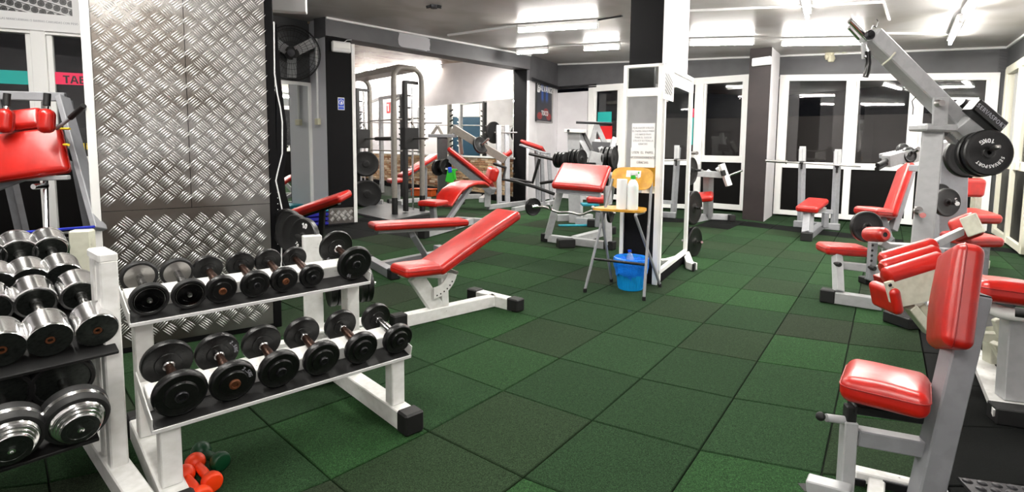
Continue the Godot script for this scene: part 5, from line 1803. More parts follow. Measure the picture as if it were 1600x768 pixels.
func leg_press():
	var t := thing("lever_machine", "grey lever press with a long decline red pad in the mirror room", "gym machine", F(722, 309))
	var z := 10.2
	bm(t, "post", F(691, 310), P(691, 214, z), 0.19, 0.12, M.grey, Vector3(0.2, 0, 1))
	bm(t, "top_plate", P(671, 212, z), P(712, 212, z - 0.1), 0.14, 0.06, M.grey)
	bm(t, "top_horn", P(675, 210, z), P(684, 197, z), 0.05, 0.06, M.smith_tan, Vector3(0, 0, 1))
	bm(t, "top_horn", P(691, 210, z), P(684, 197, z), 0.05, 0.06, M.smith_tan, Vector3(0, 0, 1))
	bm(t, "horn", P(703, 210, z - 0.1), P(712, 198, z - 0.1), 0.06, 0.08, M.smith_tan, Vector3(0, 0, 1))
	bm(t, "lever_arm", P(709, 201, z - 0.1), P(790, 250, z - 0.25), 0.10, 0.14, M.smith_tan, Vector3(0, 1, 0))
	bm(t, "lever_hanger", P(718, 212, z - 0.1), P(722, 240, z), 0.06, 0.08, M.smith_tan, Vector3(0, 0, 1))
	var c0 := P(703, 237, z)
	var c1 := P(771, 292, z - 0.5)
	var sd := Vector3(0.35, 0, 0.9)
	cushion(t, "long_pad", (c0 + c1) / 2, sd, c1 - c0, Vector3(0.34, 0.085, c0.distance_to(c1)), 0.01)
	bm(t, "pad_rail", c0 - Vector3(0, 0.10, -0.05), c1 - Vector3(0, 0.08, -0.05), 0.14, 0.12, M.grey)
	cushion(t, "roller_pad", P(769, 272, z - 0.45), sd, Vector3(0.3, 1, 0), Vector3(0.34, 0.15, 0.26), 0.02)
	bm(t, "front_post", P(762, 286, z - 0.4), up(P(762, 286, z - 0.4), 0.06), 0.11, 0.09, M.light_grey, Vector3(0, 0, 1))
	bm(t, "base_beam", F(690, 312) + Vector3(0, 0.05, 0), F(775, 309) + Vector3(0, 0.05, 0), 0.1, 0.1, M.light_grey)
	bm(t, "cross_beam", F(752, 316) + Vector3(0, 0.05, 0), F(771, 302) + Vector3(0, 0.05, 0), 0.1, 0.1, M.light_grey)
	bm(t, "peg", P(680, 262, z - 0.1), P(716, 265, z - 0.25), 0.05, 0.05, M.chrome, Vector3.UP, 0.02)
	for q in [[686, 262], [697, 260]]:
		plate(t, "stored_plate", P(q[0], q[1], z - 0.18), Vector3(0.75, 0, 0.65), 0.145, 0.05)
	done()
	t = thing("towel", "bright green and blue cloth hung on the grey lever press", "towel", P(704, 273, z - 0.32))
	obj("green_cloth", pad(mb(), Transform3D(Basis(Vector3.BACK, -0.2), Vector3(0, -0.02, 0)), Vector3(0.14, 0.24, 0.03), 0.014, 0.0, 0.2, 0.01), M.lime, t)
	obj("blue_part", pad(mb(), Transform3D(Basis(Vector3.BACK, 0.1), Vector3(-0.01, 0.09, 0.012)), Vector3(0.07, 0.1, 0.03), 0.014), M.sign_blue, t)
	obj("green_fold", pad(mb(), Transform3D(Basis(Vector3.BACK, 0.15), Vector3(0.07, 0.01, 0.01)), Vector3(0.05, 0.2, 0.03), 0.014), M.lime, t)
	done()
	t = thing("weight_plate", "round black weight plate lying on the floor behind the arched bench", "weight plate", F(712, 318))
	plate(t, "disc", Vector3(0, 0.05, 0), Vector3(0.02, 1, 0.02), 0.19, 0.05)
	done()

func wall_rack(wp: Vector3, d: Vector3):
	var z := 11.0
	var t := thing("bench_press_rack", "grey uprights with a loaded barbell beside the middle black column", "rack", F(795, 322))
	for x in [780.0, 793.0]:
		var b := F(x, 321)
		bm(t, "upright", b, P(x - 1, 196, z), 0.09, 0.09, M.grey, Vector3(0.2, 0, 1))
		obj("bar_cup", box(mb(), Transform3D(Basis(), P(x, 211, z - 0.05)), Vector3(0.06, 0.08, 0.06)), M.black, t)
	bm(t, "floor_beam", F(780, 321) + Vector3(0, 0.04, 0), F(796, 321) + Vector3(0, 0.04, 0), 0.08, 0.08, M.grey)
	cushion(t, "pad", P(788, 243, z - 0.1), Vector3(0.3, 0, 0.9), Vector3(1, 0.75, 0), Vector3(0.3, 0.09, 0.34), 0.01)
	done()
	t = thing("loaded_barbell", "barbell with one black plate lying on the grey uprights by the mirror", "barbell", P(780, 207, z - 0.06))
	tb(t, "bar", [P(757, 207, z + 0.1), P(808, 207, z - 0.2)], 0.014, M.steel, 8)
	plate(t, "plate", P(773, 207, z), Vector3(0.75, 0, 0.6), 0.22, 0.05)
	done()
	t = thing("loaded_barbell", "short bar with a black plate held on the lever press arm", "barbell", P(756, 224, 9.9))
	tb(t, "bar", [P(748, 229, 9.95), P(764, 216, 9.85)], 0.022, M.chrome, 8)
	plate(t, "plate", P(752, 226, 9.9), Vector3(0.7, 0.35, 0.75), 0.16, 0.05)
	done()
	# dip station with red top by the black column
	var f0 := F(797, 322)
	t = thing("dip_station", "tall grey leg-raise station with red top pad beside the white wall", "gym machine", F(835, 318))
	z = 10.3
	cushion(t, "top_pad", P(833, 229, z), Vector3(0.5, 0, 0.8), P(855, 236, z - 0.2) - P(814, 222, z + 0.1), Vector3(0.24, 0.06, 0.50), 0.006)
	bm(t, "pad_rail", P(814, 226, z), P(856, 240, z - 0.2), 0.18, 0.03, M.grey)
	for q in [[821, 227, 824, 316], [838, 232, 841, 322], [846, 235, 849, 322], [857, 239, 862, 316]]:
		bm(t, "upright", F(q[2], q[3]), V(q[0], q[1], F(q[2], q[3]), Vector3(1, 0, -0.3)), 0.07, 0.06, M.grey, Vector3(0.3, 0, 1))
	bm(t, "base_beam", F(762, 327) + Vector3(0, 0.04, 0), F(846, 316) + Vector3(0, 0.04, 0), 0.08, 0.08, M.light_grey)
	bm(t, "base_beam", F(802, 331) + Vector3(0, 0.04, 0), F(866, 318) + Vector3(0, 0.04, 0), 0.08, 0.08, M.light_grey)
	for q in [[827, 240, 865, 249], [845, 286, 870, 282]]:
		tb(t, "black_handle", [P(q[0], q[1], z - 0.2), P(q[2], q[3], z - 0.5)], 0.028, M.black, 8)
	tb(t, "black_arm", [P(771, 255, z), P(790, 262, z), P(786, 280, z), P(806, 283, z - 0.1), P(836, 292, z - 0.2), P(866, 303, z - 0.4)], 0.03, M.black, 8)
	tb(t, "black_arm", [P(843, 248, z - 0.2), P(832, 285, z - 0.2), P(798, 279, z)], 0.03, M.black, 8)
	done()

# ------------------------------------------------------------ around the centre column
func stack(t: Node3D, called: String, c: Vector3, ax: Vector3, R: float, th: float, n: int, gap := 0.004):
	var d := ax.normalized()
	for k in n:
		plate(t, called, c - d * (th + gap) * k, ax, R * (1.0 - 0.015 * (k % 2)), th)

func middle():
	preacher()
	lever_row()
	stool()
	bucket()
	column_papers()
	plate_rack()
	seated_machine()
	bench_press()

func preacher():
	var t := thing("preacher_bench", "grey preacher curl bench with a wide sloping red pad", "bench", F(900, 378))
	var zc := 6.35
	var tl := P(880, 259, zc + 0.25)
	var tr := P(953, 264, zc + 0.05)
	var bl := P(865, 289, zc - 0.1)
	var br := P(940, 296, zc - 0.3)
	var top := (tl + tr) / 2
	var bot := (bl + br) / 2
	cushion(t, "arm_pad", (top + bot) / 2, tr - tl, top - bot, Vector3(0.60, 0.085, top.distance_to(bot) + 0.06), 0.012)
	var lf := F(855, 377)
	var rf := F(950, 389)
	bm(t, "left_leg", lf + Vector3(0, 0.05, 0), (tl + bl) / 2 + Vector3(0.05, -0.08, 0), 0.075, 0.11, M.light_grey, Vector3(0, 0, 1))
	bm(t, "right_leg", rf + Vector3(0, 0.05, 0), (tr + br) / 2 + Vector3(0.02, -0.08, 0), 0.075, 0.11, M.light_grey, Vector3(0, 0, 1))
	bm(t, "right_rear_leg", F(945, 366) + Vector3(0, 0.05, 0), tr + Vector3(0.06, -0.06, -0.1), 0.07, 0.07, M.light_grey, Vector3(0, 0, 1))
	bm(t, "under_rail", bl + Vector3(0.04, -0.06, -0.05), br + Vector3(0, -0.06, -0.05), 0.06, 0.06, M.grey)
	bm(t, "under_rail", tl + Vector3(0.04, -0.08, 0), tr + Vector3(0, -0.08, 0), 0.06, 0.06, M.grey)
	bm(t, "base_beam", lf + Vector3(0, 0.045, 0), rf + Vector3(0, 0.045, 0), 0.085, 0.085, M.light_grey)
	bm(t, "base_beam", F(897, 380) + Vector3(0, 0.045, 0), F(952, 365) + Vector3(0, 0.045, 0), 0.085, 0.085, M.light_grey)
	var ax := (rf - lf).normalized()
	cap(t, lf - ax * 0.02, ax, 0.10, 0.10, 0.10)
	cap(t, rf + ax * 0.02, ax, 0.10, 0.10, 0.12)
	cap(t, F(884, 386), Vector3(0.2, 0, 1), 0.20, 0.10, 0.12)
	cap(t, F(956, 365), Vector3(1, 0, -0.4), 0.10, 0.10, 0.08)
	for q in [[861, 322], [930, 327]]:
		bm(t, "bar_cup", P(q[0], q[1] + 4, zc - 0.35), P(q[0] - 4, q[1] - 4, zc - 0.5), 0.03, 0.03, M.light_grey)
	done()
	t = thing("curl_bar", "cranked steel curl bar with black plates resting on the preacher bench", "barbell", P(890, 328, 6.0))
	var pts := []
	for q in [[829, 322, 6.25], [852, 323, 6.12], [872, 332, 6.05], [890, 331, 6.0], [908, 336, 5.95], [926, 328, 5.9], [946, 331, 5.85], [962, 333, 5.8]]:
		pts.append(P(q[0], q[1], q[2]))
	tb(t, "bar", pts, 0.014, M.steel, 10, 0.05)
	plate(t, "plate", P(834, 323, 6.2), Vector3(0.5, 0, 0.85), 0.105, 0.03)
	plate(t, "plate", P(956, 333, 5.8), Vector3(0.9, 0, 0.45), 0.105, 0.03)
	tb(t, "sleeve", [P(832, 323, 6.15), P(841, 322, 6.15)], 0.02, M.chrome, 10)
	done()

func lever_row():
	var z := 8.3
	var t := thing("lever_row_machine", "grey plate-loaded rowing machine with an A-shaped handle behind the preacher bench", "gym machine", F(905, 348))
	bm(t, "post", F(900, 347), P(898, 204, z), 0.19, 0.14, M.light_grey, Vector3(-0.4, 0, 1))
	bm(t, "top_plate", P(884, 204, z), P(914, 205, z - 0.1), 0.22, 0.05, M.white)
	for x in [888.0, 910.0]:
		obj("bolt", lathe(mb(), Transform3D(Basis(), P(x, 204, z - 0.13)), [Vector2(0, 0.02), Vector2(0.02, 0.02), Vector2(0.02, -0.02)], 10), M.dark_steel, t)
	bm(t, "slanted_rail", P(911, 207, z - 0.05), P(931, 247, z - 0.35), 0.05, 0.06, M.black, Vector3(0, 0, 1))
	bm(t, "slanted_beam", P(904, 209, z), P(926, 250, z - 0.2), 0.10, 0.10, M.light_grey, Vector3(0, 0, 1))
	bm(t, "carriage", P(934, 238, z - 0.4), P(928, 262, z - 0.4), 0.22, 0.05, M.light_grey, Vector3(0.3, 0, 1))
	bm(t, "frame_leg", P(932, 195, z + 0.1), P(921, 232, z + 0.1), 0.07, 0.07, M.light_grey, Vector3(0, 0, 1))
	bm(t, "frame_leg", P(932, 195, z + 0.1), P(946, 226, z + 0.1), 0.07, 0.07, M.light_grey, Vector3(0, 0, 1))
	tb(t, "handle_bar", [P(900, 191, z), P(956, 193, z)], 0.02, M.dark_steel, 10)
	bm(t, "cross_plate", P(924, 229, z + 0.1), P(962, 231, z + 0.1), 0.08, 0.16, M.wall_grey)
	bm(t, "side_arm", P(938, 232, z), P(948, 252, z - 0.2), 0.07, 0.09, M.light_grey, Vector3(0, 0, 1))
	bm(t, "side_arm", P(960, 216, z), P(954, 240, z - 0.2), 0.07, 0.07, M.light_grey, Vector3(0, 0, 1))
	stack(t, "loaded_plate", P(910, 248, z - 0.55), Vector3(0.75, 0.0, 0.66), 0.135, 0.05, 3, 0.02)
	stack(t, "loaded_plate", P(886, 250, z - 0.1), Vector3(0.75, 0.0, 0.66), 0.12, 0.05, 3, 0.02)
	stack(t, "loaded_plate", P(961, 246, z - 0.35), Vector3(0.85, 0.0, 0.5), 0.16, 0.05, 3, 0.02)
	tb(t, "load_bar", [P(871, 254, z + 0.05), P(930, 256, z - 0.55)], 0.02, M.black, 8)
	cushion(t, "seat", P(933, 311, z - 0.9), Vector3(1, 0, 0), Vector3(0.3, 0, -1), Vector3(0.25, 0.09, 0.34), 0.01)
	bm(t, "seat_post", P(934, 318, z - 0.85), up(P(934, 318, z - 0.85), 0.06), 0.06, 0.06, M.grey, Vector3(0, 0, 1))
	bm(t, "base_beam", F(900, 350) + Vector3(0, 0.05, 0), F(930, 352) + Vector3(0, 0.05, 0), 0.1, 0.1, M.light_grey)
	bm(t, "base_beam", F(870, 345) + Vector3(0, 0.05, 0), F(925, 344) + Vector3(0, 0.05, 0), 0.1, 0.1, M.light_grey)
	cap(t, F(925, 354), Vector3(1, 0, 0.2), 0.11, 0.11, 0.14)
	obj("teal_foot_board", box(mb(), Transform3D(Basis(), P(921, 319, z - 1.0)), Vector3(0.22, 0.03, 0.2), 0.005), M.teal_step, t)
	obj("teal_floor_board", box(mb(), Transform3D(Basis(Vector3.UP, 0.1), F(897, 353) + Vector3(0, 0.012, 0)), Vector3(0.46, 0.02, 0.1), 0.004), M.teal_step, t)
	done()

func stool():
	var fl := F(914, 456)
	var fr := F(1006, 469)
	var rl := F(955, 440)
	var rr := F(1031, 448)
	var t := thing("folding_bar_stool", "tall grey folding stool with yellow wooden seat and back", "stool", (fl + fr + rl + rr) / 4)
	fl = F(914, 456); fr = F(1006, 469); rl = F(955, 440); rr = F(1031, 448)
	var hs := 0.665
	var sfl := F(939, 331, hs - 0.02)
	var sfr := F(992, 335, hs - 0.02)
	var x := (fr - fl).normalized()
	var bk := ((rl + rr) / 2 - (fl + fr) / 2).normalized()
	var btl := V(957, 279, rl - bk * 0.16, x)
	var btr := V(1018, 284, rr - bk * 0.16, x)
	tb(t, "leg", [fl + Vector3(0, 0.02, 0), btl], 0.0115, M.grey, 10)
	tb(t, "leg", [fr + Vector3(0, 0.02, 0), btr], 0.0115, M.grey, 10)
	tb(t, "leg", round_off([rl + Vector3(0, 0.02, 0), sfl, sfl + bk * 0.2], 0.03), 0.0115, M.grey, 10)
	tb(t, "leg", round_off([rr + Vector3(0, 0.02, 0), sfr, sfr + bk * 0.2], 0.03), 0.0115, M.grey, 10)
	for p in [fl, fr, rl, rr]:
		obj("rubber_foot", lathe(mb(), Transform3D(Basis(Vector3.RIGHT, -PI / 2), p), [Vector2(0, 0), Vector2(0.015, 0), Vector2(0.015, 0.03), Vector2(0.012, 0.032)], 12), M.rubber, t)
	tb(t, "foot_rail", [fl.lerp(btl, 0.29), fr.lerp(btr, 0.29)], 0.011, M.black, 10)
	var poly := PackedVector2Array()
	var sc := F(972, 326, hs)
	for k in 40:
		var a := TAU * k / 40
		var u := signf(cos(a)) * pow(absf(cos(a)), 0.55) * 0.195
		var w := signf(sin(a)) * pow(absf(sin(a)), 0.55) * 0.155
		poly.append(Vector2(u * (1.0 - 0.18 * w / 0.155), w))
	obj("seat", prism(mb(), Transform3D(Basis(x, bk, x.cross(bk) * (1 if x.cross(bk).y > 0 else -1)), sc), poly, 0.018), M.beech, t)
	var bp := PackedVector2Array()
	for k in 40:
		var a := TAU * k / 40
		bp.append(Vector2(signf(cos(a)) * pow(absf(cos(a)), 0.5) * 0.17, signf(sin(a)) * pow(absf(sin(a)), 0.65) * 0.085 + (0.018 if sin(a) > 0 else 0.0)))
	var bc := (btl + btr) / 2 + Vector3(0, 0.005, 0)
	var by := (btl - fl).normalized().lerp((btr - fr).normalized(), 0.5).normalized()
	obj("backrest", prism(mb(), Transform3D(Basis(x, by, x.cross(by)).orthonormalized(), bc), bp, 0.014), M.beech, t)
	obj("paper_label", prism(mb(), Transform3D(Basis(x, by, x.cross(by)).orthonormalized(), bc + by * 0.045 + x.cross(by).normalized() * 0.0085), PackedVector2Array([Vector2(-0.05, -0.025), Vector2(0.07, -0.025), Vector2(0.07, 0.03), Vector2(-0.05, 0.03)]), 0.001), M.paper, t)
	done()
	var ph := hs + 0.009
	t = thing("paper_roll", "roll of white paper towel standing on the yellow stool", "paper towel", F(971, 326, ph))
	obj("roll", lathe(mb(), Transform3D(Basis(Vector3.RIGHT, -PI / 2), Vector3.ZERO), [Vector2(0, 0.0), Vector2(0.040, 0.0), Vector2(0.042, 0.004), Vector2(0.042, 0.236), Vector2(0.040, 0.24), Vector2(0.016, 0.24), Vector2(0.015, 0.2), Vector2(0, 0.2)], 28), M.paper, t)
	done()
	t = thing("spray_bottle", "white spray bottle with green collar on the yellow stool", "bottle", F(988, 327, ph))
	obj("body", lathe(mb(), Transform3D(Basis(Vector3.RIGHT, -PI / 2), Vector3.ZERO), [Vector2(0, 0.0), Vector2(0.040, 0.0), Vector2(0.044, 0.006), Vector2(0.044, 0.18), Vector2(0.041, 0.20), Vector2(0.030, 0.225), Vector2(0.016, 0.24), Vector2(0.015, 0.25), Vector2(0, 0.25)], 28), M.milky, t)
	obj("collar", lathe(mb(), Transform3D(Basis(Vector3.RIGHT, -PI / 2), Vector3.ZERO), [Vector2(0.017, 0.243), Vector2(0.021, 0.246), Vector2(0.021, 0.268), Vector2(0.012, 0.272)], 20), M.lime, t)
	obj("spray_head", box(mb(), Transform3D(Basis(Vector3.UP, 0.4), Vector3(0.005, 0.288, 0)), Vector3(0.07, 0.034, 0.026), 0.007), M.white_plastic, t)
	obj("trigger", box(mb(), Transform3D(Basis(Vector3.BACK, 0.5), Vector3(0.035, 0.268, -0.01)), Vector3(0.012, 0.045, 0.016), 0.004), M.white_plastic, t)
	obj("nozzle", box(mb(), Transform3D(Basis(Vector3.UP, 0.4), Vector3(0.042, 0.292, -0.018)), Vector3(0.018, 0.018, 0.018), 0.004), M.lime, t)
	done()

func bucket():
	var c := F(985, 450)
	var t := thing("bucket", "light blue plastic bucket under the yellow stool", "bucket", c)
	var up_ := Transform3D(Basis(Vector3.RIGHT, -PI / 2), Vector3.ZERO)
	obj("pail", lathe(mb(), up_, [Vector2(0, 0.004), Vector2(0.098, 0.0), Vector2(0.102, 0.006), Vector2(0.128, 0.245), Vector2(0.133, 0.248), Vector2(0.133, 0.258), Vector2(0.126, 0.258), Vector2(0.098, 0.012), Vector2(0, 0.012)], 40), M.bucket, t)
	var rib := mb()
	for k in 40:
		var a := TAU * k / 40
		var d := Vector3(cos(a), 0, sin(a))
		tube(rib, [d * 0.105 + Vector3(0, 0.02, 0), d * 0.1165 + Vector3(0, 0.13, 0)], 0.002, 4)
	obj("ribs", rib, M.bucket, t)
	done()
	t = thing("bin_bag", "bright blue bin bag lining the bucket, folded over its rim", "bag", c + Vector3(0, 0.14, 0))
	var m := mb()
	var rows := 9
	var seg := 48
	var r := RandomNumberGenerator.new()
	r.seed = 8
	var prof := [Vector2(0.09, 0.02), Vector2(0.112, 0.06), Vector2(0.126, 0.112), Vector2(0.136, 0.126), Vector2(0.142, 0.118), Vector2(0.143, 0.09), Vector2(0.140, 0.05), Vector2(0.136, 0.02), Vector2(0.131, -0.012)]
	var g := []
	for i in rows:
		var row := []
		for k in seg:
			var a := TAU * k / seg
			var wv := 0.003 * sin(a * 11 + i * 0.6) + 0.002 * sin(a * 23 - i) + (0.012 * sin(a * 3 + 1) - 0.02 * maxf(0, sin(a * 1.0 + 0.3)) if i >= 7 else 0.0)
			row.append(Vector3(cos(a) * (prof[i].x + wv * (0.4 if i < 4 else 1.0)), prof[i].y + (wv * 2.0 if i >= 7 else 0.0), sin(a) * (prof[i].x + wv * (0.4 if i < 4 else 1.0))))
		g.append(row)
	var nm := func(i: int, k: int) -> Vector3:
		var a: Vector3 = g[mini(i + 1, rows - 1)][k] - g[maxi(i - 1, 0)][k]
		var b: Vector3 = g[i][(k + 1) % seg] - g[i][(k + seg - 1) % seg]
		return b.cross(a).normalized()
	for i in rows - 1:
		for k in seg:
			var l := (k + 1) % seg
			m.quad(g[i][k], g[i][l], g[i + 1][l], g[i + 1][k], nm.call(i, k), nm.call(i, l), nm.call(i + 1, l), nm.call(i + 1, k))
	obj("film", m, M.bag, t)
	done()
	t = thing("water_bottle", "empty clear water bottle with blue cap in the bucket", "bottle", c + Vector3(0.0, 0.13, 0.0))
	var T := Transform3D(Basis(Vector3.BACK, 0.08) * Basis(Vector3.RIGHT, -PI / 2), Vector3.ZERO)
	obj("body", lathe(mb(), T, [Vector2(0, 0), Vector2(0.03, 0.0), Vector2(0.032, 0.01), Vector2(0.030, 0.05), Vector2(0.032, 0.06), Vector2(0.030, 0.1), Vector2(0.031, 0.12), Vector2(0.022, 0.155), Vector2(0.013, 0.17), Vector2(0.013, 0.18)], 24), M.bottle, t)
	obj("cap", lathe(mb(), T, [Vector2(0.0155, 0.178), Vector2(0.0155, 0.195), Vector2(0, 0.196)], 16), M.sign_blue, t)
	obj("label", lathe(mb(), T, [Vector2(0.0322, 0.06), Vector2(0.0322, 0.10)], 24), M.sign_blue, t)
	done()

func column_papers():
	var sd := (CD - CB).normalized()
	var n := -sd
	var x := (CB - CA).normalized()
	var pl := CB + n * 0.002
	var c := V(1005, 212, pl, x)
	var t := thing("paper_note", "upper white notice with six lines of print on the column mirror", "notice", c)
	paper(t, "sheet", n * 0.002, x, n, 0.195, 0.21, M.paper)
	var m := mb()
	var lines := ["POR FAVOR UTILICE", "EL PAPEL SOLO PARA", "LAS MAQUINAS", "PARA EL SUDOR", "UTILICE SU TOALLA", "GRACIAS"]
	for i in 6:
		line(m, lines[i], n * 0.004 + Vector3(0, 0.066 - i * 0.027, 0), x, n, 0.020)
	obj("print", m, M.print_soft, t)
	done()
	c = V(1004, 246, pl, x)
	t = thing("paper_note", "lower white notice with three lines of big print above the stool", "notice", c)
	paper(t, "sheet", n * 0.003, x, n, 0.205, 0.165, M.paper)
	m = mb()
	lines = ["USEN  EL  PAPEL", "MODERADAMENTE", "GRACIAS"]
	for i in 3:
		line(m, lines[i], n * 0.005 + Vector3(0, 0.042 - i * 0.042, 0), x, n, 0.0255)
	obj("print", m, M.print, t)
	done()
	# photo on the side
	var sn := Vector3(-sd.z, 0, sd.x)
	if sn.x < 0: sn = -sn
	pl = CB + sn * 0.02
	c = V(1045, 130, pl, sd)
	t = thing("paper_photo", "white sheet with a grey photo taped to the side of the mirrored column", "notice", c)
	paper(t, "sheet", Vector3.ZERO, sd, sn, 0.36, 0.28, M.paper)
	print_on(t, "photo", sn * 0.0022 + Vector3(0, -0.01, 0), sd, sn, 0.26, 0.17, picture("dumbbells"))
	done()
	t = thing("television", "black flat television hung from the ceiling left of the racks, seen only mirrored", "television", Vector3(-2.0, 2.27, -1.85))
	var tn := Vector3(0.75, -0.1, -0.66).normalized()
	var tx := Vector3.UP.cross(tn).normalized()
	var TB := Basis(tx, tn.cross(tx), tn)
	obj("casing", box(mb(), Transform3D(TB, Vector3.ZERO), Vector3(0.72, 0.42, 0.05), 0.01), M.black, t)
	obj("screen", box(mb(), Transform3D(TB, tn * 0.026), Vector3(0.67, 0.37, 0.004), 0.001), M.black_gloss, t)
	obj("ceiling_pole", tube(mb(), [Vector3(0, 0.1, 0) - tn * 0.05, Vector3(0, 0.38, 0) - tn * 0.05], 0.02, 10), M.black, t)
	done()
	# framed poster on the far left wall
	var a := F(825, 318)
	var d := (K0 - a).normalized()
	n = Vector3(-d.z, 0, d.x)
	if n.dot(Vector3(0, 0, -5) - a) < 0: n = -n
	pl = a + n * 0.012
	c = V(850, 161, pl, d)
	var w := flat(V(838, 161, pl, d)).distance_to(flat(V(863, 161, pl, d)))
	var h: float = V(850, 132, pl, d).y - V(850, 191, pl, d).y
	t = thing("framed_poster", "dark framed poster with blue legs and red weights on the white wall", "poster", c)
	for q in [[-w / 2, 0, 0.03, h], [w / 2, 0, 0.03, h], [0, h / 2, w, 0.03], [0, -h / 2, w, 0.03]]:
		obj("frame_side", box(mb(), Transform3D(Basis(d, Vector3.UP, n), d * q[0] + Vector3(0, q[1], 0) + n * 0.012), Vector3(q[2], q[3], 0.03), 0.004), M.black if q[0] < 0 else M.steel, t)
	print_on(t, "print", n * 0.006, d, n, w - 0.03, h - 0.03, picture("legs"))
	m = mb()
	line(m, "GALVANIZE", Vector3(0, h * 0.37, 0) + d * w * 0.10 + n * 0.008, d, n, w * 0.19, true)
	line(m, "G", Vector3(0, h * 0.38, 0) - d * w * 0.38 + n * 0.008, d, n, w * 0.34, true)
	line(m, "TOCO", Vector3(0, -h * 0.27, 0) + d * w * 0.04 + n * 0.008, d, n, w * 0.16, true)
	obj("lettering", m, M.paper, t)
	done()
	# strips on the far windows
	var gl := W1A
	for q in [[934, 955, 175, 194, "teal", "turquoise strip on the far left window behind the centre column"], [936, 956, 197, 219, "red_sign", "red strip on the far left window below the turquoise one"], [1068, 1084, 170, 183, "pink", "pink strip on the far window right of the mirrored column"], [1068, 1082, 184, 226, "teal", "turquoise strip on the far window below the pink one"]]:
		var p0 := V(q[0], q[2], gl, w1)
		var p1 := V(q[1], q[3], gl, w1)
		t = thing("window_strip", q[5], "sticker", (p0 + p1) / 2)
		var wn := Vector3(-w1.z, 0, w1.x)
		obj("strip", slab(mb(), flat(p0 - O), flat(p1 - O), p1.y - O.y, p0.y - O.y, wn, -0.006, -0.002, 0.0), M[q[4]], t)
		done()
	# exit sign on the brown column
	var da := F(1160, 342)
	var dd := (F(1193, 346) - da).normalized()
	var dn := Vector3(-dd.z, 0, dd.x)
	if dn.z < 0: dn = -dn
	c = V(1191, 96, da + dn * 0.02, dd)
	t = thing("emergency_light", "flat white emergency light high on the brown column", "emergency light", c)
	obj("housing", box(mb(), Transform3D(Basis(dd, Vector3.UP, dn), dn * 0.02), Vector3(0.30, 0.125, 0.05), 0.01), M.white_plastic, t)
	obj("lens", box(mb(), Transform3D(Basis(dd, Vector3.UP, dn), dn * 0.046), Vector3(0.26, 0.09, 0.008), 0.003), M.frame_white, t)
	done()

func plate_rack():
	var b := F(1076, 418)
	var sd := (CD - CB).normalized()
	var sn := Vector3(-sd.z, 0, sd.x)
	if sn.x < 0: sn = -sn
	var t := thing("plate_rack", "white plate stand behind the mirrored column with its foot sticking out", "rack", b)
	var p := P(1068, 300, 6.45)
	bm(t, "post", up(p, 0.0), up(p, 1.07), 0.07, 0.07, M.white, sd)
	bm(t, "bar_hook", up(p, 1.06), up(p, 1.075) + sn * 0.12, 0.05, 0.03, M.white)
	bm(t, "foot_beam", F(1076, 419) + Vector3(0, 0.035, 0), F(1085, 422) + Vector3(0, 0.035, 0), 0.07, 0.07, M.white)
	bm(t, "foot_beam", F(1077, 419) + Vector3(0, 0.035, 0), up(p, 0.035), 0.07, 0.07, M.white)
	cap(t, F(1084, 423), F(1085, 422) - F(1060, 419), 0.075, 0.075, 0.02)
	for y in [266.0, 325.0, 378.0]:
		tb(t, "peg", [P(1060, y, 6.42), P(1097, y, 5.75)], 0.014, M.chrome, 10)
	done()
	var k := 0
	var where := ["top", "middle", "bottom"]
	var which := ["outermost", "second", "innermost"]
	for q in [[1081, 267, 0.150], [1086, 325, 0.185], [1087, 378, 0.165]]:
		for i in 3:
			var c := P(q[0] - i * 6.0, q[1] - i * 0.4, 5.80 + i * 0.045)
			var o := thing("weight_plate", "%s black weight plate on the %s peg behind the mirrored column" % [which[i], where[k]], "weight plate", c, "plates on the stand behind the column")
			plate(o, "disc", Vector3.ZERO, Vector3(0.72, 0, 0.7), q[2] * (1.0 - 0.02 * i), 0.036)
			done()
		k += 1

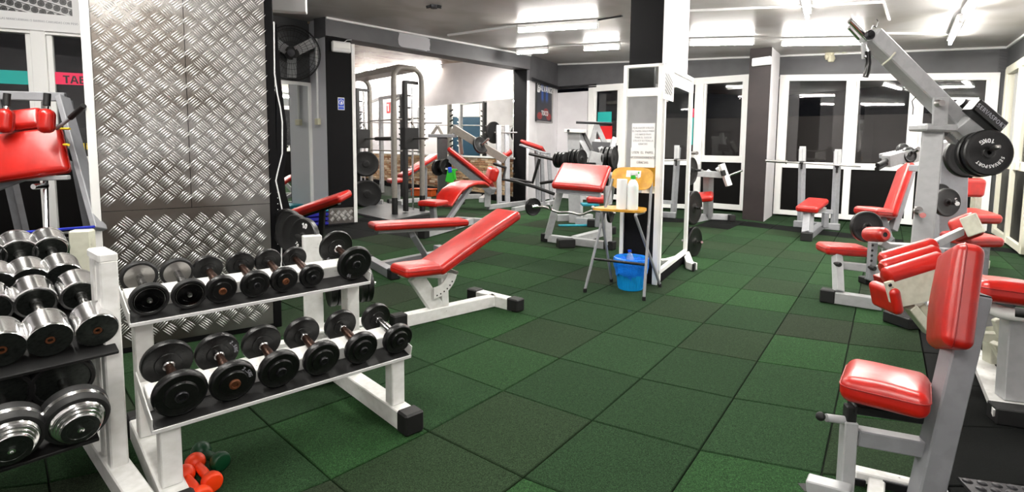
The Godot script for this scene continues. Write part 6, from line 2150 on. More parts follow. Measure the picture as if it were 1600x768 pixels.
func seated_machine():
	var z := 8.0
	var t := thing("chest_press_machine", "grey bench machine with red pad and swinging white lever below the far window", "gym machine", F(1095, 352))
	cushion(t, "pad", P(1081, 309, z), Vector3(0.5, 0, 0.8), P(1110, 306, z - 0.1) - P(1052, 311, z + 0.1), Vector3(0.30, 0.09, 0.60), 0.008)
	bm(t, "front_leg", F(1060, 352) + Vector3(0, 0.05, 0), P(1063, 315, z), 0.10, 0.10, M.grey, Vector3(0.3, 0, 1))
	cap(t, F(1059, 355), Vector3(-0.6, 0, 0.8), 0.13, 0.10, 0.18)
	bm(t, "upright", F(1106, 343) + Vector3(0, 0.05, 0), P(1107, 270, z), 0.11, 0.11, M.light_grey, Vector3(0.3, 0, 1))
	bm(t, "base_beam", F(1062, 352) + Vector3(0, 0.05, 0), F(1108, 342) + Vector3(0, 0.05, 0), 0.10, 0.10, M.light_grey)
	bm(t, "cross_beam", F(1100, 342) + Vector3(0, 0.05, 0), F(1143, 344) + Vector3(0, 0.05, 0), 0.09, 0.09, M.light_grey)
	cap(t, F(1143, 345), Vector3(1, 0, 0.1), 0.1, 0.1, 0.1)
	bm(t, "top_beam", P(1078, 270, z), P(1128, 273, z - 0.1), 0.08, 0.09, M.light_grey)
	bm(t, "lever", P(1127, 256, z - 0.15), P(1139, 290, z - 0.2), 0.07, 0.10, M.white, Vector3(0, 0, 1))
	bm(t, "lever", P(1121, 262, z - 0.1), P(1133, 276, z - 0.1), 0.05, 0.08, M.white, Vector3(0, 0, 1))
	obj("lever_joint", box(mb(), Transform3D(Basis(Vector3.BACK, 0.3), P(1130, 270, z - 0.22)), Vector3(0.06, 0.08, 0.05)), M.black, t)
	tb(t, "handle", [P(1140, 274, z - 0.2), P(1160, 266, z - 0.3)], 0.016, M.chrome, 10)
	bm(t, "side_arm", P(1074, 262, z), P(1092, 258, z - 0.1), 0.06, 0.07, M.light_grey)
	bm(t, "side_arm", P(1090, 255, z - 0.1), P(1088, 270, z - 0.1), 0.07, 0.06, M.light_grey, Vector3(0, 0, 1))
	done()
	t = thing("barbell", "bare steel barbell end resting behind the mirrored column", "barbell", P(1075, 237, 6.6))
	tb(t, "bar", [P(1050, 236, 7.0), P(1068, 239, 6.5)], 0.012, M.steel, 10)
	tb(t, "sleeve", [P(1067, 239, 6.5), P(1089, 239, 6.1)], 0.020, M.steel, 10)
	done()

func bench_press():
	var t := thing("press_bench", "small flat red bench with two grey uprights before the window wall", "bench", F(1275, 362))
	var z := 7.9
	var l := F(1251, 352)
	var r := F(1303, 356)
	bm(t, "upright", l + Vector3(0, 0.04, 0), V(1254, 232, l, r - l), 0.07, 0.08, M.grey, Vector3(0.2, 0, 1))
	bm(t, "upright", r + Vector3(0, 0.04, 0), V(1309, 236, l, r - l), 0.07, 0.08, M.grey, Vector3(0.2, 0, 1))
	var ax := (r - l).normalized()
	var n := Vector3(-ax.z, 0, ax.x)
	for q in [[1254, 243], [1309, 248]]:
		var c := V(q[0], q[1], l, r - l)
		obj("hole_plate", box(mb(), Transform3D(Basis(ax, Vector3.UP, n), c + n * 0.045 + Vector3(0, 0.03, 0)), Vector3(0.085, 0.22, 0.008), 0.002), M.light_grey, t)
		bm(t, "bar_cup", c + Vector3(0, -0.09, 0) + n * 0.03, c + Vector3(0, -0.11, 0) + n * 0.15, 0.05, 0.03, M.black)
		bm(t, "bar_cup", c + Vector3(0, -0.11, 0) + n * 0.06, c + Vector3(0, -0.2, 0) + n * 0.06, 0.05, 0.03, M.black, ax)
	bm(t, "cross_beam", F(1240, 354) + Vector3(0, 0.05, 0), F(1312, 360) + Vector3(0, 0.05, 0), 0.09, 0.09, M.grey)
	bm(t, "upper_cross_beam", V(1252, 328, l, ax), V(1305, 331, l, ax), 0.06, 0.06, M.grey)
	var f := F(1260, 376)
	bm(t, "base_beam", f + Vector3(0, 0.05, 0), F(1283, 357) + Vector3(0, 0.05, 0), 0.09, 0.09, M.grey)
	cap(t, f, F(1260, 376) - F(1283, 357), 0.13, 0.11, 0.10)
	bm(t, "front_leg", f + Vector3(0.02, 0.08, -0.03), P(1264, 332, 7.15), 0.11, 0.09, M.grey, Vector3(0.3, 0, 1))
	var p0 := P(1258, 329, 7.0)
	var p1 := P(1280, 312, 7.55)
	cushion(t, "pad", (p0 + p1) / 2, ax, p1 - p0, Vector3(0.27, 0.085, 0.62), 0.008)
	bm(t, "rear_leg", P(1290, 332, 7.6), up(P(1290, 332, 7.6), 0.06), 0.07, 0.07, M.grey, Vector3(0, 0, 1))
	bm(t, "pad_rail", P(1262, 332, 7.1), P(1284, 326, 7.6), 0.12, 0.05, M.light_grey)
	l += O
	done()
	t = thing("barbell", "long bare steel barbell lying on the bench uprights by the window", "barbell", V(1270, 254, l, ax))
	n *= 0.10
	var b0 := V(1196, 251, l + n - O, ax)
	var b1 := V(1345, 260, l + n - O, ax)
	tb(t, "bar", [b0.lerp(b1, 0.2), b1], 0.012, M.steel, 10)
	tb(t, "sleeve", [b0, b0.lerp(b1, 0.23)], 0.022, M.steel, 10)
	tb(t, "collar", [b0.lerp(b1, 0.225), b0.lerp(b1, 0.24)], 0.032, M.steel, 10)
	done()

# ------------------------------------------------------------ machines along the right
func right_side():
	lever_machine()
	chest_machine()
	red_seats()
	leg_curl()
	front_chair()
	roller_machine()

func lever_machine():
	var z := 3.75
	var t := thing("lever_pull_machine", "tall grey lever machine with a long diagonal arm reaching to the ceiling", "gym machine", F(1425, 502))
	bm(t, "post", F(1428, 500) + Vector3(0, 0.05, 0), P(1458, 205, z), 0.12, 0.11, M.light_grey, Vector3(-0.7, 0, 1), 0.006)
	bm(t, "top_plate", P(1432, 199, z), P(1482, 201, z - 0.02), 0.20, 0.05, M.light_grey, Vector3.UP, 0.012)
	obj("floor_foot", box(mb(), Transform3D(Basis(Vector3.UP, 0.25), F(1426, 506) + Vector3(0, 0.04, 0)), Vector3(0.30, 0.08, 0.2), 0.01), M.rubber, t)
	bm(t, "floor_beam", F(1426, 500) + Vector3(0, 0.06, 0), F(1470, 470) + Vector3(0, 0.06, 0), 0.12, 0.1, M.light_grey)
	for s in [-1.0, 1.0]:
		bm(t, "pivot_cheek", P(1468, 196, z - 0.1 * s), P(1470, 152, z - 0.1 * s), 0.10, 0.016, M.light_grey, Vector3(0, 0, 1), 0.006)
	var ends := P(1358, 54, z - 0.08)
	var low := P(1534, 228, z + 0.08)
	bm(t, "lever_arm", ends, low, 0.10, 0.13, M.light_grey, Vector3(0, 0, 1), 0.008)
	obj("pivot_bolt", lathe(mb(), Transform3D(Basis(), P(1469, 161, z - 0.13)), [Vector2(0, 0.016), Vector2(0.022, 0.016), Vector2(0.026, 0.0), Vector2(0.026, -0.02)], 16), M.steel, t)
	obj("end_bolt", lathe(mb(), Transform3D(Basis(), P(1361, 54, z - 0.16)), [Vector2(0, 0.01), Vector2(0.012, 0.012), Vector2(0.018, 0.012), Vector2(0.020, 0.0), Vector2(0.03, -0.004), Vector2(0.03, -0.02)], 16), M.dark_steel, t)
	for q in [[1328, 32, 1366, 70, 0.0], [1327, 42, 1362, 79, 0.22]]:
		tb(t, "handle_bar", [P(q[0], q[1], z - 0.12 + q[4]), P(q[2], q[3], z - 0.08 + q[4])], 0.0185, M.chrome, 12)
	# black strap hanging at the arm's end
	var st := []
	for q in [[1353, 60], [1352, 78], [1354, 92], [1355, 108], [1353, 118]]:
		st.append(P(q[0], q[1], z - 0.14))
	bm(t, "hook_plate", P(1350, 66, z - 0.10), P(1351, 92, z - 0.10), 0.035, 0.02, M.light_grey, Vector3(0, 0, 1))
	tb(t, "black_handle", [P(1356, 80, z - 0.16), P(1357, 98, z - 0.16), P(1355, 112, z - 0.16), P(1352, 120, z - 0.16)], 0.018, M.black_gloss, 12)
	tb(t, "strap_ring", [P(1353, 70, z - 0.15), P(1357, 80, z - 0.16), P(1352, 90, z - 0.16)], 0.008, M.chrome, 8)
	# tie round the arm, string
	tb(t, "rope_tie", [P(1379, 101, z - 0.16), P(1390, 92, z - 0.165), P(1399, 82, z - 0.14)], 0.006, M.cream, 6)
	tb(t, "rope_tie", [P(1379, 101, z - 0.16), P(1381, 99, z + 0.0), P(1399, 82, z + 0.02)], 0.006, M.cream, 6)
	tb(t, "string", [P(1431, 151, z - 0.1), P(1425, 158, z - 0.1), P(1427, 168, z - 0.08), P(1426, 179, z - 0.08)], 0.003, M.black, 5)
	tb(t, "ceiling_string", [P(1361, 46, z - 0.08), P(1364, 40, z), P(1369, 43, z), P(1372, 34, z + 0.1), P(1370, 30, z + 0.1)], 0.003, M.black, 5)
	# bracket for the loose block weight
	bm(t, "weight_bracket", P(1503, 212, z), P(1527, 193, z - 0.05), 0.19, 0.11, M.light_grey, Vector3(0, 0, 1), 0.006)
	bm(t, "weight_peg", P(1533, 240, z + 0.15), P(1560, 229, z - 0.42), 0.026, 0.026, M.steel, Vector3.UP, 0.01)
	tb(t, "short_peg", [P(1436, 330, z - 0.05), P(1442, 336, z - 0.22)], 0.018, M.chrome, 12)
	obj("peg_washer", lathe(mb(), Transform3D(Basis(), P(1435, 329, z - 0.09)), [Vector2(0, 0.004), Vector2(0.03, 0.004), Vector2(0.03, -0.01)], 16), M.steel, t)
	bm(t, "stop_bar", P(1476, 208, z), P(1490, 222, z + 0.05), 0.03, 0.05, M.light_grey, Vector3(0, 0, 1))
	done()
	# the plates on it
	var ax := Vector3(0.06, 0.06, 1).normalized()
	ax = Vector3(-0.12, 0.10, 1).normalized()
	var c := P(1546, 238, z - 0.22)
	var names := ["big front black plate with raised white 10KG on the lever arm's end", "second black plate behind the one marked 10KG on the lever arm", "third black plate on the lever arm, at the back of the pair"]
	for k in 2:
		var o := thing("weight_plate", names[k], "weight plate", c - ax * 0.045 * k + Vector3(-0.012, -0.006, 0) * k, "plates on the lever arm")
		plate(o, "disc", Vector3.ZERO, ax, 0.150, 0.04)
		if k == 0:
			plate_text(o, Vector3.ZERO, ax, 0.150, "10KG", PI / 2 + 0.12, 0.30, true, 0.26, 0.52)
			plate_text(o, Vector3.ZERO, ax, 0.150, "SERVASPORT", -PI / 2 + 0.2, 0.22, false, 0.20, 0.60)
		done()
	var o2 := thing("weight_plate", "black plate on the far side of the lever arm", "weight plate", P(1513, 245, z + 0.22), "plates on the lever arm")
	plate(o2, "disc", Vector3.ZERO, ax, 0.150, 0.04)
	done()
	# the block weight with lettering
	var u := (P(1556, 196, z - 0.1) - P(1514, 160, z - 0.1)).normalized()
	var v := Vector3(0, 0, 1).cross(u).normalized()
	var bc := P(1539, 182, z - 0.13)
	t = thing("block_weight", "black rectangular iron weight with raised lettering strapped on the lever arm", "weight", bc)
	var B := Basis(u, v, Vector3(0, 0, 1))
	obj("block", box(mb(), Transform3D(B, Vector3.ZERO), Vector3(0.25, 0.092, 0.09), 0.006), M.iron, t)
	obj("raised_border", box(mb(), Transform3D(B, Vector3(0, 0, 0.045)), Vector3(0.235, 0.078, 0.006), 0.002), M.black_gloss, t)
	obj("raised_lettering", text(mb(), "SERVASPORT", Transform3D(B, Vector3(0, 0, 0.0485) - v * 0.0), 0.040, 0.003, true), M.print_soft, t)
	done()
	t = thing("small_roll_weight", "short black round weight behind the lettered block", "weight", P(1511, 171, z + 0.02))
	obj("drum", lathe(mb(), Transform3D(Basis(Vector3(0, 0, 1), v, -u) * Basis(Vector3.UP, 0.0), Vector3.ZERO), [Vector2(0, -0.075), Vector2(0.042, -0.075), Vector2(0.045, -0.07), Vector2(0.045, 0.07), Vector2(0.042, 0.075), Vector2(0, 0.075)], 24), M.iron, t)
	obj("end_face", lathe(mb(), Transform3D(Basis(Vector3(0, 0, 1), v, -u) * Basis(Vector3.UP, 0.0), Vector3.ZERO), [Vector2(0.04, 0.076), Vector2(0, 0.076)], 20), M.light_grey, t)
	done()

func chest_machine():
	var z := 5.0
	var t := thing("incline_press_machine", "grey plate-loaded press machine with tall slanted red backrest", "gym machine", F(1400, 430))
	cushion(t, "backrest", P(1402, 300, 5.4), Vector3(-0.38, 0, 0.93), P(1418, 256, 5.45) - P(1387, 344, 5.3), Vector3(0.26, 0.08, 0.60), 0.008, 0.0)
	bm(t, "back_rail", P(1425, 258, 5.5), P(1394, 360, 5.35), 0.06, 0.08, M.grey, Vector3(0, 0, 1))
	cushion(t, "seat", P(1368, 331, 5.35), Vector3(0.3, 0, 1), Vector3(1, -0.08, -0.2), Vector3(0.28, 0.08, 0.28), 0.01)
	bm(t, "second_post", F(1481, 440), P(1488, 240, 4.9), 0.20, 0.14, M.grey, Vector3(-0.4, 0, 1))
	bm(t, "second_post_cap", P(1470, 246, 4.9), P(1506, 248, 4.85), 0.22, 0.06, M.light_grey)
	bm(t, "press_arm", P(1492, 226, 4.9), P(1420, 244, 4.7), 0.08, 0.11, M.light_grey)
	bm(t, "press_arm", P(1432, 238, 4.65), P(1384, 252, 4.5), 0.07, 0.10, M.light_grey)
	bm(t, "arm_plate", P(1420, 237, 4.7), P(1388, 244, 4.6), 0.16, 0.04, M.light_grey)
	for q in [[1386, 250, 1371, 258], [1384, 256, 1370, 264]]:
		tb(t, "black_grip", [P(q[0], q[1], 4.5), P(q[2], q[3], 4.42)], 0.018, M.rubber, 10)
	bm(t, "perforated_bar", P(1421, 262, 5.2), P(1492, 266, 4.9), 0.04, 0.06, M.grey)
	for i in 6:
		var q := P(1464 + i * 5.0, 262.5 + i * 0.3, 4.9)
		obj("bar_tooth", box(mb(), Transform3D(Basis(), q), Vector3(0.014, 0.03, 0.03), 0.002), M.grey, t)
	bm(t, "seat_beam", P(1376, 383, 5.3), P(1425, 386, 5.2), 0.08, 0.07, M.light_grey)
	bm(t, "seat_strut", P(1378, 340, 5.35), P(1388, 372, 5.3), 0.06, 0.06, M.grey, Vector3(0, 0, 1))
	bm(t, "seat_strut", P(1366, 372, 5.2), P(1380, 384, 5.3), 0.05, 0.06, M.light_grey, Vector3(0, 0, 1))
	bm(t, "floor_beam", F(1384, 400) + Vector3(0, 0.05, 0), F(1480, 432) + Vector3(0, 0.05, 0), 0.10, 0.10, M.light_grey)
	bm(t, "front_leg", F(1390, 402), P(1388, 372, 5.5), 0.08, 0.08, M.grey, Vector3(0, 0, 1))
	tb(t, "load_peg", [P(1416, 244, 4.65), P(1436, 232, 4.5)], 0.018, M.chrome, 10)
	tb(t, "load_peg", [P(1462, 312, 4.85), P(1496, 318, 4.5)], 0.018, M.chrome, 10)
	done()
	var ax := Vector3(0.10, 0.05, 1).normalized()
	t = thing("weight_plate", "small black plate on the press arm beside the black grips", "weight plate", P(1423, 241, 4.55))
	plate(t, "disc", Vector3.ZERO, Vector3(0.25, 0.2, 1), 0.068, 0.03)
	done()
	t = thing("weight_plate", "small black plate at the back of the press arm, behind the other", "weight plate", P(1414, 236, 4.66))
	plate(t, "disc", Vector3.ZERO, Vector3(0.25, 0.2, 1), 0.068, 0.03)
	done()
	t = thing("weight_plate", "black plate marked 6KG on the peg of the second grey post", "weight plate", P(1482, 316, 4.55))
	plate(t, "disc", Vector3.ZERO, ax, 0.120, 0.04)
	plate_text(t, Vector3.ZERO, ax, 0.120, "6KG", 0.1, 0.30, false, 0.22, 0.66)
	done()
	t = thing("weight_plate", "black plate half hidden behind the one marked 6KG", "weight plate", P(1470, 308, 4.75))
	plate(t, "disc", Vector3.ZERO, ax, 0.120, 0.04)
	done()

func red_seats():
	var t := thing("seated_back_machine", "cream-framed machine with red back pad and seat by the right corner", "gym machine", F(1515, 420))
	cushion(t, "back_pad", P(1513, 293, 5.6), Vector3(1, 0, 0.1), Vector3(0, 1, 0.1), Vector3(0.30, 0.09, 0.19), 0.01)
	cushion(t, "head_pad", P(1522, 267, 5.65), Vector3(1, 0, 0.1), Vector3(0.3, 1, 0.1), Vector3(0.18, 0.09, 0.10), 0.01)
	cushion(t, "seat", P(1518, 337, 5.3), Vector3(1, 0, 0.1), Vector3(0, 0.1, -1), Vector3(0.36, 0.09, 0.36), 0.012, 0.1)
	for x in [1507.0, 1530.0]:
		bm(t, "frame_post", P(x, 255, 5.75), up(P(x, 255, 5.75), 0.0 - O.y), 0.075, 0.06, M.cream, Vector3(0, 0, 1))
	bm(t, "seat_post", P(1522, 345, 5.35), up(P(1522, 345, 5.35), 0.0 - O.y), 0.08, 0.08, M.grey, Vector3(0, 0, 1))
	bm(t, "foot_beam", F(1505, 420) + Vector3(0, 0.04, 0), F(1540, 418) + Vector3(0, 0.04, 0), 0.08, 0.08, M.cream)
	done()
	t = thing("lying_curl_machine", "grey machine with two red pads and a tilted red lever pad behind the roller pads", "gym machine", F(1500, 470))
	cushion(t, "seat", P(1517, 373, 4.3), Vector3(1, 0, 0.2), Vector3(0, 0.05, -1), Vector3(0.30, 0.08, 0.30), 0.012)
	cushion(t, "lever_pad", P(1509, 355, 4.15), Vector3(0.3, 0, 1), P(1502, 339, 4.2) - P(1516, 372, 4.1), Vector3(0.20, 0.09, 0.19), 0.01)
	bm(t, "pad_end_plate", P(1512, 337, 4.05), P(1526, 366, 3.98), 0.022, 0.12, M.cream, Vector3(0.3, 0, 1))
	bm(t, "lever_bar", P(1503, 361, 4.1), P(1456, 383, 3.9), 0.035, 0.06, M.light_grey)
	obj("lever_bolt", lathe(mb(), Transform3D(Basis(), P(1463, 380, 3.86)), [Vector2(0, 0.01), Vector2(0.012, 0.01), Vector2(0.014, -0.02)], 12), M.dark_steel, t)
	bm(t, "frame_beam", P(1470, 394, 4.3), P(1538, 396, 4.3), 0.08, 0.07, M.grey)
	for x in [1500.0, 1532.0]:
		bm(t, "leg", P(x, 380, 4.35), up(P(x, 380, 4.35), 0.0 - O.y), 0.10, 0.08, M.grey, Vector3(0, 0, 1))
	done()

func leg_curl():
	var t := thing("leg_curl_bench", "grey leg machine with small red seat and black-plated red roller", "gym machine", F(1320, 478))
	cushion(t, "seat", P(1316, 389, 4.3), Vector3(0.15, 0, 1), Vector3(1, -0.03, 0.15), Vector3(0.24, 0.075, 0.325), 0.010)
	var f0 := F(1300, 472)
	var f1 := F(1378, 484)
	bm(t, "base_beam", f0 + Vector3(0, 0.045, 0), f1 + Vector3(0, 0.045, 0), 0.085, 0.085, M.light_grey)
	cap(t, f0 - (f1 - f0).normalized() * 0.03, f1 - f0, 0.10, 0.10, 0.10)
	bm(t, "seat_post", f0 + (f1 - f0) * 0.12 + Vector3(0, 0.09, 0), P(1308, 400, 4.22), 0.06, 0.06, M.light_grey, Vector3(0, 0, 1))
	bm(t, "seat_slide", P(1308, 410, 4.22), P(1309, 393, 4.22), 0.045, 0.045, M.light_grey, Vector3(0, 0, 1))
	obj("knob", lathe(mb(), Transform3D(Basis(Vector3.UP, 0.2), P(1308, 412, 4.13)), [Vector2(0, 0.03), Vector2(0.016, 0.03), Vector2(0.02, 0.02), Vector2(0.02, 0.0), Vector2(0.008, -0.03)], 12), M.rubber, t)
	obj("knob", lathe(mb(), Transform3D(Basis(Vector3.UP, 0.2), P(1362, 418, 4.05)), [Vector2(0, 0.03), Vector2(0.016, 0.03), Vector2(0.02, 0.02), Vector2(0.02, 0.0), Vector2(0.008, -0.03)], 12), M.rubber, t)
	bm(t, "side_beam", P(1310, 413, 4.2), P(1385, 422, 4.1), 0.05, 0.06, M.light_grey)
	bm(t, "perforated_post", P(1364, 378, 4.1), P(1360, 436, 4.1), 0.05, 0.05, M.grey, Vector3(0, 0, 1))
	for i in 5:
		obj("post_hole", lathe(mb(), Transform3D(Basis(), P(1363.5 - i * 0.7, 383 + i * 8.0, 4.072)), [Vector2(0.010, 0.001), Vector2(0, 0.001)], 10), M.black, t)
	obj("rear_foot", box(mb(), Transform3D(Basis(Vector3.UP, 0.15), F(1360, 442) + Vector3(0, 0.03, 0)), Vector3(0.17, 0.06, 0.10), 0.008), M.rubber, t)
	bm(t, "lower_post", P(1360, 432, 4.6), F(1360, 440) + Vector3(0, 0.05, 0), 0.07, 0.07, M.grey, Vector3(0, 0, 1))
	bm(t, "link_bar", P(1376, 378, 4.1), P(1388, 386, 4.1), 0.05, 0.06, M.light_grey, Vector3(0, 0, 1))
	bm(t, "link_bar", P(1386, 384, 4.1), P(1425, 387, 4.05), 0.06, 0.05, M.light_grey)
	var rc := P(1369, 366, 4.02)
	var ax := Vector3(0.12, 0.15, 1).normalized()
	tb(t, "roller_axle", [P(1353, 357, 4.25), rc + ax * 0.05], 0.014, M.dark_steel, 10)
	var x := Vector3.UP.cross(ax).normalized()
	var T := Transform3D(Basis(x, ax.cross(x), ax), rc)
	obj("red_roller", lathe(mb(), T, [Vector2(0.018, 0.085), Vector2(0.036, 0.088), Vector2(0.050, 0.078), Vector2(0.056, 0.06), Vector2(0.053, 0.045), Vector2(0.056, 0.03), Vector2(0.056, -0.07), Vector2(0.05, -0.085), Vector2(0.018, -0.09)], 24), M.vinyl, t)
	obj("roller_end", lathe(mb(), T, [Vector2(0.018, 0.086), Vector2(0.016, 0.082), Vector2(0, 0.082)], 16), M.black, t)
	done()
	t = thing("weight_plate", "black plate behind the red roller of the leg machine", "weight plate", P(1356, 354, 4.22))
	plate(t, "disc", Vector3.ZERO, Vector3(-0.05, 0.1, 1), 0.122, 0.04)
	done()

func front_chair():
	var z := 1.78
	var t := thing("front_seat_machine", "grey machine seat with glossy red cushion and tall red back pad, nearest the camera", "gym machine", F(1400, 800))
	var sd := Vector3(0.38, 0, 0.92)          # the seat's side direction: towards the viewer
	var al := Vector3(0.93, 0, 0.12).normalized()
	var sc := P(1383, 604, z)
	var ax := Vector3(0.79, 0.0, 0.60).normalized()
	# seat
	cushion(t, "seat", sc, Vector3(-0.62, 0.02, 0.78), ax, Vector3(0.26, 0.085, 0.245), 0.014)
	# backrest: a thick pad seen almost edge on
	var b0 := P(1487, 541, 1.72)
	var b1 := P(1507, 388, 1.80)
	var bc := (b0 + b1) / 2 + Vector3(-0.012, -0.005, 0)
	var by := (b1 - b0).normalized()
	var bn := (Vector3(-0.89, 0, -0.45) - by * by.dot(Vector3(-0.89, 0, -0.45))).normalized()
	var bx := by.cross(bn)
	var T := Transform3D(Basis(bx, bn, by), bc)
	var bp := obj("back_pad", pad(mb(), T, Vector3(0.25, 0.08, 0.335), 0.030, 0.016, 0.0, 0.002), M.vinyl, t)
	obj("piping", seam(mb(), T, Vector3(0.251, 0.08, 0.336), 0.012, 0.030), M.vinyl_dark, bp)
	# rear post, front post, bars
	var r1 := P(1520, 458, 1.72)
	var r0 := P(1445, 778, 1.72)
	bm(t, "rear_post", r0 + (r0 - r1).normalized() * 0.12, r1, 0.078, 0.072, M.grey, Vector3(-0.2, 0, 1), 0.005)
	bm(t, "post_cap", r1, r1 + (r1 - r0).normalized() * 0.004, 0.07, 0.065, M.dark_steel, Vector3(-0.2, 0, 1))
	var f0 := P(1318, 790, z)
	var f1 := P(1327, 655, z)
	bm(t, "front_post", f0 + Vector3(0, -0.05, 0), f1, 0.042, 0.05, M.light_grey, Vector3(-0.2, 0, 1))
	bm(t, "seat_slide", f1 - Vector3(0, 0.02, 0), P(1329, 632, z), 0.032, 0.038, M.rubber, Vector3(-0.2, 0, 1))
	bm(t, "cross_bar", P(1337, 679, z), P(1452, 700, 1.74), 0.05, 0.055, M.grey)
	bm(t, "seat_rail", P(1330, 634, z), P(1436, 650, 1.76), 0.06, 0.03, M.black)
	tb(t, "pin_sleeve", [P(1322, 656, z), P(1291, 652, z)], 0.0135, M.light_grey, 12)
	obj("knob", lathe(mb(), Transform3D(Basis(), P(1282, 650, z)), [Vector2(0, 0.015), Vector2(0.008, 0.013), Vector2(0.0145, 0.006), Vector2(0.0155, 0.0), Vector2(0.0145, -0.006), Vector2(0.008, -0.013), Vector2(0, -0.015)], 16), M.rubber, t)
	var g0 := F(1268, 792)
	bm(t, "floor_beam", P(1262, 757, 1.80), P(1330, 775, 1.72), 0.06, 0.06, M.light_grey)
	bm(t, "rear_floor_beam", P(1334, 741, 1.86), P(1480, 776, 1.75), 0.05, 0.055, M.white)
	bm(t, "floor_web", P(1370, 752, 1.83), P(1366, 800, 1.68), 0.05, 0.05, M.white, Vector3(0, 1, 0))
	bm(t, "black_plate", P(1331, 754, 1.82), P(1352, 758, 1.81), 0.012, 0.04, M.dark_steel)
	bm(t, "black_plate", P(1378, 760, 1.80), P(1432, 772, 1.76), 0.012, 0.05, M.dark_steel)
	for q in [P(1262, 757, 1.80), P(1334, 741, 1.86)]:
		bm(t, "foot_leg", q - Vector3(0, 0.02, 0), up(q, 0.0 - O.y), 0.05, 0.05, M.rubber, Vector3(0, 0, 1))
	done()

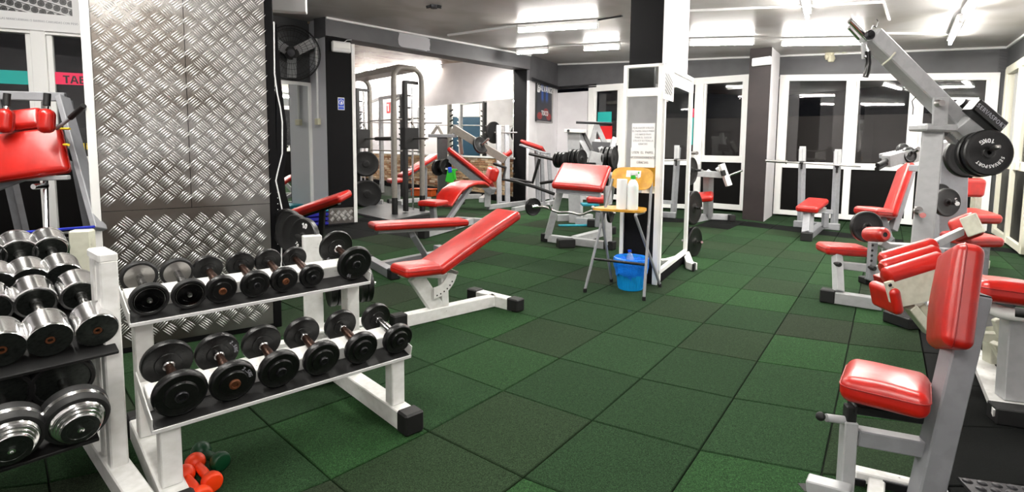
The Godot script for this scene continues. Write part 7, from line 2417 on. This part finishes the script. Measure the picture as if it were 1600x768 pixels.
func roller_machine():
	var t := thing("roller_pad_machine", "cream machine with stacked red roller pads behind the front seat", "gym machine", F(1560, 640))
	# side plate
	var z := 2.75
	var p := [P(1382, 441, z), P(1477, 412, z), P(1465, 466, z), P(1393, 482, z)]
	var c: Vector3 = (p[0] + p[1] + p[2] + p[3]) / 4.0
	var poly := PackedVector2Array()
	for q in p:
		poly.append(Vector2(q.x - c.x, q.y - c.y))
	obj("side_plate", prism(mb(), Transform3D(Basis(), c), poly, 0.014), M.cream, t)
	for q in [[1391, 445], [1395, 463], [1472, 421]]:
		obj("plate_bolt", lathe(mb(), Transform3D(Basis(), P(q[0], q[1], z - 0.008)), [Vector2(0, 0.004), Vector2(0.007, 0.004), Vector2(0.010, 0.0)], 12), M.dark_steel, t)
	# red pads, one ridge behind the other
	for q in [[1381, 434, 1474, 405, 2.79, 0.05], [1377, 420, 1466, 393, 2.87, 0.045], [1376, 407, 1462, 382, 2.95, 0.045]]:
		var a := P(q[0], q[1], q[4])
		var b := P(q[2], q[3], q[4])
		var al := (b - a).normalized()
		var m := mb()
		lathe(m, Transform3D(Basis(Vector3(0, 0, 1).cross(al).normalized(), Vector3(0, 0, 1), -al) * Basis(Vector3.UP, PI), (a + b) / 2), [Vector2(0, -a.distance_to(b) / 2), Vector2(q[5] * 0.7, -a.distance_to(b) / 2 + 0.004), Vector2(q[5], -a.distance_to(b) / 2 + 0.02), Vector2(q[5], a.distance_to(b) / 2 - 0.02), Vector2(q[5] * 0.7, a.distance_to(b) / 2 - 0.004), Vector2(0, a.distance_to(b) / 2)], 24)
		obj("red_roller", m, M.vinyl, t)
	obj("red_end_pad", pad(mb(), Transform3D(Basis(Vector3.BACK, 0.25), P(1384, 464, 2.82)), Vector3(0.055, 0.14, 0.2), 0.025, 0.0), M.vinyl, t)
	bm(t, "pad_core", P(1385, 448, 2.88), P(1468, 425, 2.88), 0.2, 0.09, M.vinyl_dark)
	# arms under it
	bm(t, "strut", P(1421, 478, z + 0.03), P(1453, 518, z + 0.03), 0.045, 0.06, M.cream, Vector3(0, 0, 1))
	bm(t, "strut", P(1436, 474, z + 0.12), P(1455, 505, z + 0.12), 0.04, 0.05, M.cream, Vector3(0, 0, 1))
	bm(t, "main_beam", P(1450, 520, z + 0.05), P(1572, 527, 2.65), 0.055, 0.045, M.cream)
	bm(t, "second_beam", P(1470, 500, z + 0.25), P(1572, 512, 2.8), 0.04, 0.04, M.cream)
	bm(t, "hinge_block", P(1528, 496, 2.62), P(1556, 492, 2.62), 0.08, 0.07, M.light_grey)
	for q in [[1550, 488, 1573, 520, 2.6], [1552, 534, 1574, 576, 2.62], [1560, 536, 1572, 560, 2.55], [1556, 498, 1566, 528, 2.5]]:
		bm(t, "linkage_bar", P(q[0], q[1], q[4]), P(q[2], q[3], q[4]), 0.03, 0.03, M.cream, Vector3(0, 0, 1))
	# seat on the right, its curved cream rail
	cushion(t, "seat", P(1578, 456, 2.35), Vector3(0.4, 0, 1), Vector3(1, -0.1, 0.2), Vector3(0.22, 0.09, 0.34), 0.015, 0.0)
	cushion(t, "small_red_pad", P(1524, 440, 2.62), Vector3(0.4, 0, 1), Vector3(1, 0.1, 0), Vector3(0.18, 0.06, 0.10), 0.01)
	tb(t, "seat_rail", round_off([P(1528, 468, 2.45), P(1556, 486, 2.35), P(1590, 492, 2.3), P(1625, 494, 2.3)], 0.05), 0.028, M.frame_white, 10)
	tb(t, "black_grip", [P(1586, 487, 2.15), P(1625, 492, 2.1)], 0.02, M.rubber, 12)
	bm(t, "front_post", F(1577, 642) + Vector3(0, 0.06, 0), P(1588, 490, 2.38), 0.085, 0.08, M.light_grey, Vector3(-0.3, 0, 1))
	bm(t, "rear_post", F(1546, 582) + Vector3(0, 0.06, 0), P(1550, 500, 2.75), 0.045, 0.06, M.cream, Vector3(0, 0, 1))
	bm(t, "cross_bar", P(1590, 550, 2.4), P(1640, 552, 2.4), 0.05, 0.05, M.light_grey)
	bm(t, "lower_bar", P(1590, 590, 2.5), P(1640, 600, 2.45), 0.07, 0.05, M.grey)
	# base plate with black foot
	var poly2 := []
	for q in [[1514, 548], [1532, 545], [1610, 632], [1552, 640]]:
		poly2.append(F(q[0], q[1], 0.06))
	obj("base_plate", ground_plan(mb(), poly2, 0.03 - O.y, 0.06), M.white, t)
	bm(t, "black_foot", F(1548, 655) + Vector3(0, 0.035, 0), F(1640, 668) + Vector3(0, 0.035, 0), 0.09, 0.07, M.rubber)
	bm(t, "black_foot", F(1510, 558) + Vector3(0, 0.015, 0), F(1548, 556) + Vector3(0, 0.015, 0), 0.06, 0.03, M.rubber)
	done()

func small_things():
	# black tread mat at the lower right corner
	var c := F(1590, 790)
	var t := thing("tread_board", "black tread-pattern foot board in the lower right corner", "foot plate", c)
	var d := Vector3(0.97, 0, 0.25).normalized()
	var n := Vector3(0.25, 0, -0.97)
	obj("board", box(mb(), Transform3D(Basis(d, Vector3.UP, d.cross(Vector3.UP)), F(1600, 775, 0.12) * Vector3(1, 0, 1) + Vector3(0.05, 0.115 , 0.06)), Vector3(0.42, 0.01, 0.22), 0.003), M.dark_steel, t)
	var bumps := mb()
	for i in 10:
		for j in 6:
			var q := F(1600, 775, 0.12) + Vector3(0.05, 0, 0.06) + d * (-0.19 + 0.04 * i + (0.02 if j % 2 else 0.0)) + d.cross(Vector3.UP) * (-0.09 + 0.035 * j)
			lathe(bumps, Transform3D(Basis(Vector3.RIGHT, -PI / 2), Vector3(q.x, 0.119, q.z)), [Vector2(0.016, 0.0), Vector2(0.013, 0.004), Vector2(0.008, 0.006), Vector2(0, 0.0065)], 10)
	obj("raised_studs", bumps, M.dark_steel, t).set_meta("kind", "stuff")
	for s in [-0.16, 0.16]:
		obj("support", box(mb(), Transform3D(Basis(), F(1600, 775, 0.12) * Vector3(1, 0, 1) + Vector3(0.05, 0.055, 0.06) + d * s), Vector3(0.03, 0.11, 0.16)), M.black, t)
	done()
	# gold ornament on the wall above the window, white board by the ceiling
	var wn := Vector3(-w1.z, 0, w1.x)
	c = V(1297, 82, W1A + wn * 0.04, w1)
	t = thing("ceiling_detector", "small yellowed fitting with dangling parts under the ceiling before the windows", "fitting", c)
	tb(t, "cord", [Vector3(0, 0.12, 0), Vector3(0, 0.03, 0)], 0.012, M.cream_plastic, 8)
	for q in [[0, 0.0, 0.06], [0.02, -0.1, 0.05], [-0.03, -0.06, 0.04], [0.11, 0.03, 0.045], [0.20, 0.02, 0.04]]:
		obj("bulb_cup", lathe(mb(), Transform3D(Basis(Vector3.RIGHT, PI / 2), w1 * q[0] + Vector3(0, q[1], 0)), [Vector2(0, -0.055), Vector2(q[2] * 0.9, -0.05), Vector2(q[2] * 1.2, 0.0), Vector2(q[2] * 0.8, 0.05), Vector2(0, 0.055)], 14), M.cream if q[0] > 0.05 else M.cream_plastic, t)
	tb(t, "rail", [w1 * -0.05 + Vector3(0, 0.03, 0), w1 * 0.25 + Vector3(0, 0.03, 0)], 0.012, M.cream_plastic, 8)
	done()
	c = P(448, 4, 4.2)
	t = thing("wall_board", "white board end high beside the tread-plate column", "board", c)
	obj("panel", box(mb(), Transform3D(Basis(Vector3.UP, 0.25), Vector3(-0.03, 0.08, 0)), Vector3(0.34, 0.30, 0.08), 0.006), M.white_plastic, t)
	obj("bracket", box(mb(), Transform3D(Basis(), Vector3(-0.02, 0.45, 0)), Vector3(0.05, 0.5, 0.04)), M.white_plastic, t)
	done()
	c = C(678, 14)
	t = thing("smoke_detector", "small dark fitting on the grey ceiling above the beam", "fitting", c)
	obj("base", lathe(mb(), Transform3D(Basis(Vector3.RIGHT, PI / 2), Vector3(0, 0.03, 0)), [Vector2(0, 0.03), Vector2(0.04, 0.025), Vector2(0.05, 0.0), Vector2(0.05, -0.015)], 20), M.dark_steel, t)
	for q in [-0.09, 0.09]:
		tb(t, "spot", [Vector3(q, 0.02, 0), Vector3(q * 0.4, 0.03, 0)], 0.018, M.dark_steel, 8)
	done()
